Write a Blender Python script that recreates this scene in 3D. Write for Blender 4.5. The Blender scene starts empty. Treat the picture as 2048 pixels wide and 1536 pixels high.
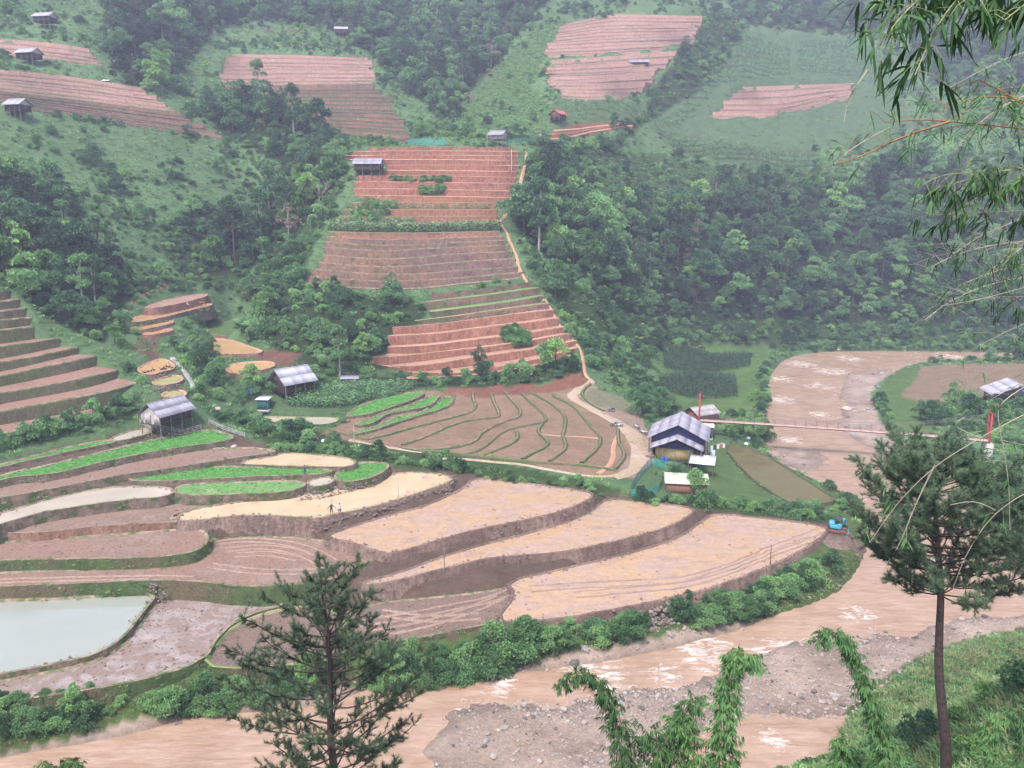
import bpy, bmesh, math, random
import numpy as np
from mathutils import Vector, Matrix
from mathutils.geometry import delaunay_2d_cdt
R = math.radians
random.seed(7)
rng = np.random.default_rng(7)
SC = bpy.context.scene
COL = SC.collection

# ------------------------------------------------------------------ camera
CAMZ, PITCH, FPX = 52.0, R(12.0), 1639.0            # eye height above datum, downward tilt, focal length for 2048 px
cam_d = bpy.data.cameras.new('camera'); cam = bpy.data.objects.new('camera', cam_d); COL.objects.link(cam)
cam.location = (0, 0, CAMZ); cam.rotation_euler = (R(90) - PITCH, 0, 0)
cam_d.sensor_width = 36.0; cam_d.lens = 36.0 * FPX / 2048.0
cam_d.clip_start = 0.1; cam_d.clip_end = 5000
SC.camera = cam
HAZE = 0.00042
# ------------------------------------------------------------------ sky, sun, exposure
SUN_EL, SUN_AZ = R(58), R(205)                       # high behind thin cloud, behind and left of the camera
w = bpy.data.worlds.new('World'); SC.world = w; w.use_nodes = True
nt = w.node_tree; nt.nodes.clear()
sky = nt.nodes.new('ShaderNodeTexSky'); sky.sky_type = 'NISHITA'; sky.sun_disc = False
sky.sun_elevation = SUN_EL; sky.sun_rotation = SUN_AZ; sky.dust_density = 1.5; sky.air_density = 1.0; sky.ozone_density = 1.0
hs = nt.nodes.new('ShaderNodeHueSaturation'); hs.inputs['Saturation'].default_value = 0.8   # rain cloud greys the sky
bg = nt.nodes.new('ShaderNodeBackground'); bg.inputs['Strength'].default_value = 0.12
out = nt.nodes.new('ShaderNodeOutputWorld')
nt.links.new(sky.outputs[0], hs.inputs['Color']); nt.links.new(hs.outputs[0], bg.inputs['Color']); nt.links.new(bg.outputs[0], out.inputs['Surface'])
sun_d = bpy.data.lights.new('sun', 'SUN'); sun_d.energy = 1.5; sun_d.angle = R(11); sun_d.color = (1.0, 0.97, 0.93)
sun = bpy.data.objects.new('sun', sun_d); COL.objects.link(sun)
sd = Vector((math.sin(SUN_AZ) * math.cos(SUN_EL), math.cos(SUN_AZ) * math.cos(SUN_EL), math.sin(SUN_EL)))
sun.rotation_euler = (-sd).to_track_quat('-Z', 'Y').to_euler(); sun.location = (0, -50, 300)
SC.view_settings.view_transform = 'Standard'; SC.view_settings.look = 'None'
SC.view_settings.gamma = 1.0; SC.view_settings.use_curve_mapping = False
SC.view_settings.exposure = 1.84
SC.render.engine = 'CYCLES'
SC.cycles.use_denoising = True
SC.cycles.max_bounces = 4; SC.cycles.diffuse_bounces = 2; SC.cycles.glossy_bounces = 1
SC.cycles.transparent_max_bounces = 8; SC.cycles.volume_bounces = 0
SC.cycles.use_adaptive_sampling = True; SC.cycles.adaptive_threshold = 0.02

# ------------------------------------------------------------------ small helpers
CP_, SP_ = math.cos(PITCH), math.sin(PITCH)
def ray(u, v):
    a = (np.asarray(u, float) - 1024) / FPX; b = (768 - np.asarray(v, float)) / FPX
    return a, CP_ + b * SP_, b * CP_ - SP_           # world direction x, y, z
def atY(u, v, Y):
    dx, dy, dz = ray(u, v); s = np.asarray(Y, float) / dy
    return dx * s, np.asarray(Y, float) + 0 * s, CAMZ + dz * s
def atZ(u, v, Z):
    dx, dy, dz = ray(u, v); s = (Z - CAMZ) / dz
    return dx * s, dy * s, Z + 0 * s
def project(x, y, z):
    zc = z - CAMZ
    f = y * CP_ - zc * SP_; up = y * SP_ + zc * CP_
    f = np.where(f < 0.5, 0.5, f)
    return 1024 + FPX * x / f, 768 - FPX * up / f, f
def smooth(e0, e1, x):
    t = np.clip((x - e0) / (e1 - e0), 0, 1); return t * t * (3 - 2 * t)
def _hash(ix, iy, seed):
    h = (ix.astype(np.int64) * 374761393 + iy.astype(np.int64) * 668265263 + seed * 1442695041) & 0xFFFFFFFF
    h = ((h ^ (h >> 13)) * 1274126177) & 0xFFFFFFFF
    return ((h ^ (h >> 16)) & 0xFFFF) / 65535.0
def vnoise(x, y, scale, seed=0):
    x = np.asarray(x, float) / scale; y = np.asarray(y, float) / scale
    ix = np.floor(x); iy = np.floor(y); fx = x - ix; fy = y - iy
    fx = fx * fx * (3 - 2 * fx); fy = fy * fy * (3 - 2 * fy)
    a = _hash(ix, iy, seed); b = _hash(ix + 1, iy, seed); c = _hash(ix, iy + 1, seed); d = _hash(ix + 1, iy + 1, seed)
    return (a * (1 - fx) + b * fx) * (1 - fy) + (c * (1 - fx) + d * fx) * fy
def fbm(x, y, scale, seed=0, octv=4):
    s = 0; amp = 1; tot = 0
    for k in range(octv):
        s = s + amp * (vnoise(x, y, scale / 2 ** k, seed + k * 17) - .5); tot += amp; amp *= .5
    return s / tot * 2                                # about -1..1
def inpoly(px, py, poly):
    px = np.asarray(px, float); py = np.asarray(py, float); ins = np.zeros(px.shape, bool); n = len(poly)
    for i in range(n):
        x0, y0 = poly[i]; x1, y1 = poly[(i + 1) % n]
        if y0 == y1: continue
        c = ((y0 > py) != (y1 > py)) & (px < (x1 - x0) * (py - y0) / (y1 - y0) + x0)
        ins ^= c
    return ins
def polysd(px, py, poly):                            # signed distance, positive inside
    d = np.full(np.shape(px), 1e9); n = len(poly)
    for i in range(n):
        x0, y0 = poly[i]; x1, y1 = poly[(i + 1) % n]
        ex, ey = x1 - x0, y1 - y0; L = ex * ex + ey * ey + 1e-12
        t = np.clip(((px - x0) * ex + (py - y0) * ey) / L, 0, 1)
        d = np.minimum(d, (px - x0 - t * ex) ** 2 + (py - y0 - t * ey) ** 2)
    d = np.sqrt(d); return np.where(inpoly(px, py, poly), d, -d)
def chaikin(p, n=2, closed=True):
    p = np.asarray(p, float)
    for _ in range(n):
        if closed:
            q = np.roll(p, -1, 0)
            p = np.stack([.75 * p + .25 * q, .25 * p + .75 * q], 1).reshape(-1, p.shape[1])
        else:
            q = p[1:]; a = p[:-1]
            m = np.stack([.75 * a + .25 * q, .25 * a + .75 * q], 1).reshape(-1, p.shape[1])
            p = np.vstack([p[:1], m[1:-1], p[-1:]])
    return p
def resample(p, n=None, step=None, closed=False):
    p = np.asarray(p, float)
    if closed: p = np.vstack([p, p[:1]])
    d = np.r_[0, np.cumsum(np.linalg.norm(np.diff(p, axis=0), axis=1))]
    if n is None: n = max(3, int(round(d[-1] / step)) + 1)
    t = np.linspace(0, d[-1], n)
    q = np.stack([np.interp(t, d, p[:, k]) for k in range(p.shape[1])], 1)
    return q[:-1] if closed else q

# ------------------------------------------------------------------ object helpers
def mesh_np(name, V, F, mats=(), midx=None, smooth_=False):
    V = np.asarray(V, np.float32); me = bpy.data.meshes.new(name)
    if isinstance(F, np.ndarray):
        nf, k = F.shape; me.vertices.add(len(V)); me.vertices.foreach_set('co', V.ravel())
        me.loops.add(nf * k); me.loops.foreach_set('vertex_index', F.astype(np.int32).ravel())
        me.polygons.add(nf); me.polygons.foreach_set('loop_start', np.arange(0, nf * k, k, dtype=np.int32))
        me.update(calc_edges=True)
    else:
        me.from_pydata([tuple(map(float, v)) for v in V], [], [tuple(map(int, f)) for f in F]); me.update()
    for m in mats: me.materials.append(m)
    if midx is not None: me.polygons.foreach_set('material_index', np.asarray(midx, np.int32))
    if smooth_: me.polygons.foreach_set('use_smooth', np.ones(len(me.polygons), bool))
    return me
def tag(o, label=None, cat=None, group=None, kind=None):
    if label: o['label'] = label
    if cat: o['category'] = cat
    if group: o['group'] = group
    if kind: o['kind'] = kind
    return o
def link(name, me, parent=None, loc=None):
    o = bpy.data.objects.new(name, me); COL.objects.link(o)
    if parent is not None: o.parent = parent
    if loc is not None: o.location = loc
    return o
def empty(name, loc, rz=0.0, sc=1.0):
    o = bpy.data.objects.new(name, None); COL.objects.link(o); o.location = loc; o.rotation_euler = (0, 0, rz); o.empty_display_size = .3
    if sc != 1.0: o.scale = (sc,) * 3
    return o
def copy_tree(o, parent=None):
    c = o.copy(); COL.objects.link(c); c.parent = parent
    for ch in list(o.children): copy_tree(ch, c)
    return c

# ------------------------------------------------------------------ materials
MATS = {}
class NT:
    def __init__(s, name):
        s.m = bpy.data.materials.new(name); s.m.use_nodes = True; s.t = s.m.node_tree; s.t.nodes.clear(); MATS[name] = s.m
    def n(s, typ, **kw):
        nd = s.t.nodes.new(typ)
        for k, v in kw.items():
            if k in nd.inputs: nd.inputs[k].default_value = v
            else: setattr(nd, k, v)
        return nd
    def l(s, a, b): s.t.links.new(a, b)
    def noise(s, scale, detail=4, rough=.55, vec=None, dist=0.0):
        nd = s.n('ShaderNodeTexNoise'); nd.inputs['Scale'].default_value = scale; nd.inputs['Detail'].default_value = detail
        nd.inputs['Roughness'].default_value = rough; nd.inputs['Distortion'].default_value = dist
        if vec is not None: s.l(vec, nd.inputs['Vector'])
        return nd.outputs['Fac']
    def pos(s):
        return s.n('ShaderNodeNewGeometry').outputs['Position']
    def obj(s):
        return s.n('ShaderNodeTexCoord').outputs['Object']
    def scalev(s, vec, sc, rot=(0, 0, 0)):
        mp = s.n('ShaderNodeMapping'); mp.inputs['Scale'].default_value = sc; mp.inputs['Rotation'].default_value = rot; s.l(vec, mp.inputs['Vector']); return mp.outputs[0]
    def ramp(s, fac, stops):
        r = s.n('ShaderNodeValToRGB'); el = r.color_ramp.elements
        while len(el) < len(stops): el.new(.5)
        for e, (p, c) in zip(el, stops): e.position = p; e.color = (*c, 1) if len(c) == 3 else c
        s.l(fac, r.inputs[0]); return r.outputs[0]
    def mix(s, fac, a, b, mode='MIX'):
        m = s.n('ShaderNodeMix', data_type='RGBA', blend_type=mode)
        for sock, v in ((m.inputs[0], fac), (m.inputs[6], a), (m.inputs[7], b)):
            if hasattr(v, 'links') or hasattr(v, 'is_linked'): s.l(v, sock)
            elif isinstance(v, (int, float)): sock.default_value = v
            else: sock.default_value = (*v, 1) if len(v) == 3 else v
        return m.outputs[2]
    def bump(s, h, strength=.5, dist=.1):
        b = s.n('ShaderNodeBump'); b.inputs['Strength'].default_value = strength; b.inputs['Distance'].default_value = dist
        s.l(h, b.inputs['Height']); return b.outputs[0]
    def bsdf(s, col, rough=.9, normal=None, spec=.3, metallic=0.0, transl=None, emis=None):
        p = s.n('ShaderNodeBsdfPrincipled')
        if isinstance(col, tuple): p.inputs['Base Color'].default_value = (*col, 1)
        else: s.l(col, p.inputs['Base Color'])
        if isinstance(rough, (int, float)): p.inputs['Roughness'].default_value = rough
        else: s.l(rough, p.inputs['Roughness'])
        p.inputs['Specular IOR Level'].default_value = spec; p.inputs['Metallic'].default_value = metallic
        if normal is not None: s.l(normal, p.inputs['Normal'])
        o = s.n('ShaderNodeOutputMaterial')
        if transl is not None:
            tr = s.n('ShaderNodeBsdfTranslucent'); mx = s.n('ShaderNodeMixShader'); mx.inputs[0].default_value = transl
            if isinstance(col, tuple): tr.inputs[0].default_value = (*col, 1)
            else: s.l(col, tr.inputs[0])
            s.l(p.outputs[0], mx.inputs[1]); s.l(tr.outputs[0], mx.inputs[2]); s.l(mx.outputs[0], o.inputs[0])
        else: s.l(p.outputs[0], o.inputs[0])
        return s.m
def M(name): return MATS[name]
def mat_soil(name, c1, c2, c3=None, s=1.0, bump=.6, rough=.95, spec=.15, grass=None, gth=.55, streak=0.0, wet=None):
    n = NT(name); P = n.pos()
    a = n.noise(.35 * s, 7, .68, P); b = n.noise(2.6 * s, 6, .72, P); g = n.noise(.09 * s, 4, .55, P); sp = n.noise(7.5 * s, 3, .6, P)
    c = n.mix(n.ramp(a, [(.34, (0, 0, 0)), (.66, (1, 1, 1))]), c1, c2)
    if c3 is not None: c = n.mix(n.ramp(g, [(.42, (0, 0, 0)), (.6, (1, 1, 1))]), c, c3)
    c = n.mix(n.ramp(b, [(.32, (0, 0, 0)), (.62, (1, 1, 1))]), n.mix(.42, c, (0, 0, 0)), c)
    c = n.mix(n.ramp(sp, [(.64, (0, 0, 0)), (.7, (1, 1, 1))]), c, n.mix(.35, c, (1, .9, .8)))
    if streak:
        st = n.noise(1.0, 5, .7, n.scalev(P, (1.6, 1.6, .12))); c = n.mix(n.ramp(st, [(.36, (streak,) * 3), (.58, (0, 0, 0))]), c, n.mix(.62, c, (.01, .012, .008)))
    if grass is not None:
        gm = n.noise(.55 * s, 7, .75, P)
        c = n.mix(n.ramp(gm, [(gth - .05, (0, 0, 0)), (gth + .05, (1, 1, 1))]), c, n.mix(b, tuple(x * .45 for x in grass), grass))
    r = rough
    if wet is not None:
        wf = n.ramp(n.noise(.22 * s, 6, .7, P, .5), [(wet - .05, (0, 0, 0)), (wet + .04, (1, 1, 1))]); c = n.mix(wf, c, n.mix(.3, c, (.25, .17, .14))); r = n.ramp(wf, [(0, (rough,) * 3), (1, (.22,) * 3)])
    return n.bsdf(c, r, n.bump(b, bump, .25), spec)
def mat_plain(name, col, rough=.7, var=.25, s=4.0, spec=.3, metallic=0., bump=0.1):
    n = NT(name); P = n.obj(); a = n.noise(s, 5, .65, P)
    c = n.mix(n.ramp(a, [(.3, (0, 0, 0)), (.7, (1, 1, 1))]), tuple(x * (1 - var) for x in col), tuple(min(1, x * (1 + var * .6)) for x in col))
    return n.bsdf(c, rough, n.bump(a, bump, .03), spec, metallic)
def mat_leaf(name, c1, c2, c3=None, transl=.25, rough=.6, spec=.25):
    n = NT(name); oi = n.n('ShaderNodeObjectInfo'); P = n.pos()
    a = n.noise(.45, 3, .6, P)
    c = n.mix(n.ramp(a, [(.3, (0, 0, 0)), (.7, (1, 1, 1))]), c1, c2)
    if c3 is not None: c = n.mix(n.ramp(oi.outputs['Random'], [(.35, (0, 0, 0)), (1.0, (1, 1, 1))]), c, c3)
    k = n.n('ShaderNodeMapRange'); k.inputs['To Min'].default_value = .6; k.inputs['To Max'].default_value = 1.5
    n.l(oi.outputs['Random'], k.inputs[0])
    hsv = n.n('ShaderNodeHueSaturation'); n.l(c, hsv.inputs['Color']); n.l(k.outputs[0], hsv.inputs['Value'])
    return n.bsdf(hsv.outputs[0], rough, None, spec, transl=transl)
# ------------------------------------------------------------------ the materials of the place
GR = (.085, .15, .045)
mat_soil('soil_brown', (.21, .135, .1), (.31, .215, .165), (.27, .165, .12), wet=.68)
mat_soil('soil_plough', (.19, .13, .1), (.3, .215, .17), (.25, .165, .125), s=1.6, bump=1.0)
mat_soil('soil_red', (.25, .105, .068), (.38, .175, .115), (.32, .13, .085), s=.8, streak=.7, grass=(.09, .12, .05), gth=.66)
mat_soil('bench_red', (.36, .19, .13), (.47, .27, .19), (.4, .24, .16), s=.9, grass=(.13, .17, .06), gth=.62)
mat_soil('bench_brown', (.24, .135, .1), (.34, .2, .15), (.29, .16, .115), s=.9, grass=(.13, .15, .06), gth=.64)
mat_soil('clod', (.2, .125, .095), (.34, .225, .18), None, s=2.0)
mat_soil('soil_purple', (.16, .095, .075), (.24, .15, .12), (.27, .15, .1), s=.8, streak=.6, grass=(.075, .09, .045), gth=.6)
mat_soil('riser_pink', (.25, .15, .115), (.34, .215, .17), (.2, .16, .1), s=.9, grass=(.12, .14, .07), gth=.6)
mat_soil('soil_pink', (.35, .2, .155), (.47, .29, .235), (.41, .235, .18), s=.6, streak=.4, grass=(.15, .12, .07), gth=.68)
mat_soil('riser_dark', (.15, .085, .065), (.25, .15, .115), (.12, .11, .06), s=.9, streak=.5, grass=(.07, .09, .04), gth=.55)
mat_soil('rut_mud', (.33, .22, .17), (.44, .31, .25), (.38, .25, .19), s=1.4, bump=.8)
mat_soil('rut_dark', (.3, .2, .155), (.4, .28, .22), None, s=1.4, bump=.8)
mat_soil('soil_yellow', (.45, .25, .12), (.6, .38, .22), None)
mat_soil('path_soil', (.42, .22, .13), (.55, .34, .22), (.5, .27, .16), s=1.2, bump=.3, grass=(.2, .18, .08), gth=.68)
mat_soil('yard_soil', (.4, .27, .2), (.55, .4, .31), (.42, .31, .2), s=.9, bump=.3, grass=(.16, .19, .08), gth=.62)
mat_soil('bank_brown', (.13, .088, .066), (.23, .16, .125), None, grass=(.065, .1, .035), gth=.53, s=1.2, streak=.5)
mat_soil('bank_red', (.2, .1, .068), (.31, .17, .125), None, s=1.1, grass=(.08, .11, .04), gth=.62, streak=.6)
mat_soil('bank_green', (.055, .085, .03), (.1, .145, .05), (.14, .11, .065), s=1.4, bump=.9, streak=.4)
mat_soil('bank_pink', (.25, .16, .125), (.39, .265, .21), (.22, .145, .115), s=1.3, bump=1.0, streak=.7, grass=(.09, .1, .05), gth=.7)
mat_soil('lip_soil', (.25, .18, .125), (.42, .31, .23), None, s=1.5, bump=.5, grass=(.13, .17, .06), gth=.52)
mat_soil('bank_olive', (.085, .08, .045), (.15, .125, .08), (.1, .11, .045), s=1.3, bump=.9, streak=.5)
mat_soil('lip_red', (.42, .22, .14), (.56, .34, .22), None, s=1.5, bump=.3, grass=(.14, .17, .06), gth=.66)
mat_soil('lip_green', (.16, .22, .06), (.28, .33, .13), (.33, .28, .16), s=1.5, bump=.4)
mat_soil('rock', (.28, .25, .23), (.46, .42, .39), None, s=2.0, bump=.5)
mat_soil('rock_warm', (.32, .25, .215), (.5, .41, .36), None, s=2.0, bump=.5)
mat_soil('rock_wall', (.17, .13, .11), (.32, .26, .225), None, s=2.0, bump=.5, grass=(.07, .1, .04), gth=.6)
mat_soil('bund_olive', (.11, .14, .055), (.19, .22, .09), (.24, .19, .11), s=1.5, bump=.5)
mat_soil('rock_dark', (.1, .09, .085), (.2, .18, .17), None, s=2.0, bump=.5)
mat_soil('rock_pale', (.5, .38, .33), (.68, .55, .48), None, s=2.0, bump=.4)
def mat_rice(name, c1, c2, soil):
    n = NT(name); P = n.pos(); a = n.noise(.8, 5, .6, P); b = n.noise(5.0, 3, .7, P); s = n.noise(.25, 4, .6, P)
    c = n.mix(a, c1, c2); c = n.mix(b, n.mix(.4, c, (0, 0, 0)), c)
    c = n.mix(n.ramp(s, [(.62, (0, 0, 0)), (.78, (1, 1, 1))]), c, soil)
    return n.bsdf(c, .9, n.bump(b, 1.0, .25), .1)
mat_rice('rice', (.1, .27, .06), (.16, .35, .1), (.14, .28, .085))
mat_rice('rice_thin', (.17, .33, .1), (.25, .4, .15), (.5, .42, .28))
mat_rice('turf', (.085, .16, .045), (.14, .22, .075), (.26, .2, .11))
mat_rice('turf_dry', (.24, .24, .12), (.36, .32, .19), (.42, .3, .2))
def mat_mud(name):
    n = NT(name); P = n.pos(); a = n.noise(.22, 6, .65, P, .5); b = n.noise(1.3, 7, .75, P, .4); sp = n.noise(4.2, 5, .7, P); w2 = n.noise(.6, 6, .7, n.scalev(P, (.6, 1.4, 1), (0, 0, .4)), .8)
    c = n.mix(n.ramp(b, [(.35, (0, 0, 0)), (.65, (1, 1, 1))]), (.31, .2, .145), (.42, .29, .22)); wf = n.ramp(a, [(.44, (0, 0, 0)), (.54, (1, 1, 1))])
    c = n.mix(wf, c, n.mix(b, (.39, .235, .13), (.47, .305, .185)))
    c = n.mix(n.ramp(w2, [(.52, (0, 0, 0)), (.64, (.85,) * 3)]), c, (.29, .195, .155)); c = n.mix(n.ramp(sp, [(.62, (0, 0, 0)), (.7, (.8,) * 3)]), c, (.2, .125, .095))
    return n.bsdf(c, n.ramp(wf, [(0, (.6,) * 3), (1, (.14,) * 3)]), n.bump(b, .6, .15), .4)
def mat_water(name, c1, c2, rough=.12, s=.3, bump=.05, mud=None, mth=.6, foam=False):
    n = NT(name); P = n.pos(); a = n.noise(s, 5, .6, P, .4)
    c = n.mix(n.ramp(a, [(.3, (0, 0, 0)), (.7, (1, 1, 1))]), c1, c2); r = rough
    fine = n.noise(3.2, 5, .7, n.scalev(P, (1.0, 1.6, 1.0)))
    if foam:
        stv = n.scalev(P, (.35, 1.6, 1.0), (0, 0, -.33)); s1 = n.noise(.8, 6, .7, stv, .6); c = n.mix(n.ramp(s1, [(.35, (0, 0, 0)), (.7, (1, 1, 1))]), n.mix(.28, c, (.1, .06, .04)), n.mix(.14, c, (.8, .7, .65))); fine = n.noise(1.6, 6, .75, stv, .7)
    if mud is not None:
        f = n.ramp(n.noise(.42, 8, .72, P, .6), [(mth - .05, (0, 0, 0)), (mth + .05, (1, 1, 1))])
        c = n.mix(f, c, n.mix(fine, tuple(x * .7 for x in mud), mud)); r = n.ramp(f, [(0, (rough,) * 3), (1, (.75,) * 3)])
    if foam:
        at = n.n('ShaderNodeAttribute'); at.attribute_name = 'rapid'
        w1 = n.noise(.7, 7, .75, n.scalev(P, (.6, 1.3, 1.0), (0, 0, -.33)), 1.0); w2 = n.noise(2.4, 6, .8, P, .8)
        sm = n.n('ShaderNodeMath', operation='MULTIPLY_ADD'); n.l(at.outputs['Fac'], sm.inputs[0]); sm.inputs[1].default_value = .3; n.l(w1, sm.inputs[2])
        s2 = n.n('ShaderNodeMath', operation='MULTIPLY_ADD'); n.l(w2, s2.inputs[0]); s2.inputs[1].default_value = .25; n.l(sm.outputs[0], s2.inputs[2])
        f = n.ramp(s2.outputs[0], [(.9, (0, 0, 0)), (1.08, (1, 1, 1))])
        c = n.mix(f, c, (.6, .5, .45)); r = n.ramp(f, [(0, (rough,) * 3), (1, (.7,) * 3)])
    return n.bsdf(c, r, n.bump(fine, bump, .2), .5)
mat_water('river_water', (.335, .195, .115), (.45, .285, .185), .2, .16, .6, foam=True)
mat_mud('muddy_water')
mat_water('yellow_water', (.47, .335, .2), (.57, .42, .27), .08, .2, .03, mud=(.36, .25, .19), mth=.6)
mat_water('orange_water', (.52, .29, .13), (.6, .36, .18), .1, .2, .03)
mat_water('olive_water', (.36, .31, .13), (.46, .41, .18), .1, .2, .03)
mat_water('pond_water', (.12, .095, .045), (.165, .13, .065), .04, .12, .03)
mat_water('milky_water', (.25, .255, .205), (.29, .295, .245), .08, .05, .02)
mat_water('pale_water', (.38, .32, .25), (.48, .41, .33), .1, .1, .03)
mat_water('wet_plough', (.3, .24, .22), (.4, .33, .3), .2, .4, .8, mud=(.27, .19, .15), mth=.47)
# leaf greens
mat_leaf('leaf_forest', (.045, .12, .055), (.115, .235, .1), (.14, .25, .09))
mat_leaf('leaf_bright', (.09, .2, .055), (.17, .32, .09), (.2, .33, .1))
mat_leaf('leaf_bush', (.065, .16, .06), (.155, .29, .12), (.175, .29, .105))
mat_leaf('leaf_dark', (.03, .07, .035), (.065, .125, .055), (.07, .12, .05))
mat_leaf('leaf_brown', (.16, .1, .075), (.24, .16, .12), None)
mat_leaf('leaf_maize', (.11, .22, .1), (.2, .34, .16), (.16, .29, .12))
mat_leaf('leaf_maize_dark', (.03, .06, .035), (.055, .1, .05), None)
mat_leaf('leaf_grass', (.11, .225, .07), (.2, .35, .125), (.225, .34, .12))
mat_leaf('leaf_rice', (.11, .32, .06), (.19, .42, .11), None)
mat_leaf('leaf_dry', (.2, .19, .09), (.3, .27, .14), None)
mat_leaf('leaf_bamboo', (.06, .15, .05), (.12, .25, .085), (.1, .2, .06), transl=.3)
mat_leaf('leaf_bamboo_backlit', (.035, .085, .032), (.075, .15, .055), (.06, .12, .04), transl=.3)  # same bamboo leaf, backlit shade painted in as a darker green
mat_leaf('needle', (.07, .115, .065), (.13, .18, .1), None, transl=.25)
mat_leaf('banana', (.09, .2, .06), (.16, .3, .1), None)
mat_plain('bark', (.1, .075, .06), .95, .4, 3.0, .1, bump=.6)
mat_plain('bark_pine', (.085, .06, .055), .95, .5, 5.0, .1, bump=.9)
mat_plain('bark_pale', (.32, .28, .24), .9, .3, 3.0, .1)
mat_plain('culm', (.28, .28, .12), .5, .3, 3.0)
mat_plain('culm_dry', (.42, .36, .26), .6, .3, 3.0)
mat_plain('twig_red', (.3, .15, .07), .6, .3, 3.0)
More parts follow.
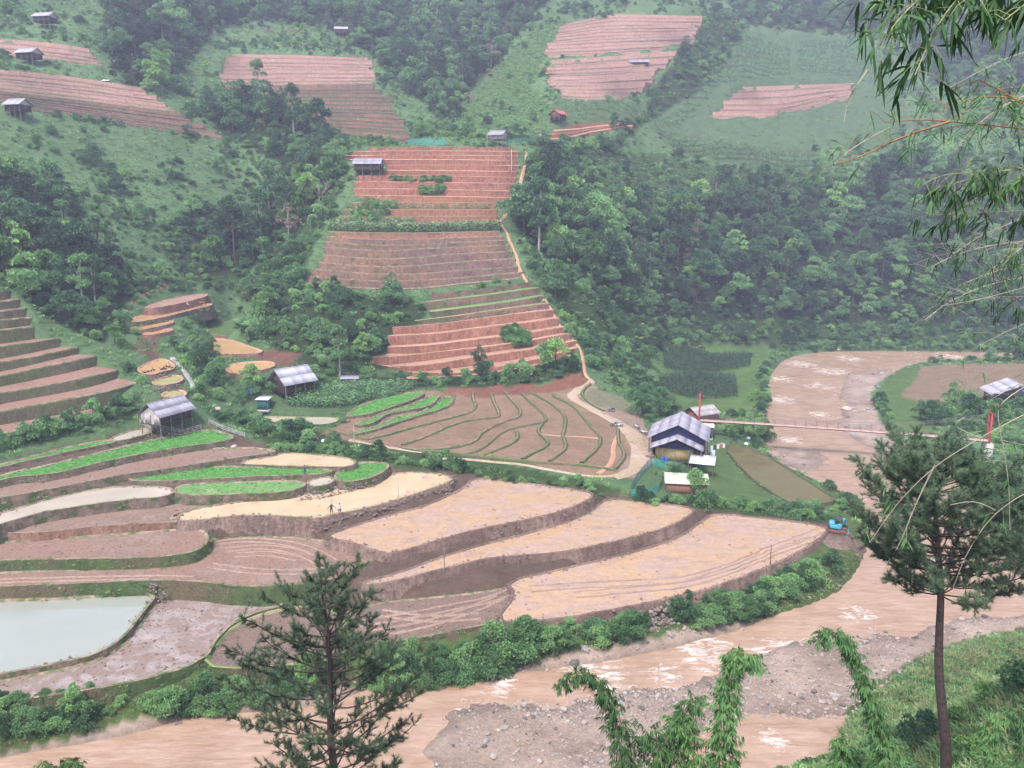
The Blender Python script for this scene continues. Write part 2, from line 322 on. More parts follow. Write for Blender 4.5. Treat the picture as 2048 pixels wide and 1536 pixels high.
# ------------------------------------------------------------------ fields of the valley floor: outline (photo px), level, surface, bank
FIELDS = [
 # name, px outline, z, surface, bank material, lip material, bund
 ('pool_paddy', [(-140,1205),(0,1202),(100,1200),(200,1193),(318,1187),(285,1225),(250,1275),(200,1310),(130,1325),(60,1340),(0,1352),(-140,1375)], 5.6, 'milky_water', 'bank_brown', 'lip_soil', .3),
 ('ploughed_paddy', [(-140,1430),(-140,1392),(0,1365),(60,1352),(140,1337),(217,1314),(265,1272),(303,1215),(330,1193),(400,1200),(460,1205),(560,1208),(572,1213),(500,1228),(440,1265),(402,1330),(250,1370),(80,1395),(0,1410)], 5.1, 'wet_plough', 'bank_green', 'lip_soil', .22),
 ('ploughed_paddy', [(407,1335),(425,1295),(462,1257),(520,1231),(600,1214),(680,1222),(700,1265),(690,1320),(560,1335),(480,1340)], 4.8, 'soil_plough', 'bank_green', 'lip_green', .3),
 ('rutted_field', [(690,1290),(680,1235),(720,1210),(900,1192),(1000,1180),(1045,1168),(1040,1200),(985,1245),(900,1262),(780,1285)], 4.9, 'soil_plough', 'bank_brown', 'lip_soil', .05),
 ('mud_paddy', [(990,1243),(1032,1190),(1010,1163),(1130,1137),(1260,1107),(1360,1077),(1405,1040),(1432,1027),(1560,1040),(1648,1052),(1660,1062),(1600,1105),(1500,1150),(1380,1190),(1200,1225),(1050,1247)], 5.4, 'muddy_water', 'bank_pink', 'bank_pink', .14),
 ('mud_paddy', [(715,1168),(800,1145),(880,1115),(960,1091),(1080,1061),(1160,1037),(1202,1006),(1216,997),(1300,1005),(1380,1014),(1392,1024),(1340,1055),(1250,1080),(1130,1105),(1000,1115),(960,1120),(880,1140),(800,1160),(740,1172)], 6.9, 'muddy_water', 'bank_pink', 'bank_pink', .14),
 ('mud_paddy', [(645,1075),(700,1055),(780,1030),(860,1010),(930,975),(948,956),(1000,960),(1180,983),(1187,993),(1150,1015),(1080,1035),(950,1060),(860,1085),(780,1110),(745,1100),(700,1084)], 8.5, 'muddy_water', 'bank_pink', 'bank_pink', .14),
 ('graded_field', [(-140,1180),(-140,1150),(0,1146),(200,1139),(300,1133),(390,1112),(430,1078),(560,1073),(650,1082),(765,1100),(725,1130),(690,1150),(640,1165),(570,1172),(480,1173),(400,1163),(330,1160),(200,1165),(0,1172)], 7.2, 'soil_brown', 'bank_green', 'lip_soil', .1),
 ('brown_paddy', [(-140,1095),(0,1086),(150,1076),(330,1062),(405,1056),(420,1085),(375,1112),(200,1119),(0,1122),(-140,1128)], 8.4, 'soil_brown', 'bank_green', 'lip_soil', .2),
 ('brown_paddy', [(-140,1040),(0,1032),(70,1030),(240,1004),(480,993),(480,1003),(380,1019),(332,1035),(380,1043),(210,1051),(100,1065),(0,1067),(-140,1072)], 9.4, 'soil_brown', 'bank_red', 'lip_soil', .15),
 ('flooded_paddy', [(380,1019),(480,1004),(560,994),(640,986),(700,973),(760,959),(798,943),(905,950),(900,965),(840,985),(760,1010),(690,1026),(630,1038),(600,1035),(500,1030),(440,1035),(390,1042),(345,1040)], 9.7, 'yellow_water', 'bank_pink', 'lip_soil', .12),
 ('flooded_paddy', [(-140,1065),(5,1027),(102,997),(191,979),(246,973),(345,974),(348,993),(239,1001),(137,1016),(70,1027),(-60,1070)], 10.7, 'pale_water', 'bank_brown', 'lip_soil', .15),
 ('rice_paddy', [(351,973),(390,968),(478,965),(601,961),(613,972),(577,985),(478,989),(353,992)], 10.7, 'rice_thin', 'bank_brown', 'lip_soil', .15),
 ('wet_paddy', [(612,962),(660,952),(672,964),(640,974),(620,973)], 10.75, 'pale_water', 'bank_brown', 'lip_soil', .12),
 ('rice_paddy', [(664,954),(699,928),(740,925),(774,927),(779,935),(750,956),(685,967)], 10.8, 'rice', 'bank_brown', 'lip_soil', .2),
 ('rice_paddy', [(253,960),(300,946),(376,935),(427,933),(512,934),(615,936),(668,941),(660,947),(581,951),(478,955),(393,960),(325,963),(273,963)], 11.2, 'rice', 'bank_brown', 'lip_soil', .15),
 ('flooded_paddy', [(472,925),(553,912),(567,905),(640,910),(700,917),(714,925),(700,934),(650,935),(512,931)], 11.45, 'yellow_water', 'bank_brown', 'lip_soil', .15),
 ('brown_paddy', [(-140,985),(0,966),(82,961),(171,942),(273,921),(342,909),(410,898),(495,896),(552,901),(550,906),(478,915),(376,932),(290,944),(239,951),(137,972),(51,989),(0,996),(-140,1015)], 11.9, 'soil_brown', 'bank_brown', 'lip_soil', .2),
 ('rice_paddy', [(-60,975),(10,948),(68,937),(171,913),(273,887),(342,872),(410,860),(436,862),(474,875),(444,884),(376,893),(290,907),(205,925),(130,944),(85,951),(34,953)], 12.8, 'rice', 'bank_brown', 'lip_soil', .18),
 ('rice_paddy', [(-140,960),(0,931),(68,912),(143,893),(207,880),(240,884),(190,893),(112,910),(40,926),(0,936),(-140,975)], 13.5, 'rice', 'bank_brown', 'lip_soil', .18),
 ('wet_paddy', [(210,880),(284,855),(316,863),(240,884)], 13.5, 'pale_water', 'bank_brown', 'lip_soil', .18),
 # the fan of fields below the spur
 ('rice_paddy', [(689,835),(713,814),(771,793),(819,785),(853,785),(839,795),(791,812),(744,828),(703,834)], 12.3, 'rice', 'bank_brown', 'lip_soil', .22),
 ('rice_paddy', [(706,849),(737,840),(764,826),(819,812),(853,796),(880,787),(873,802),(853,816),(805,822),(771,829),(754,843),(737,850),(713,852)], 11.9, 'rice', 'bank_brown', 'lip_soil', .22),
 ('rice_paddy', [(699,868),(737,857),(778,844),(791,832),(839,828),(873,806),(887,794),(904,792),(902,812),(867,823),(822,836),(771,853),(737,864),(706,870)], 11.5, 'rice', 'bank_brown', 'lip_soil', .22),
 ('fish_pond', [(509,834),(581,835),(682,836),(672,846),(632,851),(560,848)], 11.9, 'pale_water', 'bank_green', 'lip_green', .2),
 # small paddies in the side valley
 ('small_paddy', [(284,616),(342,597),(410,587),(418,592),(362,607),(308,617)], 28.3, 'soil_pink', 'bank_red', 'lip_red', .15),
 ('small_paddy', [(257,644),(273,632),(342,621),(424,606),(426,611),(376,622),(325,636),(267,646)], 26.6, 'orange_water', 'bank_brown', 'lip_red', .15),
 ('small_paddy', [(257,657),(308,646),(348,640),(347,647),(290,659),(263,661)], 25.6, 'orange_water', 'bank_red', 'lip_red', .15),
 ('small_paddy', [(280,669),(318,660),(346,657),(345,662),(301,671)], 24.8, 'orange_water', 'bank_red', 'lip_red', .15),
 ('small_paddy', [(415,676),(461,679),(499,693),(535,706),(461,709),(416,706)], 20.4, 'orange_water', 'bank_red', 'lip_red', .15),
 ('small_paddy', [(450,732),(480,725),(546,722),(551,735),(480,749),(452,744)], 19.0, 'orange_water', 'bank_red', 'lip_red', .15),
 ('small_paddy', [(268,742),(308,720),(331,717),(356,736),(321,745),(300,752)], 20.2, 'orange_water', 'bank_brown', 'lip_red', .15),
 ('small_paddy', [(303,760),(359,747),(370,764),(308,774)], 19.3, 'olive_water', 'bank_brown', 'lip_red', .15),
 ('small_paddy', [(320,793),(332,782),(371,780),(374,792),(345,796)], 18.2, 'olive_water', 'bank_brown', 'lip_red', .15),
 ('grass_plot', [(405,665),(444,647),(478,636),(488,657),(461,673),(430,670)], 21.0, 'turf', 'bank_red', 'lip_green', .1),
 # river pond by the houses
 ('fish_pond', [(1447,893),(1475,888),(1520,905),(1580,940),(1650,985),(1672,1002),(1640,1008),(1590,1010),(1540,985),(1490,945)], 3.7, 'pond_water', 'bank_green', 'bank_green', .18),
]
for k, f in enumerate(FIELDS):
    px = resample(chaikin(f[1], 1), step=6, closed=True)
    x, y, z = atZ(px[:, 0], px[:, 1], f[2])
    W = resample(np.stack([x, y], 1), step=.8, closed=True)
    W = W + np.stack([fbm(W[:, 0], W[:, 1], 4, 5), fbm(W[:, 0], W[:, 1], 4, 9)], 1) * .16
    FIELDS[k] = f + (W,)

# ------------------------------------------------------------------ control points of the land
def t_(v): dx, dy, dz = ray(1024, v); return dz / dy
CPS = []
def cY(*pts):
    for u, v, Y in pts: x, y, z = atY(u, v, Y); CPS.append((float(x), float(y), float(z)))
def cZ(*pts):
    for u, v, Z in pts: x, y, z = atZ(u, v, Z); CPS.append((float(x), float(y), float(z)))
# slope under the viewer and the shoulder at the right
CPS += [(0,0,50.2),(-15,-3,50.5),(15,-3,50.5),(0,20,31),(-20,20,31),(-45,20,31),(-90,20,33),(0,40,14.5),(-30,40,14.5),(-60,40,14.5),(-90,45,12),
        (-10,58,3.4),(-35,57,3.4),(-70,56,3.4),(-110,60,3.4),(10,62,3.0),(22,36,22),(19,43,18.5),(30,46,21.5),(38,52,21),(55,52,24),(50,30,31),(25,20,34),
        (70,60,20),(90,60,26),(90,30,40),(130,60,30),(15,40,16),(28,58,8),(45,66,6.5),(70,80,4),(110,95,5),(150,110,14),(0,-14,57),(-40,-14,57),(40,-14,57)]
# valley floor
cZ((0,1500,2.0),(300,1440,2.0),(700,1372,2.0),(960,1350,2.0),(1180,1302,2.0),(1300,1280,2.0),(1530,1232,2.0),(1680,1190,2.0),
   (1000,1480,2.4),(1400,1400,2.4),(1700,1330,2.5),(1900,1270,2.6),(2048,1225,2.6),(2200,1215,3),(1600,1440,2.3),(1300,1340,1.6),(600,1450,1.6),(1600,1270,1.6),
   (1720,1090,2.2),(1720,1000,2.2),(1600,930,2.2),(1560,850,2.2),(1650,850,2.0),(1640,760,2.2),(1700,715,2.6),(1900,715,2.8),(2048,716,2.8),(2200,716,3),
   (1850,760,4.0),(1950,740,4.2),(2048,770,4.6),(2200,780,5),(1850,830,4.2),(2000,840,4.6),(2100,850,5),(1950,920,3.5),(2048,1000,4),(2150,1050,5),(2000,1080,2.8),
   (1500,720,5.5),(1340,720,7),(1400,760,5.5),(1500,800,4.5),(1420,830,5.5),(1330,810,6.8),(1280,790,8),(1540,710,4.5),
   (1440,860,5.2),(1500,870,4.2),(1345,925,7.2),(1290,930,8.0),(1260,870,9.0),(1240,820,10.0),(1200,790,11.2),(1410,960,5.8),(1500,985,4.6),(1600,1025,4.2),(1270,985,7.8),(1200,980,8.9),
   (1230,940,9.2),(1050,930,9.9),(900,915,10.4),(800,900,10.8),(700,880,11.2),(640,870,11.4),(560,860,12.0),(480,850,13.0),(900,940,9.4),(780,920,10.6),(1080,960,9.0),
   (1000,850,10.9),(900,870,10.9),(1100,800,12.2),(1000,790,12.4),(900,785,12.6),(1180,880,9.9),(1150,820,11.2),(760,770,14.0),
   (340,850,14.2),(300,840,14.6),(420,840,14.0),(450,815,15.0),(585,785,15.8),(530,820,13.8),(650,800,13.6),(720,780,14.2),(680,765,15.2),(520,760,17.5),
   (420,760,17.6),(400,700,20.4),(380,800,16.5),(250,850,15.2),(120,880,15.0),(0,905,14.8),(-140,930,14.8),(-140,880,18))
# terraced spur in the middle
cY((830,748,186),(960,745,188),(1060,728,191),(1160,700,196),(780,700,193),(900,690,196),(1050,660,201),(1120,640,205),(740,720,187),
   (850,620,206),(960,600,211),(1070,578,216),(640,560,212),(740,572,211),(850,570,215),(950,555,220),(1050,545,224),(640,500,226),(800,500,229),(950,495,233),(1020,500,235),
   (660,463,236),(830,463,239),(1000,463,243),(690,415,248),(850,415,251),(990,415,254),(710,362,263),(870,360,265),(1020,360,268),(700,318,276),(870,318,278),(1030,318,281),
   (740,296,286),(900,292,288),(1030,296,289),(600,640,196),(680,650,196),(560,600,208),(580,530,224),(620,480,232),(650,430,246),(680,360,262),(700,690,190))
# flank right of the spur
cY((1180,690,214),(1240,710,226),(1300,700,246),(1200,620,224),(1260,650,246),(1150,560,236),(1250,560,264),(1080,470,252),(1170,450,278),(1260,470,302),(1090,380,276),(1180,360,310),(1080,310,294),
   (1290,620,272))
# side stream and left hillside
cY((400,660,196),(450,560,240),(500,600,222),(470,640,206),(520,480,266),(560,400,286),(600,330,298),(620,280,310),(560,240,328),(450,220,340),(340,180,356),
   (300,650,190),(240,620,186),(330,580,230),(250,700,172),(300,690,178),(250,560,214),(380,560,242),(130,640,176),(100,560,192),(250,480,238),(120,470,222),(400,480,260),(460,420,278),(500,350,296),
   (250,400,260),(100,390,240),(0,400,225),(400,340,288),(250,330,276),(100,320,260),(0,320,242),(420,290,306),(300,260,302),(150,240,288),(0,215,272),(440,275,312),(355,223,318),(180,200,312),(0,180,292),
   (280,175,330),(120,150,328),(0,140,312),(205,130,350),(0,108,334),(170,97,352),(0,78,350),(100,40,376),(0,0,394),(-200,0,380),(-200,200,272),(-200,400,215),(-200,600,160))
# left terraces
cY((-140,900,126),(0,868,131),(215,815,143),(0,823,137),(272,765,152),(0,786,143),(235,740,158),(0,752,149),(193,712,162),(0,725,153),(155,695,166),(0,690,158),(0,642,163),(65,645,167),(0,585,171),(20,580,172),(-140,760,140),(-140,640,158))
# upper valley, gullies and hills
cY((900,268,312),(960,272,306),(1000,280,300),(820,280,316),(890,235,368),(870,190,400),(840,100,470),(800,0,560),(760,270,332),(835,285,322),(655,258,336),(740,240,350),(550,190,372),(440,175,374),(755,165,398),(600,160,398),
   (455,107,428),(560,108,430),(735,115,436),(660,60,462),(500,40,476),(400,100,410),(300,100,384),(260,20,418),(600,0,540),(300,0,440),
   (960,200,396),(1000,130,440),(1080,40,500),(1115,240,352),(1060,270,322),(1180,262,352),(1260,248,366),(1130,205,378),(1260,200,388),(1080,118,430),(1200,112,432),(1360,100,440),(1110,50,478),(1220,28,494),(1400,32,488),(1250,0,540),(1100,0,530),
   (1300,320,362),(1330,250,392),(1420,230,410),(1550,232,410),(1700,194,446),(1485,172,452),(1705,166,474),(1600,300,388),(1750,310,388),(1900,300,390),(1450,300,376),(1500,60,540),(1720,75,548),(1600,0,610),(1430,100,470),(1850,200,455),(2048,180,470),(2048,60,560),(1900,0,640),(2200,0,640),
   (2200,200,450),(1340,180,420),(1380,60,476))
# forested slope behind the river
cY((1600,690,308),(1800,692,310),(2048,695,312),(2200,695,314),(1400,690,288),(1500,692,300),(1450,600,304),(1600,600,322),(1800,600,326),(2048,600,328),(1400,520,310),(1600,500,340),(1800,500,344),(2048,500,346),(1500,420,346),(1700,400,362),(1900,400,366),(2048,400,368),(1350,430,326),(2200,400,368))
CPS += [(-600,900,330),(0,950,330),(600,900,360),(-700,500,230),(700,500,200),(600,250,90),(-500,200,110),(-350,100,60),(-250,60,40),(300,150,60),(300,80,60),(420,330,90),(-200,0,60),(200,0,60),(-300,760,300),(300,760,310),(0,760,300)]
SMP = []
for f in FIELDS:
    W = f[-1]; st = max(1, len(W) // 9)
    for q in W[::st]: SMP.append((q[0], q[1], f[2] - .1))
C = np.array(CPS + SMP)
def fit_tps(C, lam):
    P = C[:, :2] / 100.0; n = len(P)
    d2 = ((P[:, None] - P[None]) ** 2).sum(-1); K = .5 * d2 * np.log(d2 + 1e-12) + lam * np.eye(n)
    Q = np.c_[np.ones(n), P]; A = np.block([[K, Q], [Q.T, np.zeros((3, 3))]])
    return np.linalg.solve(A, np.r_[C[:, 2], 0, 0, 0]), P
sol, PC = fit_tps(C, 2e-3)
def tps(x, y):
    x = np.asarray(x) / 100.; y = np.asarray(y) / 100.; z = sol[-3] + sol[-2] * x + sol[-1] * y
    for i in range(len(PC)):
        d2 = (x - PC[i, 0]) ** 2 + (y - PC[i, 1]) ** 2
        z = z + sol[i] * .5 * d2 * np.log(d2 + 1e-12)
    return z
# fan-shaped net, finer near the viewer
NA, NR, AM, Y0, Y1 = 540, 640, 1.12, 15.0, 960.0
ga = np.linspace(-AM, AM, NA); gr = np.exp(np.linspace(math.log(Y0), math.log(Y1), NR))
GX = ga[None, :] * gr[:, None]; GY = (gr - 30.0)[:, None] + 0 * GX
# coarse evaluation then bilinear refinement keeps this quick
ca = np.linspace(-AM, AM, NA // 2); cr = np.exp(np.linspace(math.log(Y0), math.log(Y1), NR // 2))
CZ = tps(ca[None, :] * cr[:, None], (cr - 30.0)[:, None] + 0 * (ca[None, :] * cr[:, None]))
def bil(Z, x, y):
    yp = np.maximum(np.asarray(y, float) + 30.0, Y0 + .01); nr, na = Z.shape
    fi = np.clip(np.log(yp / Y0) / math.log(Y1 / Y0) * (nr - 1), 0, nr - 1.001); fj = np.clip((np.asarray(x, float) / yp + AM) / (2 * AM) * (na - 1), 0, na - 1.001)
    i = fi.astype(int); j = fj.astype(int); a = fi - i; b = fj - j
    return (Z[i, j] * (1 - b) + Z[i, j + 1] * b) * (1 - a) + (Z[i + 1, j] * (1 - b) + Z[i + 1, j + 1] * b) * a
GZ = bil(CZ, GX, GY)
def raycast(Z, u, v, y0=70.0, y1=900.0, n=1600):
    u = np.atleast_1d(np.asarray(u, float)); v = np.atleast_1d(np.asarray(v, float)); dx, dy, dz = ray(u, v)
    Ys = np.exp(np.linspace(math.log(y0), math.log(y1), n)); res = np.zeros((len(u), 3))
    for k in range(len(u)):
        s = Ys / dy[k]; x = dx[k] * s; z = CAMZ + dz[k] * s; h = bil(Z, x, Ys)
        below = np.nonzero(z < h)[0]
        i = below[0] if len(below) else n - 1
        if i > 0:
            d0 = z[i - 1] - h[i - 1]; d1 = h[i] - z[i]; t = d0 / (d0 + d1 + 1e-9); Y = Ys[i - 1] + t * (Ys[i] - Ys[i - 1])
        else: Y = Ys[0]
        s0 = Y / dy[k]; res[k] = (dx[k] * s0, Y, CAMZ + dz[k] * s0)
    return res
BASE = GZ.copy()                                    # smooth land before carving
def ground_px(pts): p = np.asarray(pts, float); return raycast(BASE, p[:, 0], p[:, 1])
# ------------------------------------------------------------------ terraced hill plots: lip lines from bottom to top (photo px)
def mid(a, b, n):                                    # n lines between two polylines, ends included
    a = resample(a, 14); b = resample(b, 14); tt = np.linspace(0, 1, n); tt[1:-1] += np.array([random.uniform(-.28, .28) for _ in range(n - 2)]) / n; return [a + (b - a) * t for t in tt]
PLOTS = [
 # name, lines, riser, bench, lip, label
 ('terraced_slope', [[(800,757),(900,755),(960,748),(1060,733),(1150,708)], [(825,745),(900,747),(960,738),(1060,722),(1155,694)], [(775,733),(850,731),(950,714),(1050,701),(1152,681)], [(727,716),(800,713),(900,701),(1000,690),(1142,666)],
   [(775,694),(860,690),(950,678),(1050,667),(1130,653)], [(775,672),(870,668),(960,655),(1050,645),(1119,636)], [(785,655),(880,648),(980,634),(1060,624),(1108,619)], [(830,641),(920,630),(1000,618),(1097,606)]], 'soil_red', 'bench_red', 'lip_red'),
 ('terraced_slope', [[(830,641),(920,630),(1000,618),(1097,606)], [(860,623),(950,612),(1020,603),(1087,591)], [(850,604),(920,596),(1000,586),(1077,575)], [(850,589),(930,581),(1000,573),(1065,563)]], 'riser_dark', 'rice', 'lip_green'),
 ('terraced_slope', [[(850,589),(930,581),(1000,573),(1065,563)], [(603,566),(650,571),(720,576),(790,578),(850,576),(930,566),(1000,561),(1055,553)], [(610,551),(680,559),(760,563),(850,561),(930,555),(1000,549),(1048,544)], [(625,538),(700,545),(780,550),(860,547),(930,540),(1035,534)],
   [(638,524),(700,531),(760,534),(830,532),(900,525),(1030,517)], [(646,509),(700,515),(770,519),(840,515),(900,508),(1024,503)], [(650,495),(720,500),(780,503),(850,497),(930,494),(1018,490)], [(650,483),(720,490),(800,491),(900,486),(1012,480)], [(652,472),(740,480),(850,478),(1006,472)], [(655,462),(700,465),(850,466),(1000,462)]][1:], 'soil_purple', 'soil_purple', 'lip_soil'),
 ('terraced_slope', [[(655,462),(700,465),(850,466),(1000,462)], [(662,446),(800,447),(999,444)], [(672,432),(820,433),(994,432)], [(688,418),(830,419),(994,419)], [(700,405),(840,405),(994,406)], [(704,390),(840,392),(1027,395)]], 'soil_red', 'turf', 'lip_green'),
 ('terraced_slope', [[(704,390),(840,392),(1027,395)], [(706,377),(850,378),(1031,382)], [(708,363),(850,364),(1031,367)], [(715,352),(850,351),(1033,355)], [(765,341),(900,341),(1035,343)], [(775,331),(900,330),(1039,331)], [(700,319),(900,319),(1034,321)], [(690,311),(880,310),(1036,312)], [(710,303),(880,301),(1038,303)], [(738,296),(900,293),(1036,296)]], 'soil_red', 'bench_red', 'lip_red'),
 ('terraced_slope', [[(-150,895),(0,868),(80,850),(150,835),(218,815)], [(-150,852),(0,823),(60,812),(150,795),(225,780),(274,765)], [(-150,815),(0,786),(70,775),(150,760),(238,740)], [(-150,778),(0,752),(70,738),(130,725),(196,711)], [(-150,748),(0,725),(70,713),(157,694)], [(-150,712),(0,693),(60,686),(120,676)], [(-150,676),(0,661),(68,653)], [(-150,655),(0,641),(64,635)], [(-150,636),(0,623),(54,616)], [(-150,616),(0,605),(40,598)], [(-150,595),(0,585),(22,580)]], 'bank_olive', 'bench_brown', 'lip_soil'),
 ('hill_plot', mid([(-150,95),(0,108),(110,118),(207,131)], [(-150,66),(0,78),(100,85),(172,97)], 5), 'soil_pink', 'soil_pink', 'riser_pink'),
 ('hill_plot', mid([(-150,165),(0,180),(180,201),(355,223)], [(-150,128),(0,140),(120,150),(282,175)], 7), 'soil_pink', 'soil_pink', 'riser_pink'),
 ('hill_plot', mid([(-150,190),(0,208),(200,238),(445,277)], [(-150,167),(0,183),(180,204),(362,227)], 8), 'soil_purple', 'bank_green', 'riser_dark'),
 ('hill_plot', mid([(436,172),(600,168),(755,166)], [(455,108),(590,110),(736,116)], 9), 'soil_pink', 'soil_pink', 'riser_pink'),
 ('hill_plot', mid([(660,268),(740,276),(836,288)], [(434,174),(600,170),(757,168)], 15), 'soil_purple', 'soil_purple', 'bank_green'),
 ('hill_plot', mid([(1085,108),(1180,106),(1372,94)], [(1128,48),(1220,28),(1400,32)], 12), 'soil_pink', 'soil_pink', 'riser_pink'),
 ('hill_plot', mid([(1125,196),(1180,200),(1258,198)], [(1078,122),(1200,114),(1350,102)], 13), 'soil_pink', 'soil_pink', 'riser_pink'),
 ('hill_plot', mid([(1424,231),(1490,232),(1555,231),(1640,206),(1700,195)], [(1483,174),(1540,172),(1600,170),(1660,168),(1706,166)], 9), 'soil_pink', 'soil_pink', 'riser_pink'),
 ('hill_plot', mid([(1060,279),(1130,276),(1180,263),(1258,251)], [(1128,252),(1170,248),(1200,246),(1265,243)], 4), 'soil_red', 'bench_red', 'lip_red'),
]
def px_outline(lines):
    return [tuple(p) for p in np.asarray(lines[0], float)] + [tuple(np.asarray(l, float)[-1]) for l in lines[1:-1]] + [tuple(p) for p in np.asarray(lines[-1], float)[::-1]] + [tuple(np.asarray(l, float)[0]) for l in lines[-2:0:-1]]
PLOT_PX = [px_outline(p[1]) for p in PLOTS]
# hillside ruggedness, left out where people have levelled the ground
PU, PV, PF = project(GX, GY, GZ)
calm = np.zeros(GX.shape)
for q in PLOT_PX: calm = np.maximum(calm, inpoly(PU, PV, q) * 1.0)
def boxed(W, pad):
    x0, y0 = W.min(0) - pad; x1, y1 = W.max(0) + pad
    return (GX > x0) & (GX < x1) & (GY > y0) & (GY < y1)
def sd_box(W, pad):
    m = boxed(W, pad); s = np.full(GX.shape, -pad * 1.0); s[m] = polysd(GX[m], GY[m], W); return s
for f in FIELDS:
    calm = np.maximum(calm, smooth(-6, 0, sd_box(f[-1][::4], 7)))
amp = (np.clip((GZ - 13) / 25, 0, 1) * 1.7 + smooth(300, 480, GY) * 5.0) * smooth(60, 100, GY)
near = smooth(70, 50, GY) * .5
GZ = GZ + (fbm(GX, GY, 42, 3, 5) * amp + fbm(GX, GY, 9, 13, 3) * (amp * .35 + near)) * (1 - .85 * calm)
BASE = GZ.copy()

# ------------------------------------------------------------------ river bed and gravel bars
def wz(pts, z=2.2): p = np.asarray(pts, float); x, y, _ = atZ(p[:, 0], p[:, 1], z); return np.stack([x, y], 1)
RIVER_PX = [(-250,1560),(0,1500),(130,1475),(270,1440),(400,1412),(500,1392),(700,1372),(780,1367),(960,1352),(1050,1322),(1180,1302),(1290,1282),(1400,1252),(1530,1232),(1600,1217),(1680,1187),(1722,1130),(1742,1060),(1732,1020),(1690,985),(1620,960),(1560,930),(1532,900),(1530,850),(1535,800),(1540,750),(1570,720),(1640,706),(1800,706),(2048,710),(2300,710),
            (2300,727),(2048,724),(1900,727),(1800,742),(1760,772),(1745,800),(1770,850),(1800,880),(1850,905),(1900,950),(1950,1030),(2000,1100),(2100,1170),(2400,1220),
            (2400,1300),(2150,1262),(2000,1275),(1900,1300),(1820,1340),(1740,1400),(1690,1450),(1660,1530),(1640,1640),(1200,1640),(600,1640),(0,1640),(-250,1640)]
RIVER = chaikin(wz(RIVER_PX), 2)
BARS = [chaikin(wz(p), 2) for p in (
  [(860,1470),(930,1415),(1000,1395),(1150,1398),(1250,1372),(1400,1345),(1550,1300),(1700,1270),(1850,1243),(2048,1205),(2400,1190),(2400,1330),(2048,1290),(1900,1320),(1780,1400),(1690,1450),(1640,1440),(1500,1446),(1400,1470),(1310,1510),(1280,1640),(900,1640),(840,1560)],
  [(1668,775),(1700,745),(1800,735),(1800,760),(1760,800),(1790,860),(1830,905),(1780,915),(1700,888),(1668,850),(1690,810)],
  [(1535,905),(1560,895),(1640,905),(1660,930),(1600,960),(1560,935)])]
sdR = sd_box(RIVER, 12); rough_ = fbm(GX, GY, 2.2, 31, 3)
bed = 1.5 + rough_ * .15
for b in BARS:
    bed = np.maximum(bed, 1.5 + .95 * smooth(-6, 4, sd_box(b, 7)) + rough_ * .22 + fbm(GX, GY, 8, 41, 3) * .34)
def water_z(y): return 2.2 + .004 * np.maximum(0, np.asarray(y) - 130)
bed = bed + .004 * np.maximum(0, GY - 130)
wr = smooth(-1.3, .5, sdR) * (GY > 52)
GZ = GZ * (1 - wr) + bed * wr
shore = (sdR > -7) & (sdR <= 0) & (GY > 60)
GZ = np.where(shore, np.maximum(GZ, water_z(GY) + .15 + np.clip(-sdR, 0, 2) * .3), GZ)
# ------------------------------------------------------------------ levelled plots sink the land a little beneath them
for f in sorted(FIELDS, key=lambda q: -q[2]):
    W = f[-1][::3] if len(f[-1]) < 500 else f[-1][::5]
    x0, y0 = W.min(0) - 9; x1, y1 = W.max(0) + 9
    m = (GX > x0) & (GX < x1) & (GY > y0) & (GY < y1)
    s = polysd(GX[m], GY[m], W); z = GZ[m]
    lim_lo = f[2] - .45 - np.maximum(0, -s - .2) * .9 - 1.2 * smooth(.4, -.4, s) * 0
    z = np.where(s > -.5, np.minimum(z, f[2] - .35), z)
    z = np.where((s <= -.5) & (s > -7), np.clip(z, f[2] - .9 - (-s) * .45, f[2] - .3 + (-s - .5) * 1.4), z)
    GZ[m] = z
LOFT = []
for (nm, lines, mr, mb, ml), q in zip(PLOTS, PLOT_PX):
    far = nm == 'hill_plot'; n = 40 if far else 90
    Ls = []
    for l in lines:
        l = np.array(l, float)
        if far and l is not lines[0]: l[0] += (l[0] - l[1]) / np.linalg.norm(l[0] - l[1]) * random.uniform(-7, 9); l[-1] += (l[-1] - l[-2]) / np.linalg.norm(l[-1] - l[-2]) * random.uniform(-7, 9)
        p = resample(chaikin(l, 2, closed=False), n); w3 = raycast(BASE, p[:, 0], p[:, 1])
        k = np.ones(7) / 7
        for c in (1, 2):
            e = np.r_[[w3[0, c]] * 3, w3[:, c], [w3[-1, c]] * 3]; w3[:, c] = np.convolve(e, k, 'valid')
        Ls.append(w3)
    LOFT.append(Ls)
    out2 = np.vstack([Ls[0][::6, :2], np.array([l[-1, :2] for l in Ls[1:-1]]).reshape(-1, 2), Ls[-1][::-6, :2], np.array([l[0, :2] for l in Ls[-2:0:-1]]).reshape(-1, 2)])
    s = sd_box(out2, 6)
    GZ = GZ - (4.5 if far else 2.4) * smooth(-.3, 1.2, s)
PU, PV, PF = project(GX, GY, GZ)
def gz(x, y): return bil(GZ, x, y)
def gpt(u, v, lift=0.0):                             # a spot on the finished ground seen at a photo pixel
    p = raycast(GZ, [u], [v])[0]; return Vector((p[0], p[1], p[2] + lift))

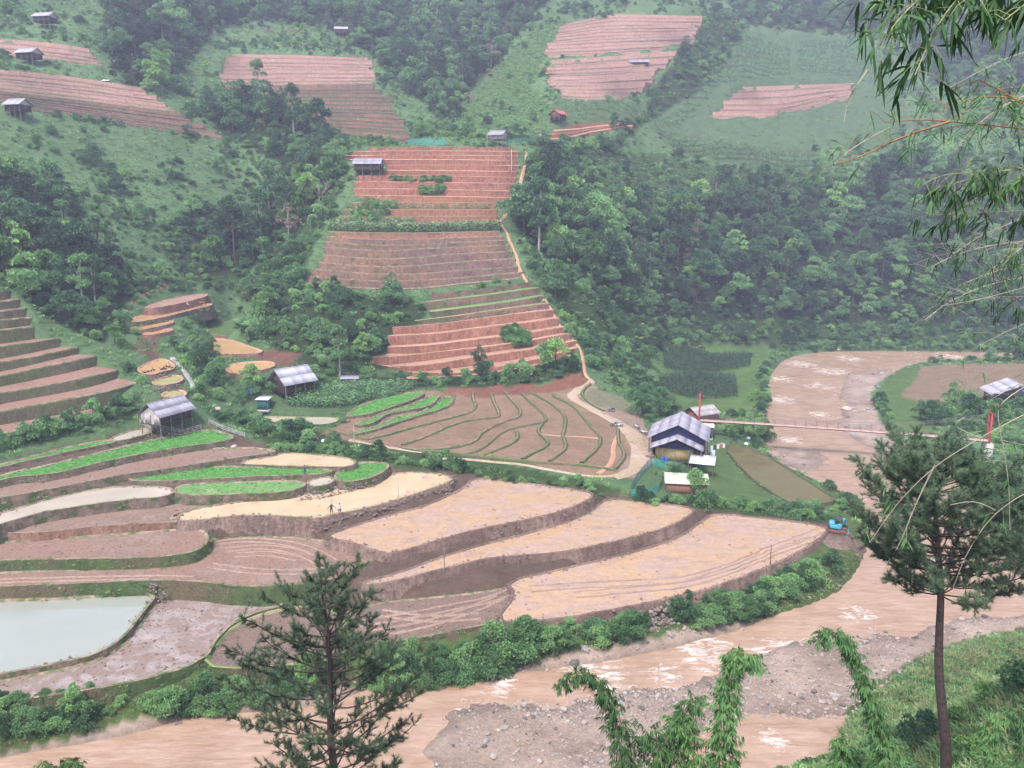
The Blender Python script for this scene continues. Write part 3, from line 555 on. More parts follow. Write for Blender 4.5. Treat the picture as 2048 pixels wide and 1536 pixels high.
# ------------------------------------------------------------------ what grows or lies where (photo px outlines, ground colour)
ZONES = [
 # name, outline, ground albedo
 ('thicket', [(330,430),(470,415),(530,470),(490,570),(380,570),(320,500)], (.05,.085,.03)),
 ('thicket', [(480,610),(560,595),(600,562),(640,470),(700,345),(660,330),(600,470),(520,540),(470,575)], (.06,.1,.035)),
 ('paddy_ground', [(-300,960),(0,925),(300,855),(450,860),(560,900),(780,922),(960,950),(1200,985),(1440,1018),(1680,1045),(1690,1075),(1500,1165),(1230,1240),(1000,1265),(700,1330),(250,1375),(-300,1470)], (.17,.115,.085)),
 ('forest', [(160,-400),(235,20),(222,100),(262,180),(320,188),(350,150),(400,100),(430,60),(520,40),(650,55),(745,110),(790,170),(850,205),(880,240),(905,240),(930,190),(1000,120),(1040,60),(1095,0),(1080,-400)], (.03,.05,.022)),
 ('forest', [(1470,-400),(1450,0),(1500,48),(1600,62),(1720,68),(1800,50),(1850,120),(1900,190),(2050,190),(2400,180),(2400,-400)], (.03,.05,.022)),
 ('thicket', [(1395,38),(1460,20),(1492,90),(1430,150),(1400,205),(1330,232),(1280,250),(1240,310),(1170,330),(1200,290),(1290,232),(1300,180),(1345,130)], (.04,.065,.025)),
 ('crop', [(1485,62),(1720,78),(1800,150),(1830,250),(1760,300),(1600,300),(1450,285),(1330,262),(1300,240),(1380,195),(1440,150)], (.1,.16,.075)),
 ('grass', [(905,262),(925,225),(1000,130),(1100,15),(1130,40),(1095,110),(1065,170),(1110,235),(1050,262),(990,280)], (.09,.17,.05)),
 ('maize', [(1105,202),(1290,203),(1285,243),(1140,247),(1100,235)], (.1,.15,.06)),
 ('maize', [(1290,242),(1330,262),(1450,285),(1620,302),(1640,330),(1560,345),(1450,330),(1350,300)], (.09,.13,.06)),
 ('scrub', [(1150,330),(1250,310),(1350,310),(1450,340),(1640,335),(1700,360),(1560,380),(1400,390),(1280,420),(1190,400)], (.06,.1,.035)),
 ('forest', [(1045,330),(1110,300),(1180,330),(1200,410),(1290,420),(1400,395),(1560,380),(1700,350),(1800,335),(2400,330),(2400,640),(2048,660),(1800,650),(1560,640),(1400,640),(1310,640),(1240,620),(1180,560),(1100,530),(1030,450),(1050,400)], (.025,.042,.018)),
 ('thicket', [(1310,640),(1560,640),(1800,650),(2400,660),(2400,708),(1560,700),(1530,690),(1380,695),(1310,705),(1260,740),(1200,730),(1180,690),(1130,620),(1080,560),(1050,530),(1100,530),(1180,560),(1240,620)], (.05,.085,.03)),
 ('turf', [(1320,700),(1420,690),(1530,690),(1545,720),(1540,830),(1420,830),(1330,810),(1310,760)], (.12,.2,.06)),
 ('forest', [(400,190),(500,198),(600,215),(650,250),(660,290),(690,330),(650,400),(600,470),(520,540),(400,560),(370,520),(430,470),(540,400),(560,330),(470,285),(430,265)], (.03,.05,.02)),
 ('forest', [(-300,330),(0,350),(100,350),(150,420),(180,500),(260,560),(380,560),(250,600),(210,690),(100,640),(20,565),(-300,540)], (.03,.05,.02)),
 ('thicket', [(480,640),(560,590),(600,560),(720,588),(850,606),(850,640),(780,690),(770,740),(640,740),(560,720),(540,690),(480,670)], (.04,.065,.025)),
 ('thicket', [(700,745),(800,757),(960,752),(1150,712),(1170,750),(1050,772),(960,780),(860,775),(760,770)], (.05,.08,.03)),
 ('fan', [(640,868),(700,838),(760,790),(850,780),(960,784),(1080,775),(1160,755),(1185,790),(1230,840),(1260,880),(1255,930),(1225,955),(1130,945),(1000,915),(880,905),(760,895),(690,880)], (.35,.225,.145)),
 ('red_ground', [(880,786),(900,776),(1090,770),(1160,745),(1180,770),(1090,785),(960,795)], (.28,.12,.08)),
 ('yard', [(1130,790),(1180,765),(1215,795),(1250,800),(1280,830),(1310,880),(1300,930),(1270,960),(1230,950),(1262,900),(1240,850),(1190,820)], (.42,.29,.21)),
 ('turf', [(1185,775),(1235,790),(1275,815),(1265,830),(1200,812),(1160,800)], (.25,.24,.14)),
 ('turf', [(1420,870),(1450,885),(1540,985),(1590,1010),(1650,1020),(1500,1015),(1420,990),(1415,920)], (.13,.2,.07)),
 ('dry_field', [(1790,745),(1850,733),(1900,727),(2400,727),(2400,800),(2048,795),(1960,800),(1850,812),(1785,800)], (.3,.21,.13)),
 ('turf', [(1740,800),(1790,742),(1850,730),(1830,760),(1800,790),(1850,810),(1870,880),(1800,870),(1770,840)], (.12,.19,.06)),
 ('scrub', [(560,905),(480,850),(560,845),(700,880),(800,900),(1000,925),(1130,955),(1230,975),(1260,990),(1500,1015),(1680,1030),(1690,1050),(1560,1035),(1400,1015),(1200,990),(950,950),(780,930)], (.06,.1,.035)),
 ('red_ground', [(540,700),(600,705),(620,735),(560,730),(500,712)], (.22,.11,.075)),
]
BAND = {'forest': 1, 'thicket': 2, 'crop': 3, 'grass': 4, 'maize': 5, 'scrub': 6, 'turf': 7, 'fan': 8, 'red_ground': 9, 'yard': 10, 'dry_field': 11}
def zone_at(u, v, y):
    z = np.zeros(np.shape(u), int)
    for k, (nm, q, c) in enumerate(ZONES): z = np.where(inpoly(u, v, q) & (y > 66), k + 1, z)
    return z
jit_u = PU + fbm(GX, GY, 6, 51, 3) * 7; jit_v = PV + fbm(GX, GY, 6, 52, 3) * 4
ZID = zone_at(jit_u, jit_v, GY)
gcol = np.zeros(GX.shape + (4,), np.float32); gcol[..., 3] = 1
gcol[..., :3] = (.125, .21, .09)
var = fbm(GX, GY, 30, 61, 4)[..., None]
gcol[..., :3] *= 1 + .35 * var
for k, (nm, q, c) in enumerate(ZONES):
    m = ZID == k + 1; gcol[m, :3] = np.array(c) * (1 + .12 * var[m])
# bare patches on the scrub slopes
bare = (ZID == 0) & (fbm(GX, GY, 16, 71, 4) > .52) & (GY > 100); gcol[bare, :3] = (.16, .12, .07)
gcol[(GY < 66), :3] = (.08, .13, .04)
rb = sdR + rough_ * .5 > np.where(GY < 75, -.2, .9)
gcol[rb & (GY > 52), :3] = (.43, .34, .285)
gn = np.clip(.5 + fbm(GX, GY, 5, 77, 4), 0, 1)[..., None]; wetl = smooth(water_z(GY) + .35, water_z(GY) + .02, GZ)[..., None]
barcol = (np.array([.56, .42, .335]) * gn + np.array([.45, .33, .255]) * (1 - gn)) * (1 - .3 * wetl)
mm = rb & (GY > 52); gcol[mm, :3] = barcol[mm]
strip = (sdR < .9) & (sdR > -5) & (GY > 62) & (GY < 140); gcol[strip & (rough_ < .35), :3] = (.11, .16, .05)
gcol[strip & (rough_ >= .35), :3] = (.12, .115, .06)
n_ = NT('terrain'); P = n_.pos(); at = n_.n('ShaderNodeAttribute'); at.attribute_name = 'col'
a = n_.noise(.25, 6, .7, P); b = n_.noise(1.7, 6, .7, P)
c = n_.mix(n_.ramp(a, [(.3, (0, 0, 0)), (.7, (1, 1, 1))]), n_.mix(.35, at.outputs['Color'], (0, 0, 0)), at.outputs['Color'])
c = n_.mix(n_.ramp(b, [(.3, (0, 0, 0)), (.7, (1, 1, 1))]), n_.mix(.3, c, (0, 0, 0)), c)
n_.bsdf(c, .95, n_.bump(b, 1.0, .5), .12)
idx = np.arange(NA * NR).reshape(NR, NA)
F = np.stack([idx[:-1, :-1], idx[:-1, 1:], idx[1:, 1:], idx[1:, :-1]], -1).reshape(-1, 4)
me = mesh_np('terrain', np.stack([GX, GY, GZ], -1).reshape(-1, 3), F, [M('terrain')], smooth_=True)
ca_ = me.color_attributes.new('col', 'FLOAT_COLOR', 'POINT'); ca_.data.foreach_set('color', gcol.reshape(-1))
tag(link('terrain', me), 'steep green valley sides and floor around the river', 'hillside', kind='structure')

# ------------------------------------------------------------------ river
m = (sdR > -3.2) & (GY > 48); cell = m[:-1, :-1] | m[1:, 1:]
ii, jj = np.nonzero(cell); rF = np.stack([idx[ii, jj], idx[ii, jj + 1], idx[ii + 1, jj + 1], idx[ii + 1, jj]], -1)
used, inv = np.unique(rF, return_inverse=True); RX = GX.ravel()[used]; RY = GY.ravel()[used]
RAP = [(1200,1325,5),(1230,1370,4),(1330,1345,4),(1400,1310,5),(1420,1290,5),(1530,1305,4),(1560,1300,4),(1150,1325,4),(1060,1300,4),(1720,1225,3),(930,1420,3),(1000,1360,4),(1590,1300,4),(1640,1290,3),(1550,1478,3),
       (1600,730,10),(1660,745,10),(1700,720,9),(1560,800,8),(1640,775,8),(1640,830,6),(1580,880,5),(1900,715,9),(1700,1230,3),(1560,760,7)]
rap = np.zeros(len(RX))
for u, v, r in RAP:
    x, y, z = atZ(u, v, 2.3); rap = np.maximum(rap, smooth(r * 1.3, r * .2, np.hypot(RX - x, (RY - y) * .8)))
rap = np.maximum(rap, .55 * smooth(190, 250, RY))
RZ = water_z(RY) + fbm(RX, RY, 1.6, 81, 3) * (.03 + .1 * rap)
me = mesh_np('river', np.stack([RX, RY, RZ], 1), inv.reshape(-1, 4), [M('river_water')], smooth_=True)
at_ = me.attributes.new('rapid', 'FLOAT', 'POINT'); at_.data.foreach_set('value', rap.astype(np.float32))
tag(link('river', me), 'muddy orange river in spate curving through the valley', 'river', kind='structure')

# ------------------------------------------------------------------ paddies
def poly_sheet(W, z, step=1.1, disp=None):
    W = np.asarray(W); x0, y0 = W.min(0); x1, y1 = W.max(0)
    gx, gy = np.meshgrid(np.arange(x0, x1, step), np.arange(y0, y1, step)); gx = gx.ravel() + rng.uniform(-.3, .3, gx.size) * step; gy = gy.ravel() + rng.uniform(-.3, .3, gy.size) * step
    k = polysd(gx, gy, W) > step * .45; pts = np.vstack([W, np.stack([gx[k], gy[k]], 1)]); n = len(W)
    vs, es, fs, *_ = delaunay_2d_cdt([Vector(p) for p in pts], [], [list(range(n))], 1, 1e-5)
    v = np.array([(p.x, p.y) for p in vs]); zz = np.full(len(v), z)
    if disp is not None: zz = zz + disp(v[:, 0], v[:, 1]) * smooth(0, .8, polysd(v[:, 0], v[:, 1], W))
    return np.c_[v, zz], [tuple(f) for f in fs]
def normals2(W):
    d = np.roll(W, -1, 0) - np.roll(W, 1, 0); d /= np.linalg.norm(d, axis=1)[:, None] + 1e-9
    nrm = np.stack([d[:, 1], -d[:, 0]], 1)
    A = .5 * np.sum(W[:, 0] * np.roll(W[:, 1], -1) - np.roll(W[:, 0], -1) * W[:, 1])
    return nrm if A > 0 else -nrm                     # outward
def band(profile, W, closed=True):
    """profile: list of (offset outward, z array or number); strips between neighbours"""
    N = normals2(W); n = len(W); rows = [np.c_[W + N * o, np.broadcast_to(z, n)] for o, z in profile]
    V = np.vstack(rows); F = []
    for r in range(len(rows) - 1):
        for i in range(n if closed else n - 1):
            j = (i + 1) % n; F.append((r * n + i, r * n + j, (r + 1) * n + j, (r + 1) * n + i))
    return V, np.array(F)
for (nm, px, z, ms, mk, ml, bh, W) in FIELDS:
    rut = None
    if ms in ('soil_plough', 'wet_plough', 'soil_brown'): rut = lambda x, y: fbm(x, y, 1.3, 91, 3) * (.13 if ms != 'wet_plough' else .09)
    if ms == 'muddy_water': rut = lambda x, y: fbm(x, y, 1.6, 93, 3) * .05
    V, F = poly_sheet(W, z, .6 if rut else 1.6, rut)
    fo = link(nm, mesh_np(nm, V, F, [M(ms)], smooth_=True)); tag(fo, kind='structure')
    jit = fbm(W[:, 0], W[:, 1], 1.8, 95, 3) * .07; wv = fbm(W[:, 0], W[:, 1], 2.5, 97, 3) * .12
    N = normals2(W)
    def rows(prof): return prof
    V, F = band([(-.28, z - .05), (-.16, z + bh * .8 + jit), (.05, z + bh + jit), (.2, z + bh * .8 + jit)], W)
    link('bund', mesh_np('bund', V, F, [M(ml)], smooth_=True), fo)
    V, F = band([(.2, z + bh * .8 + jit), (.38, z - .35 + jit), (.62 + 0, z - 1.0), (1.0, z - 2.0), (1.5, z - 3.2)], W)
    k = V.shape[0] // 5; sh = fbm(V[:, 0], V[:, 1], 1.1, 99, 3)[:, None] * .16
    V[k:, :2] += (np.tile(N, (5, 1)) * sh)[k:]
    link('bank', mesh_np('bank', V, F, [M(mk)], smooth_=True), fo)

# ------------------------------------------------------------------ terraces of the hillsides, one step at a time
for (nm, lines, mr, mb, ml), Ls in zip(PLOTS, LOFT):
    far = nm == 'hill_plot'; root = link(nm, None); tag(root, kind='structure')
    n = len(Ls[0]); s0 = Ls[0].mean(0); root.location = s0
    for i in range(len(Ls) - 1):
        L = Ls[i] - s0; U = Ls[i + 1] - s0
        wob = fbm(L[:, 0] + i * 7, L[:, 1], 5, 101, 3) * (.25 if far else .18)
        d = U - L; hd = np.hypot(d[:, 0], d[:, 1])[:, None]; e2 = d[:, :2] / (hd + 1e-6)
        dz = np.maximum(d[:, 2], .3); run = np.minimum(dz * .42, hd[:, 0] * .5)
        Bk = np.c_[U[:, :2] - e2 * (run + wob)[:, None], L[:, 2] + .03]           # back of this bench
        lipw = .35 if not far else .5
        lipi = np.c_[L[:, :2] + e2 * np.minimum(lipw, hd * .3), L[:, 2] + .1]
        top = np.c_[U[:, :2] - e2 * .08, U[:, 2] + .02]
        def strip_mesh(name, rowsv, mat, sm=True):
            V = np.vstack(rowsv); F = []
            m_ = len(rowsv[0])
            a = np.arange(m_ - 1); fs = [np.stack([r * m_ + a, r * m_ + a + 1, (r + 1) * m_ + a + 1, (r + 1) * m_ + a], 1) for r in range(len(rowsv) - 1)]
            return mesh_np(name, V, np.vstack(fs), [M(mat)], smooth_=sm)
        mbench = mb
        st = link('terrace', strip_mesh('terrace', [lipi - [0, 0, .04], .5 * (lipi + Bk) - [0, 0, .02], Bk], mbench), root)
        nz = fbm(Bk[:, 0] * 2 + i, Bk[:, 1] * 2, 1.6, 103, 3)[:, None] * .14
        m1 = Bk * .66 + top * .34; m2 = Bk * .33 + top * .67; m1[:, :2] += e2 * nz; m2[:, :2] -= e2 * nz
        link('riser', strip_mesh('riser', [Bk, m1, m2, top], mr), st)
        link('lip', strip_mesh('lip', [L - np.c_[e2 * (.36 if far else .16), np.full(n, .45 if far else .14)], L + np.c_[e2 * (-.12 if far else .0), np.full(n, .1)], lipi], ml), st)
    # foot and side walls so the steps stand on the land
    L = Ls[0] - s0; dn = Ls[0] - Ls[1]; e2 = dn[:, :2] / (np.hypot(dn[:, 0], dn[:, 1])[:, None] + 1e-6)
    link('foot_bank', strip_mesh('foot_bank', [L - [0, 0, .02], np.c_[L[:, :2] + e2 * .6, L[:, 2] - 1.2], np.c_[L[:, :2] + e2 * 1.8, L[:, 2] - 3.2]], 'bank_green' if Ls is LOFT[0] or Ls is LOFT[5] else mr), root)
    for e, sgn in ((0, -1), (-1, 1)):
        P0 = np.array([l[e] for l in Ls]) - s0; o = np.array([(l[e] - l[-2 if e else 1])[:2] for l in Ls]); o /= np.linalg.norm(o, axis=1)[:, None] + 1e-9
        P0 = np.repeat(P0, 2, 0); o = np.repeat(o, 2, 0); P0[1:-1:2, :] = P0[2::2, :] * [1, 1, 0] + P0[1:-1:2, :] * [0, 0, 1]
        link('side_bank', strip_mesh('side_bank', [P0 + [0, 0, .02], np.c_[P0[:, :2] + o * 1.0, P0[:, 2] - 1.2], np.c_[P0[:, :2] + o * 2.2, P0[:, 2] - 3.4]], 'bank_brown' if far else 'bank_green'), root)
# ------------------------------------------------------------------ plant building blocks
def unit(v): return v / (np.linalg.norm(v, axis=-1, keepdims=True) + 1e-9)
def rdir(n, g=rng):
    return unit(g.normal(size=(n, 3)))
def leaf_quads(P, D, L, W, g=rng):
    n = len(P); L = np.broadcast_to(L, n)[:, None]; W = np.broadcast_to(W, n)[:, None]
    S = unit(np.cross(D, rdir(n, g))); N = np.cross(D, S)
    V = np.stack([P, P + D * L * .45 + S * W * .5 + N * L * .06, P + D * L, P + D * L * .45 - S * W * .5 + N * L * .06], 1).reshape(-1, 3)
    return V, np.arange(4 * n).reshape(n, 4)
def leaf_long(P, D, L, W, droop=.25, g=rng):            # slender bent leaf of three segments
    n = len(P); L = np.broadcast_to(L, n)[:, None]; W = np.broadcast_to(W, n)[:, None]
    S = unit(np.cross(D, rdir(n, g) * .6 + np.array([0, 0, 1.]))); dn = np.array([0, 0, -1.]) * droop
    c1 = P + D * L * .3 + dn * L * .06; c2 = P + D * L * .65 + dn * L * .3; tip = P + D * L * .97 + dn * L * .8
    V = np.stack([P - S * W * .08, P + S * W * .08, c1 + S * W * .5, c1 - S * W * .5, c2 + S * W * .42, c2 - S * W * .42, tip + S * W * .03, tip - S * W * .03], 1).reshape(-1, 3)
    b = np.arange(n)[:, None] * 8
    F = np.concatenate([b + [0, 1, 2, 3], b + [3, 2, 4, 5], b + [5, 4, 6, 7]], 0)
    return V, F
def tube(pts, rad, sides=6):
    pts = np.asarray(pts, float); n = len(pts); rad = np.broadcast_to(rad, n)
    T = unit(np.gradient(pts, axis=0)); ref = np.where(np.abs(T[:, 2:3]) > .9, np.array([[1., 0, 0]]), np.array([[0, 0, 1.]]))
    A = unit(np.cross(T, ref)); B = np.cross(T, A); th = np.linspace(0, 2 * math.pi, sides, endpoint=False)
    V = (pts[:, None] + (A[:, None] * np.cos(th)[None, :, None] + B[:, None] * np.sin(th)[None, :, None]) * rad[:, None, None]).reshape(-1, 3)
    i = np.arange(n - 1)[:, None] * sides; k = np.arange(sides)[None]; k2 = (k + 1) % sides
    F = np.stack([i + k, i + k2, i + sides + k2, i + sides + k], -1).reshape(-1, 4)
    return V, F
def join(parts):
    Vs, Fs, o = [], [], 0
    for V, F in parts: Vs.append(V); Fs.append(F + o); o += len(V)
    return np.vstack(Vs), np.vstack(Fs)
def crown(seed, h, r, base, lobes, nleaf, size, flat=.8, g=None):
    g = np.random.default_rng(seed)
    k = 0; C_ = []; Rr = []
    for q in range(lobes):
        t = g.uniform(0, 1); a = g.uniform(0, 2 * math.pi); prof = math.sin(math.pi * min(1, .18 + .8 * t)) ** .7
        rr = r * prof * math.sqrt(g.uniform(.05, .8)); C_.append((math.cos(a) * rr, math.sin(a) * rr, base + (h - base) * (.12 + .76 * t))); Rr.append(r * g.uniform(.28, .5) * (1.05 - .35 * t))
    C_ = np.array(C_); Rr = np.array(Rr); w = Rr ** 2 / np.sum(Rr ** 2); li = g.choice(lobes, nleaf, p=w)
    d = rdir(nleaf, g); d[:, 2] = np.where(d[:, 2] < -.35, -d[:, 2], d[:, 2])
    rad = Rr[li] * (1 - .55 * g.uniform(0, 1, nleaf) ** 2.2); P = C_[li] + d * rad[:, None] * np.array([1, 1, flat])
    D = unit(d * .55 + rdir(nleaf, g) * .75 + np.array([0, 0, -.15]))
    return leaf_quads(P, D, size * g.uniform(.6, 1.35, nleaf), size * g.uniform(.45, .8, nleaf), g), C_
def trunk_mesh(seed, h, r0, C_, nb=5):
    g = np.random.default_rng(seed); bend = g.normal(0, .25, 2)
    z = np.linspace(-.8, h * .8, 7); p = np.stack([bend[0] * (z / h) ** 2 * 2, bend[1] * (z / h) ** 2 * 2, z], 1)
    parts = [tube(p, r0 * (1 - .75 * np.linspace(0, 1, 7)), 6)]
    for c in C_[g.permutation(len(C_))[:nb]]:
        s = p[min(6, 2 + int(g.integers(0, 4)))]; m = (s + c) / 2 + np.array([0, 0, .15 * h * g.uniform(0, 1)])
        parts.append(tube([s, m, c], [r0 * .4, r0 * .25, r0 * .08], 4))
    return join(parts)
# broadleaf trees seen across the valley: (crown mesh, trunk mesh)
TREES = {}
def tree_kind(key, seed, h, r, base, lobes, nleaf, size, leaf, bark='bark', flat=.8):
    (V, F), C_ = crown(seed, h, r, base, lobes, nleaf, size, flat); tv, tf = trunk_mesh(seed + 1, h, .018 * h + .06, C_)
    TREES[key] = (mesh_np('crown', V, F, [M(leaf)]), mesh_np('trunk', tv, tf, [M(bark)]))
for i in range(4): tree_kind(f'forest{i}', 100 + i, 8.5 + i * .8, 3.3 + .25 * i, 1.2, 15, 2300, .5, ['leaf_forest', 'leaf_forest', 'leaf_dark', 'leaf_forest'][i])
tree_kind('bright0', 120, 8.0, 3.4, 1.6, 13, 1700, .55, 'leaf_bright', flat=.55)
tree_kind('bright1', 121, 9.5, 3.0, 1.5, 14, 1800, .5, 'leaf_bright', flat=.6)
tree_kind('tall0', 123, 13.0, 2.6, 3.5, 16, 1800, .5, 'leaf_forest', 'bark_pale')
tree_kind('bush0', 130, 3.2, 2.2, .0, 12, 1500, .36, 'leaf_bush'); tree_kind('bush1', 131, 2.6, 2.0, .0, 10, 1300, .32, 'leaf_bush')
tree_kind('bush2', 132, 4.2, 2.2, .0, 12, 1600, .36, 'leaf_forest'); tree_kind('bush3', 133, 2.4, 1.7, .0, 10, 1100, .3, 'leaf_bright')
for i_, (h_, r_0, lm_) in enumerate(((3.4, 1.9, 'leaf_bush'), (2.6, 1.8, 'leaf_forest'), (4.0, 1.7, 'leaf_bush'), (2.2, 2.0, 'leaf_bright'))): tree_kind(f'hedge{i_}', 150 + i_, h_, r_0, .0, 22, 4200, .21, lm_)
tree_kind('dead0', 147, 7.5, 2.4, 1.5, 9, 380, .4, 'leaf_brown', 'bark_pale')
tree_kind('wide0', 148, 9.0, 4.6, 2.5, 18, 2600, .55, 'leaf_forest', flat=.5); tree_kind('cone0', 149, 11.0, 2.4, .8, 18, 2200, .42, 'leaf_dark')
tree_kind('yard0', 140, 6.5, 3.6, .8, 16, 3600, .34, 'leaf_forest'); tree_kind('yard1', 141, 5.0, 2.4, .6, 14, 2600, .3, 'leaf_bush')
def plant(name, key, loc, sc=1.0, rz=None, label=None, cat='tree', group=None, sz=None):
    e = empty(name, loc, random.uniform(0, 6.28) if rz is None else rz); e.scale = (sc, sc, sc if sz is None else sz)
    cm, tm = TREES[key]; link('crown', cm, e); link('trunk', tm, e); return tag(e, label, cat, group)
# tufts and crop plants
def tuft(seed, n, h, spread, w, mat, lean=.5):
    g = np.random.default_rng(seed); a = g.uniform(0, 6.28, n); rr = spread * np.sqrt(g.uniform(0, 1, n))
    P = np.stack([np.cos(a) * rr, np.sin(a) * rr, np.full(n, -.05)], 1); a2 = a + g.normal(0, .8, n); k = g.uniform(.1, lean, n)
    D = unit(np.stack([np.cos(a2) * k, np.sin(a2) * k, np.ones(n)], 1)); V, F = leaf_long(P, D, h * g.uniform(.5, 1.15, n), w, .45, g)
    return mesh_np('tuft', V, F, [M(mat)])
def maize(seed, h, mat, nl=8):
    g = np.random.default_rng(seed); z = np.linspace(.15, .8, nl) * h; a = np.arange(nl) * 2.4 + g.uniform(0, 6)
    P = np.stack([0 * z, 0 * z, z], 1); D = unit(np.stack([np.cos(a) * .8, np.sin(a) * .8, np.full(nl, .75)], 1))
    V, F = leaf_long(P, D, h * .55 * g.uniform(.8, 1.2, nl), h * .11, .8, g); tv, tf = tube([(0, 0, -.1), (0, 0, h * .5), (.03, 0, h)], [.03, .025, .008], 4)
    V, F = join([(V, F), (tv, tf)]); return mesh_np('maize', V, F, [M(mat)])
def proto(me): return bpy.data.objects.new(me.name, me)      # never linked: only scattered from
def gn_scatter(name, pts, rz, sc, ids, protos, label, cat, tilt=None):
    """one object whose points carry copies of the given meshes"""
    me = bpy.data.meshes.new(name); n = len(pts); me.vertices.add(n); me.vertices.foreach_set('co', np.asarray(pts, np.float32).ravel())
    for nm, ty, dat in (('rz', 'FLOAT', rz), ('sc', 'FLOAT', sc), ('idx', 'INT', ids)):
        at_ = me.attributes.new(nm, ty, 'POINT'); at_.data.foreach_set('value', np.asarray(dat, np.float32 if ty == 'FLOAT' else np.int32))
    cl = bpy.data.collections.new(name + '_kinds')
    for p in protos: cl.objects.link(p)
    g = bpy.data.node_groups.new(name, 'GeometryNodeTree'); g.interface.new_socket('Geometry', in_out='INPUT', socket_type='NodeSocketGeometry'); g.interface.new_socket('Geometry', in_out='OUTPUT', socket_type='NodeSocketGeometry')
    N = g.nodes; gi = N.new('NodeGroupInput'); go = N.new('NodeGroupOutput'); ci = N.new('GeometryNodeCollectionInfo'); ci.inputs[0].default_value = cl; ci.inputs[1].default_value = True; ci.inputs[2].default_value = True
    ip = N.new('GeometryNodeInstanceOnPoints'); ip.inputs['Pick Instance'].default_value = True
    def attr(nm, ty):
        a = N.new('GeometryNodeInputNamedAttribute'); a.data_type = ty; a.inputs[0].default_value = nm; return a.outputs[0]
    cx = N.new('ShaderNodeCombineXYZ'); g.links.new(attr('rz', 'FLOAT'), cx.inputs[2])
    g.links.new(gi.outputs[0], ip.inputs['Points']); g.links.new(ci.outputs[0], ip.inputs['Instance']); g.links.new(attr('idx', 'INT'), ip.inputs['Instance Index'])
    g.links.new(cx.outputs[0], ip.inputs['Rotation']); g.links.new(attr('sc', 'FLOAT'), ip.inputs['Scale']); g.links.new(ip.outputs[0], go.inputs[0])
    o = link(name, me); md = o.modifiers.new('scatter', 'NODES'); md.node_group = g
    return tag(o, label, cat, kind='stuff')
# ------------------------------------------------------------------ where plants may stand
EXC = np.zeros(GX.shape)
for f in FIELDS: EXC = np.maximum(EXC, smooth(-2.2, -.8, sd_box(f[-1][::4], 4)))
for Ls in LOFT:
    o2 = np.vstack([Ls[0][::6, :2], np.array([l[-1, :2] for l in Ls[1:-1]]).reshape(-1, 2), Ls[-1][::-6, :2], np.array([l[0, :2] for l in Ls[-2:0:-1]]).reshape(-1, 2)])
    EXC = np.maximum(EXC, smooth(-1.2, .2, sd_box(o2, 4)))
EXC = np.maximum(EXC, smooth(-1.6, -.5, sdR) * (GY > 52))
def keep_clear(pts, r, px=True):                      # roads, yards and houses
    global EXC
    W = ground_px(pts)[:, :2] if px else np.asarray(pts, float)
    W = resample(W, step=1.0) if len(W) > 1 else W
    for q in W: EXC = np.maximum(EXC, smooth(r + .8, r - .4, np.hypot(GX - q[0], GY - q[1])))
def jittered(cell, ymin, ymax):
    """one candidate spot per cell of ground, in plan"""
    xs = np.arange(-AM * (ymax + 30), AM * (ymax + 30), cell); ys = np.arange(ymin, ymax, cell); x, y = np.meshgrid(xs, ys)
    x = x.ravel() + rng.uniform(-.5, .5, x.size) * cell; y = y.ravel() + rng.uniform(-.5, .5, y.size) * cell
    k = np.abs(x) < .72 * y + 25; x, y = x[k], y[k]; z = gz(x, y); u, v, f = project(x, y, z)
    k = (u > -160) & (u < 2210) & (v > -120) & (v < 1700); x, y, z, u, v = x[k], y[k], z[k], u[k], v[k]
    zid = zone_at(u + rng.normal(0, 3, len(u)), v + rng.normal(0, 2, len(u)), y)
    k = bil(EXC, x, y) < .5
    return x[k], y[k], z[k], u[k], v[k], zid[k]
ZNAME = np.array(['slope'] + [z[0] for z in ZONES])
# ------------------------------------------------------------------ clear ground for tracks and buildings
for pts, r in (([(1060,300),(1050,340),(1035,400),(1000,440),(1015,465),(1035,510),(1048,550),(1070,580),(1100,610),(1122,650),(1150,680),(1168,720),(1172,755)], 1.2),
               ([(1172,755),(1150,785),(1190,820),(1235,850),(1265,890),(1265,930),(1230,952)], 3.0), ([(1230,952),(1100,945),(950,920),(880,915)], 1.2), ([(690,885),(760,893),(830,908)], 1.2),
               ([(1345,900),(1345,925)], 8.0), ([(1400,930),(1400,955)], 4.0), ([(1280,960),(1330,975)], 5.0), ([(1410,865),(1425,905)], 3.0), ([(1400,830)], 5.0), ([(345,850)], 6.0), ([(585,780)], 5.0), ([(530,815)], 3.0),
               ([(740,345)], 6.5), ([(1000,288)], 5.0), ([(1115,245)], 4.5), ([(1278,138)], 7.0), ([(92,55)], 6.5), ([(62,125)], 7.0), ([(40,232)], 6.0), ([(683,68)], 6.0), ([(2020,800)], 9.0), ([(640,868),(690,878)], 3.0),
               ([(600,805),(700,805),(800,772)], 5.0), ([(1420,845),(1380,835)], 3.0), ([(1960,890)], 3.0), ([(1660,1050),(1690,1062),(1680,1085)], 4.5)):
    keep_clear(pts, r)
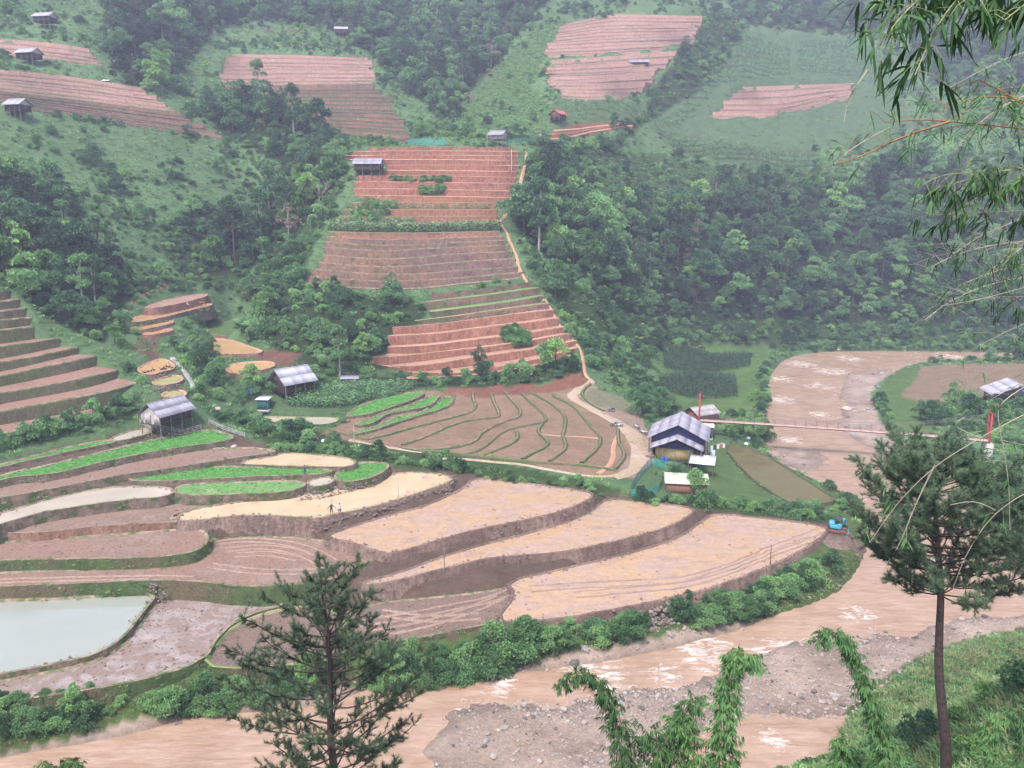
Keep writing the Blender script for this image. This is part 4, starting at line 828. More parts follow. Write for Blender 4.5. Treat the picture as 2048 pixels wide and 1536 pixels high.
# ------------------------------------------------------------------ trees
x, y, z, u, v, zid = jittered(4.9, 66, 700)
zn = ZNAME[zid]; pr = rng.uniform(0, 1, len(x)); clump = fbm(x, y, 35, 201, 3)
steep = np.hypot(gz(x + 2, y) - gz(x - 2, y), gz(x, y + 2) - gz(x, y - 2)) / 4
ok = ((zn == 'forest') & (pr < .5 + .45 * np.clip(steep - .5, 0, 1))) | ((zn == 'thicket') & (pr < .16 + .15 * clump)) | ((zn == 'slope') & (pr < .025 + .08 * np.clip(clump, 0, 1)) & (y > 150)) | ((zn == 'scrub') & (pr < .06) & (y > 200))
x, y, z, u, v, zn = x[ok], y[ok], z[ok], u[ok], v[ok], zn[ok]
pick = rng.uniform(0, 1, len(x)); keys = np.array(['forest0', 'forest1', 'forest2', 'forest3', 'bright0', 'bright1', 'tall0', 'wide0', 'cone0', 'dead0'])
ki = np.where(pick < .58, rng.integers(0, 4, len(x)), np.where(pick < .76, rng.integers(4, 6, len(x)), np.where(pick < .82, 6, np.where(pick < .91, 7, np.where(pick < .985, 8, 9)))))
sc = np.clip(rng.lognormal(0, .28, len(x)), .5, 1.7) * np.where(zn == 'forest', 1.0, .68) * np.where(y > 380, 1.05, 1)
# the trees one can pick out: largest, and not hidden by land
H = np.zeros(len(x), bool)
for s in np.linspace(.35, .97, 40): H |= (CAMZ + (z + 6 * sc - CAMZ) * s) < bil(GZ, x * s, y * s)
size = sc / y * (~H) * ((u > -20) & (u < 2070) & (v > 0)); order = np.argsort(-size); solo = np.zeros(len(x), bool); solo[order[:290]] = True
def where_is(u, v, y):
    if u > 1040 and v > 300: return 'in the river-bend forest'
    if v < 300 and u > 1040: return 'on the misty upper slope'
    if v < 300: return 'in the misty top gully'
    if u > 460: return 'in the gully left of the spur'
    return 'above the left terraces'
ONES = 'first second third fourth fifth sixth seventh eighth ninth tenth eleventh twelfth thirteenth fourteenth fifteenth sixteenth seventeenth eighteenth nineteenth'.split(); TENS = {2: 'twenty', 3: 'thirty', 4: 'forty', 5: 'fifty', 6: 'sixty', 7: 'seventy'}
def ordinal(k):                                        # 1 -> first
    if k < 20: return ONES[k - 1]
    t, o = divmod(k, 10); return (TENS[t][:-1] + 'ieth') if o == 0 else TENS[t] + '-' + ONES[o - 1]
seen = {}
KN = {'forest0': 'dark green broadleaf tree', 'forest1': 'rounded dark green tree', 'forest2': 'very dark bushy tree', 'forest3': 'tall dark green tree', 'bright0': 'spreading yellow-green tree', 'bright1': 'bright green tree', 'tall0': 'slender pale-trunked tree', 'wide0': 'flat-topped spreading tree', 'cone0': 'narrow dark pointed tree', 'dead0': 'thin brown withered tree'}
for i in sorted(np.nonzero(solo)[0], key=lambda q: u[q]):
    k = str(keys[ki[i]]); wi = where_is(u[i], v[i], y[i])
    plant('broadleaf_tree', k, (x[i], y[i], z[i] - .2), float(sc[i]), None, ordinal(seen.setdefault(k + wi, 0) + 1) + ' ' + KN[k] + ' from the left ' + wi, 'tree', KN[k] + 's ' + wi); seen[k + wi] += 1
r_ = ~solo
PT = [proto(mesh_np('tree', *join([(np.array([v_.co for v_ in TREES[k][0].vertices]), np.array([p.vertices[:] for p in TREES[k][0].polygons]))]), [TREES[k][0].materials[0]])) for k in keys]
gn_scatter('forest', np.stack([x, y, z - .2], 1)[r_], rng.uniform(0, 6.28, r_.sum()), sc[r_], ki[r_], PT, 'dense mass of trees covering the wooded hillsides', 'forest')
# ------------------------------------------------------------------ scrub, grass and undergrowth
def crown_proto(k): return proto(TREES[k][0])
x, y, z, u, v, zid = jittered(2.3, 100, 640)
zn = ZNAME[zid]; pr = rng.uniform(0, 1, len(x)); clump = fbm(x, y, 14, 211, 4)
dens = np.select([zn == 'forest', zn == 'thicket', zn == 'slope', zn == 'scrub', zn == 'grass', zn == 'turf'], [.65, .75, np.clip(.38 + 1.7 * clump, .04, .95), np.clip(.5 + .6 * clump, .15, .85), .08, .012], 0.0)
dens = dens * np.where((y > 380), .7, 1)
k = pr < dens; x, y, z, zn = x[k], y[k], z[k], zn[k]; n = len(x)
pick = rng.uniform(0, 1, n); ids = np.where(pick < .35, 0, np.where(pick < .62, 1, np.where(pick < .85, 2, 3)))
gn_scatter('undergrowth', np.stack([x, y, z - .15], 1), rng.uniform(0, 6.28, n), np.clip(rng.lognormal(-.65, .38, n), .2, 1.3) * np.where(zn == 'thicket', 1.1, .95), ids, [crown_proto(q) for q in ('bush0', 'bush1', 'bush2', 'bush3')], 'tangled shrubs and undergrowth covering the slopes', 'undergrowth')
x, y, z, u, v, zid = jittered(1.5, 100, 480)
zn = ZNAME[zid]; pr = rng.uniform(0, 1, len(x)); clump = fbm(x, y, 9, 221, 3)
dens = np.select([zn == 'slope', zn == 'grass', zn == 'scrub', zn == 'thicket', zn == 'crop'], [np.clip(.7 - .5 * clump, .2, .95), .85, .6, .3, .1], 0.0)
k = pr < dens; x, y, z = x[k], y[k], z[k]; n = len(x)
gn_scatter('hill_grass', np.stack([x, y, z - .1], 1), rng.uniform(0, 6.28, n), rng.uniform(.6, 1.3, n), rng.integers(0, 3, n), [proto(tuft(301, 40, 1.0, .8, .12, 'leaf_grass', 1.0)), proto(tuft(302, 40, .9, .8, .12, 'leaf_bush', 1.0)), proto(tuft(303, 36, 1.1, .7, .1, 'leaf_grass', .8))], 'rough grass and ferns growing over the slopes', 'grass')
# ------------------------------------------------------------------ maize
mz = [maize(311, 1.9, 'leaf_maize'), maize(312, 1.6, 'leaf_maize'), maize(313, 2.1, 'leaf_maize')]; mzd = [maize(314, 1.9, 'leaf_maize_dark'), maize(315, 1.7, 'leaf_maize_dark')]
def crop_rows(name, px, rowgap, gap, meshes, label, ang=0.0, smin=.8, smax=1.15, zfun=None, world=None, thin=1.0):
    W = ground_px(px)[:, :2] if world is None else np.asarray(world)
    c = W.mean(0); ca2, sa2 = math.cos(ang), math.sin(ang); Rm = np.array([[ca2, sa2], [-sa2, ca2]]); Q = (W - c) @ Rm.T
    gx, gy = np.meshgrid(np.arange(Q[:, 0].min(), Q[:, 0].max(), gap), np.arange(Q[:, 1].min(), Q[:, 1].max(), rowgap)); p = np.stack([gx.ravel(), gy.ravel()], 1) + rng.normal(0, .07, (gx.size, 2)) * [2, 1]
    k = inpoly(p[:, 0], p[:, 1], [tuple(q) for q in Q]) & (rng.uniform(0, 1, len(p)) < thin); p = p[k] @ Rm + c
    zz = gz(p[:, 0], p[:, 1]) if zfun is None else zfun(p[:, 0], p[:, 1]); n = len(p)
    return gn_scatter(name, np.c_[p, zz], rng.uniform(0, 6.28, n), rng.uniform(smin, smax, n), rng.integers(0, len(meshes), n), [proto(m_) for m_ in meshes], label, 'maize')
crop_rows('maize_crop', [(572,800),(600,785),(680,778),(740,772),(800,770),(835,775),(800,788),(740,800),(690,815),(620,818),(580,815)], .75, .45, mz, 'thick green maize patch in front of the pale-roofed farm house', .3)
crop_rows('maize_crop', [(1325,702),(1420,712),(1505,712),(1500,735),(1330,738)], 1.2, .7, mzd, 'dark maize rows at the far edge of the river meadow', .1)
crop_rows('maize_crop', [(1318,755),(1400,748),(1470,755),(1475,795),(1400,800),(1320,780)], 1.2, .7, mzd, 'dark maize rows in the middle of the river meadow', .1)
crop_rows('maize_crop', [(1105,205),(1285,205),(1280,240),(1150,243),(1110,232)], 3.0, .8, mz, 'pale maize rows above the red-roofed hut', .1, .8, 1.2)
crop_rows('maize_crop', [(1300,248),(1330,264),(1450,288),(1620,304),(1740,310),(1740,328),(1560,342),(1450,328),(1350,300)], 3.0, .8, mz, 'wide maize field across the shelf above the forest', .2, 1.0, 1.5)
crop_rows('maize_crop', [(1490,66),(1580,85),(1580,150),(1480,160),(1330,255),(1310,238),(1380,197),(1440,150)], 3.6, .9, mz, 'maize slope beside the upper right tree line', .2, 1.0, 1.5)
crop_rows('maize_crop', [(1590,88),(1720,80),(1790,150),(1700,158),(1600,140)], 3.6, .9, mz, 'maize slope below the upper right woods', .2, 1.0, 1.5)
# maize standing on the middle terraces of the spur
Lm = LOFT[3]
for i, (t0, t1, lab) in enumerate(((.0, 1.0, 'tall maize strip across the middle of the spur'), (.0, .5, 'maize on the step above the tall strip'), (.0, .3, 'maize at the left end of a middle step'), (.0, .95, 'thin maize along the step under the bare plots'))):
    P0 = []; lo, hi = Lm[i], Lm[i + 1]; n = len(lo); a0, a1 = int(t0 * (n - 1)), int(t1 * (n - 1))
    for q in np.linspace(a0, a1, int((a1 - a0) / (n - 1) * (95 if i < 3 else 50))):
        j = min(int(q), n - 2); f_ = q - j; A = lo[j] * (1 - f_) + lo[j + 1] * f_; B = hi[j] * (1 - f_) + hi[j + 1] * f_
        for s in ((.12, .3, .5) if i == 0 else (.2, .45)): 
            p = A + (B - A) * (s + random.uniform(-.06, .06)); P0.append((p[0] + random.uniform(-.25, .25), p[1], A[2]))
    P0 = np.array(P0); n = len(P0)
    gn_scatter('maize_crop', P0, rng.uniform(0, 6.28, n), rng.uniform(.9, 1.25, n) * (1.5 if i == 0 else .95), rng.integers(0, 3, n), [proto(m_) for m_ in mz], lab, 'maize')
# ------------------------------------------------------------------ building materials and blocks
def mat_sheet(name, c1, c2, rust=None):
    n = NT(name); P = n.obj(); a = n.noise(.9, 6, .7, P); st = n.noise(1.0, 4, .6, n.scalev(P, (6.0, .5, .5))); oi = n.n('ShaderNodeObjectInfo')
    c = n.mix(a, c1, c2); c = n.mix(n.ramp(st, [(.35, (0, 0, 0)), (.65, (1, 1, 1))]), n.mix(.25, c, (0, 0, 0)), c)
    if rust is not None: c = n.mix(n.ramp(n.noise(.6, 5, .7, P), [(.5, (0, 0, 0)), (.62, (1, 1, 1))]), c, rust)
    k = n.n('ShaderNodeMapRange'); k.inputs['To Min'].default_value = .82; k.inputs['To Max'].default_value = 1.15; n.l(oi.outputs['Random'], k.inputs[0])
    hv = n.n('ShaderNodeHueSaturation'); n.l(c, hv.inputs['Color']); n.l(k.outputs[0], hv.inputs['Value'])
    return n.bsdf(hv.outputs[0], .75, n.bump(a, .2, .02), .25)
mat_sheet('sheet_grey', (.28, .255, .295), (.4, .37, .42), (.2, .16, .15)); mat_sheet('sheet_pale', (.36, .335, .38), (.5, .47, .52), (.3, .25, .25)); mat_sheet('sheet_white', (.6, .6, .6), (.74, .74, .73))
mat_sheet('sheet_rust', (.34, .3, .3), (.48, .44, .44), (.3, .15, .1)); mat_sheet('sheet_red', (.4, .1, .09), (.5, .15, .13)); mat_sheet('sheet_cream', (.62, .62, .4), (.76, .75, .52)); mat_sheet('sheet_green', (.02, .09, .085), (.035, .13, .12))
mat_plain('wood_grey', (.2, .165, .15), .9, .4, 3.0, .1); mat_plain('wood_dark', (.075, .055, .048), .9, .4, 3.0, .1); mat_plain('wood_pale', (.42, .37, .36), .9, .3, 3.0, .1); mat_plain('wood_red', (.24, .12, .085), .9, .3, 3.0, .1)
mat_plain('wall_yellow', (.45, .33, .15), .8, .2, 2.0); mat_plain('tarp_blue', (.03, .04, .11), .5, .3, 2.0); mat_plain('plastic_blue', (.04, .09, .4), .4, .2); mat_plain('plastic_white', (.72, .74, .78), .4, .12); mat_plain('cloth_white', (.75, .75, .74), .8, .1)
mat_plain('iron_red', (.33, .05, .045), .6, .25, 3.0); mat_plain('deck_pink', (.56, .36, .3), .9, .3, 4.0); mat_plain('cable', (.2, .16, .15), .6, .2); mat_plain('concrete', (.4, .37, .34), .9, .2, 3.0)
mat_plain('black_rubber', (.02, .02, .02), .8, .2); mat_plain('paint_cyan', (.07, .33, .43), .4, .12); mat_plain('paint_dark', (.05, .05, .07), .5, .2); mat_plain('steel', (.3, .3, .33), .4, .2, metallic=.7); mat_plain('clay_orange', (.5, .16, .07), .8, .2)
mat_plain('track_mud', (.2, .1, .07), .9, .4); mat_plain('glass_dark', (.04, .05, .06), .15, .1, spec=.6)
n_ = NT('net_green'); P = n_.obj(); br = n_.n('ShaderNodeTexChecker'); br.inputs['Scale'].default_value = 14; n_.l(P, br.inputs['Vector'])
c = n_.mix(n_.noise(1.5, 4, .6, P), (.02, .2, .16), (.06, .36, .3)); pb = n_.n('ShaderNodeBsdfPrincipled', Roughness=.7); n_.l(c, pb.inputs['Base Color']); tb = n_.n('ShaderNodeBsdfTransparent'); mx = n_.n('ShaderNodeMixShader')
rm = n_.ramp(n_.noise(6.0, 3, .6, P), [(.3, (.15,) * 3), (.7, (.5,) * 3)]); n_.l(rm, mx.inputs[0]); n_.l(pb.outputs[0], mx.inputs[1]); n_.l(tb.outputs[0], mx.inputs[2]); o_ = n_.n('ShaderNodeOutputMaterial'); n_.l(mx.outputs[0], o_.inputs[0])
QB = np.array([(0,3,2,1),(4,5,6,7),(0,1,5,4),(1,2,6,5),(2,3,7,6),(3,0,4,7)])
def box(c, s, rz=0.0):
    h = np.array(s) / 2; v = np.array([(-1,-1,-1),(1,-1,-1),(1,1,-1),(-1,1,-1),(-1,-1,1),(1,-1,1),(1,1,1),(-1,1,1)]) * h
    if rz: ca2, sa2 = math.cos(rz), math.sin(rz); v = v @ np.array([[ca2, sa2, 0], [-sa2, ca2, 0], [0, 0, 1]])
    return v + np.array(c), QB
def bar(a, b, r, sides=6): return tube([a, b], r, sides)
def capped(a, b, r, sides=10):
    a = np.asarray(a, float); b = np.asarray(b, float); d = (b - a) * .002
    return tube([a, a + d, b - d, b], [r * .02, r, r, r * .02], sides)
def part(name, geo, mat, parent, sm=False):
    V, F = join(geo) if isinstance(geo, list) else geo
    return link(name, mesh_np(name, V, F, [M(mat)], smooth_=sm), parent)
def corrugated(w, l, pitch=.14, amp=.022):              # sheet in x (across) and y (down the slope), thin but closed
    n = max(9, int(w / pitch * 4)); xs = np.linspace(-w / 2, w / 2, n); zs = amp * np.sin(xs / pitch * 2 * math.pi); V = []
    for y, dz in ((0, 0), (l, 0), (l, -.012), (0, -.012)): V.append(np.stack([xs, np.full(n, y), zs + dz], 1))
    a = np.arange(n - 1); F = np.vstack([np.stack([r * n + a, r * n + a + 1, ((r + 1) % 4) * n + a + 1, ((r + 1) % 4) * n + a], 1) for r in range(4)])
    return np.vstack(V), F
SHEETS = {}
def roof(parent, L, W, ze, zr, mat, cols, rows, x0=0.0, y0=0.0, along='x', cap=True, sag=.03, g=random):
    """gable roof of single sheets; ridge along local x (or y) through (x0, y0)"""
    rt = part('roof', [bar((-L / 2, 0, zr + .03), (L / 2, 0, zr + .03), .09, 6), bar((-L / 2, -W / 2 + .2, ze - .04), (L / 2, -W / 2 + .2, ze - .04), .05, 4), bar((-L / 2, W / 2 - .2, ze - .04), (L / 2, W / 2 - .2, ze - .04), .05, 4)], mat, parent)
    rt.location = (x0, y0, 0); rt.rotation_euler = (0, 0, 0 if along == 'x' else R(90))
    sl = math.hypot(W / 2, zr - ze); an = math.atan2(zr - ze, W / 2); w = L / cols; l = sl / rows
    key = (round(w, 3), round(l, 3), mat)
    if key not in SHEETS: V, F = corrugated(w * 1.04, l * 1.05); SHEETS[key] = mesh_np('roof_sheet', V, F, [M(mat)], smooth_=True)
    for sd in (-1, 1):
        for r in range(rows):
            for c in range(cols):
                o = link('roof_sheet', SHEETS[key], rt); d = r * l * .985
                o.rotation_euler = (-an if sd > 0 else -an, 0, 0 if sd > 0 else math.pi)
                o.location = (-L / 2 + w * (c + .5), sd * d * math.cos(an), zr - d * math.sin(an) + .012 * (rows - r) + g.uniform(-sag, sag) * .4)
    return rt
def gable_wall(w, ze, zr, y, t=.08, z0=0.0):
    V = np.array([(-w/2, y, z0), (w/2, y, z0), (w/2, y, ze), (0, y, zr), (-w/2, y, ze), (-w/2, y+t, z0), (w/2, y+t, z0), (w/2, y+t, ze), (0, y+t, zr), (-w/2, y+t, ze)])
    return V, [(0,1,2,3,4), (9,8,7,6,5), (0,5,6,1), (1,6,7,2), (2,7,8,3), (3,8,9,4), (4,9,5,0)]
def planks(parent, x0, x1, y, z0, z1, n, mat, axis='x', thick=.03, g=random, name='plank'):
    w = (x1 - x0) / n; me = {}
    for i in range(n):
        if g.random() < .03: continue
        V, F = box((0, 0, (z1 - z0) / 2), (w * .94, thick, z1 - z0) if axis == 'x' else (thick, w * .94, z1 - z0))
        if 'm' not in me: me['m'] = mesh_np(name, V, F, [M(mat)])
        o = link(name, me['m'], parent); c = x0 + w * (i + .5); o.location = (c, y, z0 + g.uniform(-.03, .03)) if axis == 'x' else (y, c, z0 + g.uniform(-.03, .03))
def place(u, v): p = gpt(u, v); return p
# ------------------------------------------------------------------ stilt house by the lower rice paddies
def stilt_house(name, px, L, W, zf, ze, zr, rz, roofm, wallm, cols, rows, label, dz=0.0, rails=True, gable='wood_pale', ngp=0, loc=None, pl=14):
    p = place(*px) if loc is None else Vector(loc); e = empty(name, (p.x, p.y, p.z + dz), rz)
    rw, rl = W + 1.3, L + 1.0
    for ix in np.linspace(-L / 2, L / 2, 4):
        for iy in (-W / 2, 0, W / 2): part('post', [bar((ix, iy, -1.6), (ix, iy, ze - .1), .1, 6)], 'wood_grey', e)
    part('floor', [box((0, 0, zf), (L + .3, W + .3, .12))], 'wood_dark', e)
    wl = part('wall', [box((0, -W / 2 + .1, (zf + ze) / 2), (L - .2, .06, ze - zf - .15)), box((0, W / 2 - .1, (zf + ze) / 2), (L - .2, .06, ze - zf - .15)), box((L / 2 - .1, 0, (zf + ze) / 2), (.06, W - .25, ze - zf - .15)), box((-L / 2 + .1, 0, (zf + ze) / 2), (.06, W - .25, ze - zf - .15))], wallm, e)
    planks(wl, -L / 2 + .1, L / 2 - .1, -W / 2 + .055, zf + .08, ze - .25, pl, wallm)
    if rails: part('railing', [bar((-L / 2, -W / 2 - .2, zf + .9), (L / 2, -W / 2 - .2, zf + .9), .05, 5), bar((-L / 2, -W / 2 - .2, zf + .5), (L / 2, -W / 2 - .2, zf + .5), .04, 5)] + [bar((q, -W / 2 - .2, zf), (q, -W / 2 - .2, zf + .95), .04, 4) for q in np.linspace(-L / 2, L / 2, 9)], 'wood_grey', e)
    for sd in (-1, 1):
        V, F = gable_wall(W - .1, ze, ze + (zr - ze) * (W / (W + 1.3)) - .02, 0, .05, zf + .05 if ngp else ze - .1); V2 = V[:, [1, 0, 2]] * [1, -1, 1]; V2[:, 0] += sd * (L / 2 - .02)
        gw = link('gable', mesh_np('gable', V2, F, [M(gable)]), e)
        if ngp: planks(gw, -W / 2 + .08, W / 2 - .08, sd * (L / 2 + .05), zf + .1, ze + .15, ngp, gable, axis='y')
    roof(e, rl, rw, ze - .15, zr, roofm, cols, rows)
    return tag(e, label, 'house')
stilt_house('stilt_house', (336, 856), 7.0, 4.6, 1.5, 3.2, 5.2, R(64), 'sheet_grey', 'wood_dark', 8, 2, 'grey-roofed wooden stilt house standing above the long green rice paddy', rails=False, ngp=10)
# rail fence round that house
def rail_fence(pts, label, h=.95, gap=1.6, mat='wood_pale', posts=True):
    W = ground_px(pts); W = resample(W, step=gap); W[:, 2] = gz(W[:, 0], W[:, 1]); s0 = W[0]; e = empty('rail_fence', s0)
    for q in W - s0: part('fence_post', [bar((q[0], q[1], q[2] - .4), (q[0], q[1], q[2] + h + .1), .05, 5)], mat, e)
    for z in (.35, .65, .95):
        for a, b in zip(W[:-1:2] - s0, W[2::2] - s0): part('rail', [bar((a[0], a[1], a[2] + z * h + random.uniform(-.05, .05)), (b[0], b[1], b[2] + z * h + random.uniform(-.05, .05)), .05, 5)], mat, e)
    return tag(e, label, 'fence')
rail_fence([(280, 846), (325, 864)], 'bleached pole fence left of the grey stilt house')
rail_fence([(328, 864), (380, 858), (418, 848)], 'bleached pole fence in front of the grey stilt house')
rail_fence([(420, 849), (450, 862), (490, 876)], 'bleached pole fence running right from the rice paddy corner')
# ------------------------------------------------------------------ huts on the hillsides
stilt_house('stilt_house', (738, 352), 8.2, 4.6, 1.7, 3.7, 5.4, R(-6), 'sheet_grey', 'wood_dark', 8, 2, 'grey-roofed stilt house on the bare upper steps of the spur')
stilt_house('stilt_house', (996, 290), 5.2, 4.2, 1.6, 3.3, 4.8, R(-25), 'sheet_grey', 'wood_pale', 5, 1, 'small pale stilt hut at the crest of the spur', rails=False, pl=8)
stilt_house('stilt_house', (1116, 247), 5.0, 4.6, 1.3, 3.4, 5.2, R(52), 'sheet_red', 'wood_dark', 5, 1, 'little red-roofed hut below the pale maize rows', rails=False, pl=8, gable='wood_red')
stilt_house('stilt_house', (1277, 139), 9.0, 4.5, 1.2, 3.2, 4.6, R(-4), 'sheet_grey', 'wood_dark', 8, 1, 'long grey-roofed hut at the edge of the upper red plot', pl=12)
stilt_house('stilt_house', (92, 56), 7.2, 5.0, 2.2, 4.2, 6.0, R(-8), 'sheet_pale', 'wood_dark', 7, 1, 'highest pale-roofed stilt house on the left hillside', pl=12)
stilt_house('stilt_house', (60, 127), 7.2, 5.0, 1.6, 3.6, 5.4, R(-14), 'sheet_pale', 'wood_dark', 7, 1, 'pale-roofed stilt house between the two left red plots', rails=False, pl=10)
stilt_house('stilt_house', (38, 235), 5.5, 4.8, 1.8, 3.8, 5.6, R(-12), 'sheet_pale', 'wood_dark', 5, 1, 'lowest pale-roofed stilt house below the left red plots', rails=False, pl=8)
stilt_house('stilt_house', (683, 70), 6.0, 4.0, .8, 2.6, 4.0, R(6), 'sheet_pale', 'wood_grey', 6, 1, 'tiny pale hut under the dark forest at the top', rails=False, pl=8)
def lean_to(px, w, l, z0, z1, rz, mat, label, name='shed', wallm='wood_dark', walls=True, dz=0.0, cat='shed', cols=4):
    p = place(*px); e = empty(name, (p.x, p.y, p.z + dz), rz)
    for ix in (-w / 2 + .1, w / 2 - .1):
        for iy, hh in ((-l / 2 + .1, z0), (l / 2 - .1, z1)): part('post', [bar((ix, iy, -.8), (ix, iy, hh), .06, 5)], 'wood_grey', e)
    an = math.atan2(z1 - z0, l); sl = math.hypot(l + .5, (z1 - z0) * (l + .5) / l); sw = (w + .4) / cols
    V, F = corrugated(sw * 1.04, sl); ms = mesh_np('roof_sheet', V, F, [M(mat)], smooth_=True)
    for c in range(cols):
        o = link('roof_sheet', ms, e); o.location = (-(w + .4) / 2 + sw * (c + .5), -l / 2 - .25, z0 - .25 * math.tan(an) + .05 + random.uniform(-.02, .02)); o.rotation_euler = (an, 0, 0)
    if walls:
        part('wall', [box((0, -l / 2 + .1, z0 / 2 - .1), (w - .2, .06, z0)), box((0, l / 2 - .1, z1 / 2 - .1), (w - .2, .06, z1)), box((w / 2 - .1, 0, z0 / 2 - .1), (.06, l - .25, z0)), box((-w / 2 + .1, 0, z0 / 2 - .1), (.06, l - .25, z0))], wallm, e)
        part('plinth', [box((0, 0, -.2), (w + .1, l + .1, .5))], 'concrete', e)
    return tag(e, label, cat)
lean_to((98, 128), 5.5, 3.0, 1.9, 2.5, R(-14), 'sheet_pale', 'low pale lean-to beside the middle left hillside house', walls=False)
# ------------------------------------------------------------------ farm by the side stream
p = place(585, 782); e = empty('farm_house', p, R(48), 1.2)
part('wall', [box((0, -1.9, 1.1), (5.4, .1, 2.4)), box((0, 1.9, 1.1), (5.4, .1, 2.4)), box((2.7, 0, 1.1), (.1, 3.7, 2.4)), box((-2.7, 0, 1.1), (.1, 3.7, 2.4))], 'wood_dark', e)
for q in np.linspace(-2.8, 2.8, 4): part('post', [bar((q, -2.4, -1), (q, -2.4, 1.9), .09, 6)], 'wood_grey', e)
for sx in (-1, 1):
    V, F = gable_wall(4.0, 2.2, 3.7, 0, .06, 1.0); V2 = V[:, [1, 0, 2]] * [1, -1, 1]; V2[:, 0] += sx * 2.75; link('gable', mesh_np('gable', V2, F, [M('wood_dark')]), e)
roof(e, 6.6, 5.8, 1.8, 4.1, 'sheet_pale', 7, 2); tag(e, 'farm house with a big pale grey roof among trees', 'house')
lean_to((529, 818), 2.4, 1.9, 2.1, 2.35, R(-8), 'sheet_white', 'small dark green outhouse with a white sheet roof', 'outhouse', 'sheet_green', cols=3)
lean_to((700, 768), 3.6, 1.6, 1.3, 1.6, R(4), 'sheet_grey', 'low dark shed behind the maize patch', 'shed', 'wood_dark', cols=4)
def barrel(px, r, h, mat, label, cat='barrel', name='barrel', lift=0.0):
    p = place(*px); z = np.linspace(0, h, 7); rr = r * np.array([.96, 1, 1.03, 1, 1.03, 1, .96]); pts = np.stack([0 * z, 0 * z, z], 1)
    V, F = tube(np.vstack([pts[:1], pts, pts[-1:]]) + np.r_[[[0, 0, 0]], np.zeros((7, 3)), [[0, 0, .001]]], np.r_[.01, rr, .01], 14)
    o = link(name, mesh_np(name, V, F, [M(mat)], smooth_=False)); o.location = (p.x, p.y, p.z + lift); return tag(o, label, cat)
barrel((499, 789), .42, 1.25, 'plastic_blue', 'blue plastic barrel left of the outhouse')
barrel((541, 626), .5, 1.1, 'plastic_blue', 'blue barrel above the long-leaved grass clump')
barrel((578, 575), .5, 1.1, 'plastic_blue', 'bright blue barrel at the lower left corner of the purple steps')
# ------------------------------------------------------------------ houses by the bridge
p = place(1352, 927); e = empty('farm_house', p, R(-15), 1.12); HOUSE = p
wl = part('wall', [box((0, 2.6, 1.6), (8.4, .12, 4.0)), box((0, 10.8, 1.6), (8.4, .12, 4.0)), box((4.2, 6.7, 1.6), (.12, 8.1, 4.0)), box((-4.2, 6.7, 1.6), (.12, 8.1, 4.0))], 'wood_dark', e)
planks(wl, 2.7, 10.7, -4.29, .0, 3.6, 24, 'wood_red', axis='y'); planks(wl, 2.7, 10.7, 4.29, .0, 3.6, 24, 'wood_red', axis='y')
V, F = gable_wall(8.6, 3.55, 5.6, 2.35, .1, 3.0); link('gable', mesh_np('gable', V, F, [M('tarp_blue')]), e)['label'] = 'blue tarpaulin gable'
V, F = gable_wall(8.6, 3.55, 5.6, 10.9, .1, 3.0); link('gable', mesh_np('gable', V, F, [M('wood_dark')]), e)
roof(e, 9.6, 10.0, 3.5, 6.0, 'sheet_grey', 9, 3, 0, 6.3, along='y')
fw = part('front_wall', [box((-.4, .6, 1.25), (6.0, .1, 2.5))], 'wall_yellow', e); fw['label'] = 'yellow boarded front wall'
part('front_side_wall', [box((-3.75, 1.5, 1.25), (.1, 2.0, 2.6)), box((3.75, 1.5, 1.25), (.1, 2.0, 2.6)), box((3.2, .58, 1.2), (1.1, .1, 2.4))], 'wood_dark', e)
V, F = gable_wall(5.6, 2.5, 3.55, .3, .06, 2.35); link('gable', mesh_np('gable', V, F, [M('tarp_blue')]), e)['label'] = 'blue tarpaulin under the porch roof'
roof(e, 3.4, 8.4, 2.55, 4.25, 'sheet_grey', 4, 3, 0, .75, along='y')
for q in (-3.9, -2.2, -.2, 2.0, 3.9): part('post', [bar((q, -.6, -.8), (q, -.6, 2.6), .08, 6)], 'wood_grey', e)
for q in ((-4.6, 1.6), (4.6, 1.6), (-4.6, 10.9), (4.6, 10.9)): part('post', [bar((q[0], q[1], -1), (q[0], q[1], 3.5), .1, 6)], 'wood_grey', e)
tag(e, 'large farm house with stepped grey roofs and blue gable by the bridge', 'house')
lean_to((1411, 874), 2.9, 2.4, 2.5, 2.9, R(-12), 'sheet_white', 'dark green shed with white roof right of the large farm house', 'shed', 'sheet_green')
lean_to((1404, 948), 4.0, 2.6, 2.3, 3.0, R(-18), 'sheet_white', 'open shelter with a bright white sheet roof beside the water tank', 'shelter', walls=False)
lean_to((1372, 985), 6.6, 2.8, 2.0, 2.7, R(-8), 'sheet_cream', 'low pen with a cream sheet roof under a leafy bush', 'pen', 'wood_red', cols=6)
barrel((1424, 921), .52, 1.5, 'plastic_white', 'pale blue-white water tank behind the white-roofed shelter', 'water tank', 'water_tank', .5)
p = place(1424, 921); st = empty('tank_stand', p)
for q in ((-.4, -.4), (.4, -.4), (.4, .4), (-.4, .4)): part('leg', [bar((q[0], q[1], -.3), (q[0], q[1], .45), .05, 5)], 'concrete', st)
part('slab', [box((0, 0, .46), (1.1, 1.1, .07))], 'concrete', st); tag(st, 'low stand under the water tank', 'stand')
barrel((1325, 925), .35, .95, 'plastic_blue', 'left dark blue drum in front of the yellow wall'); barrel((1333, 926), .35, .95, 'plastic_blue', 'right dark blue drum in front of the yellow wall')
p = place(1402, 842); e = empty('barn', p, R(28))
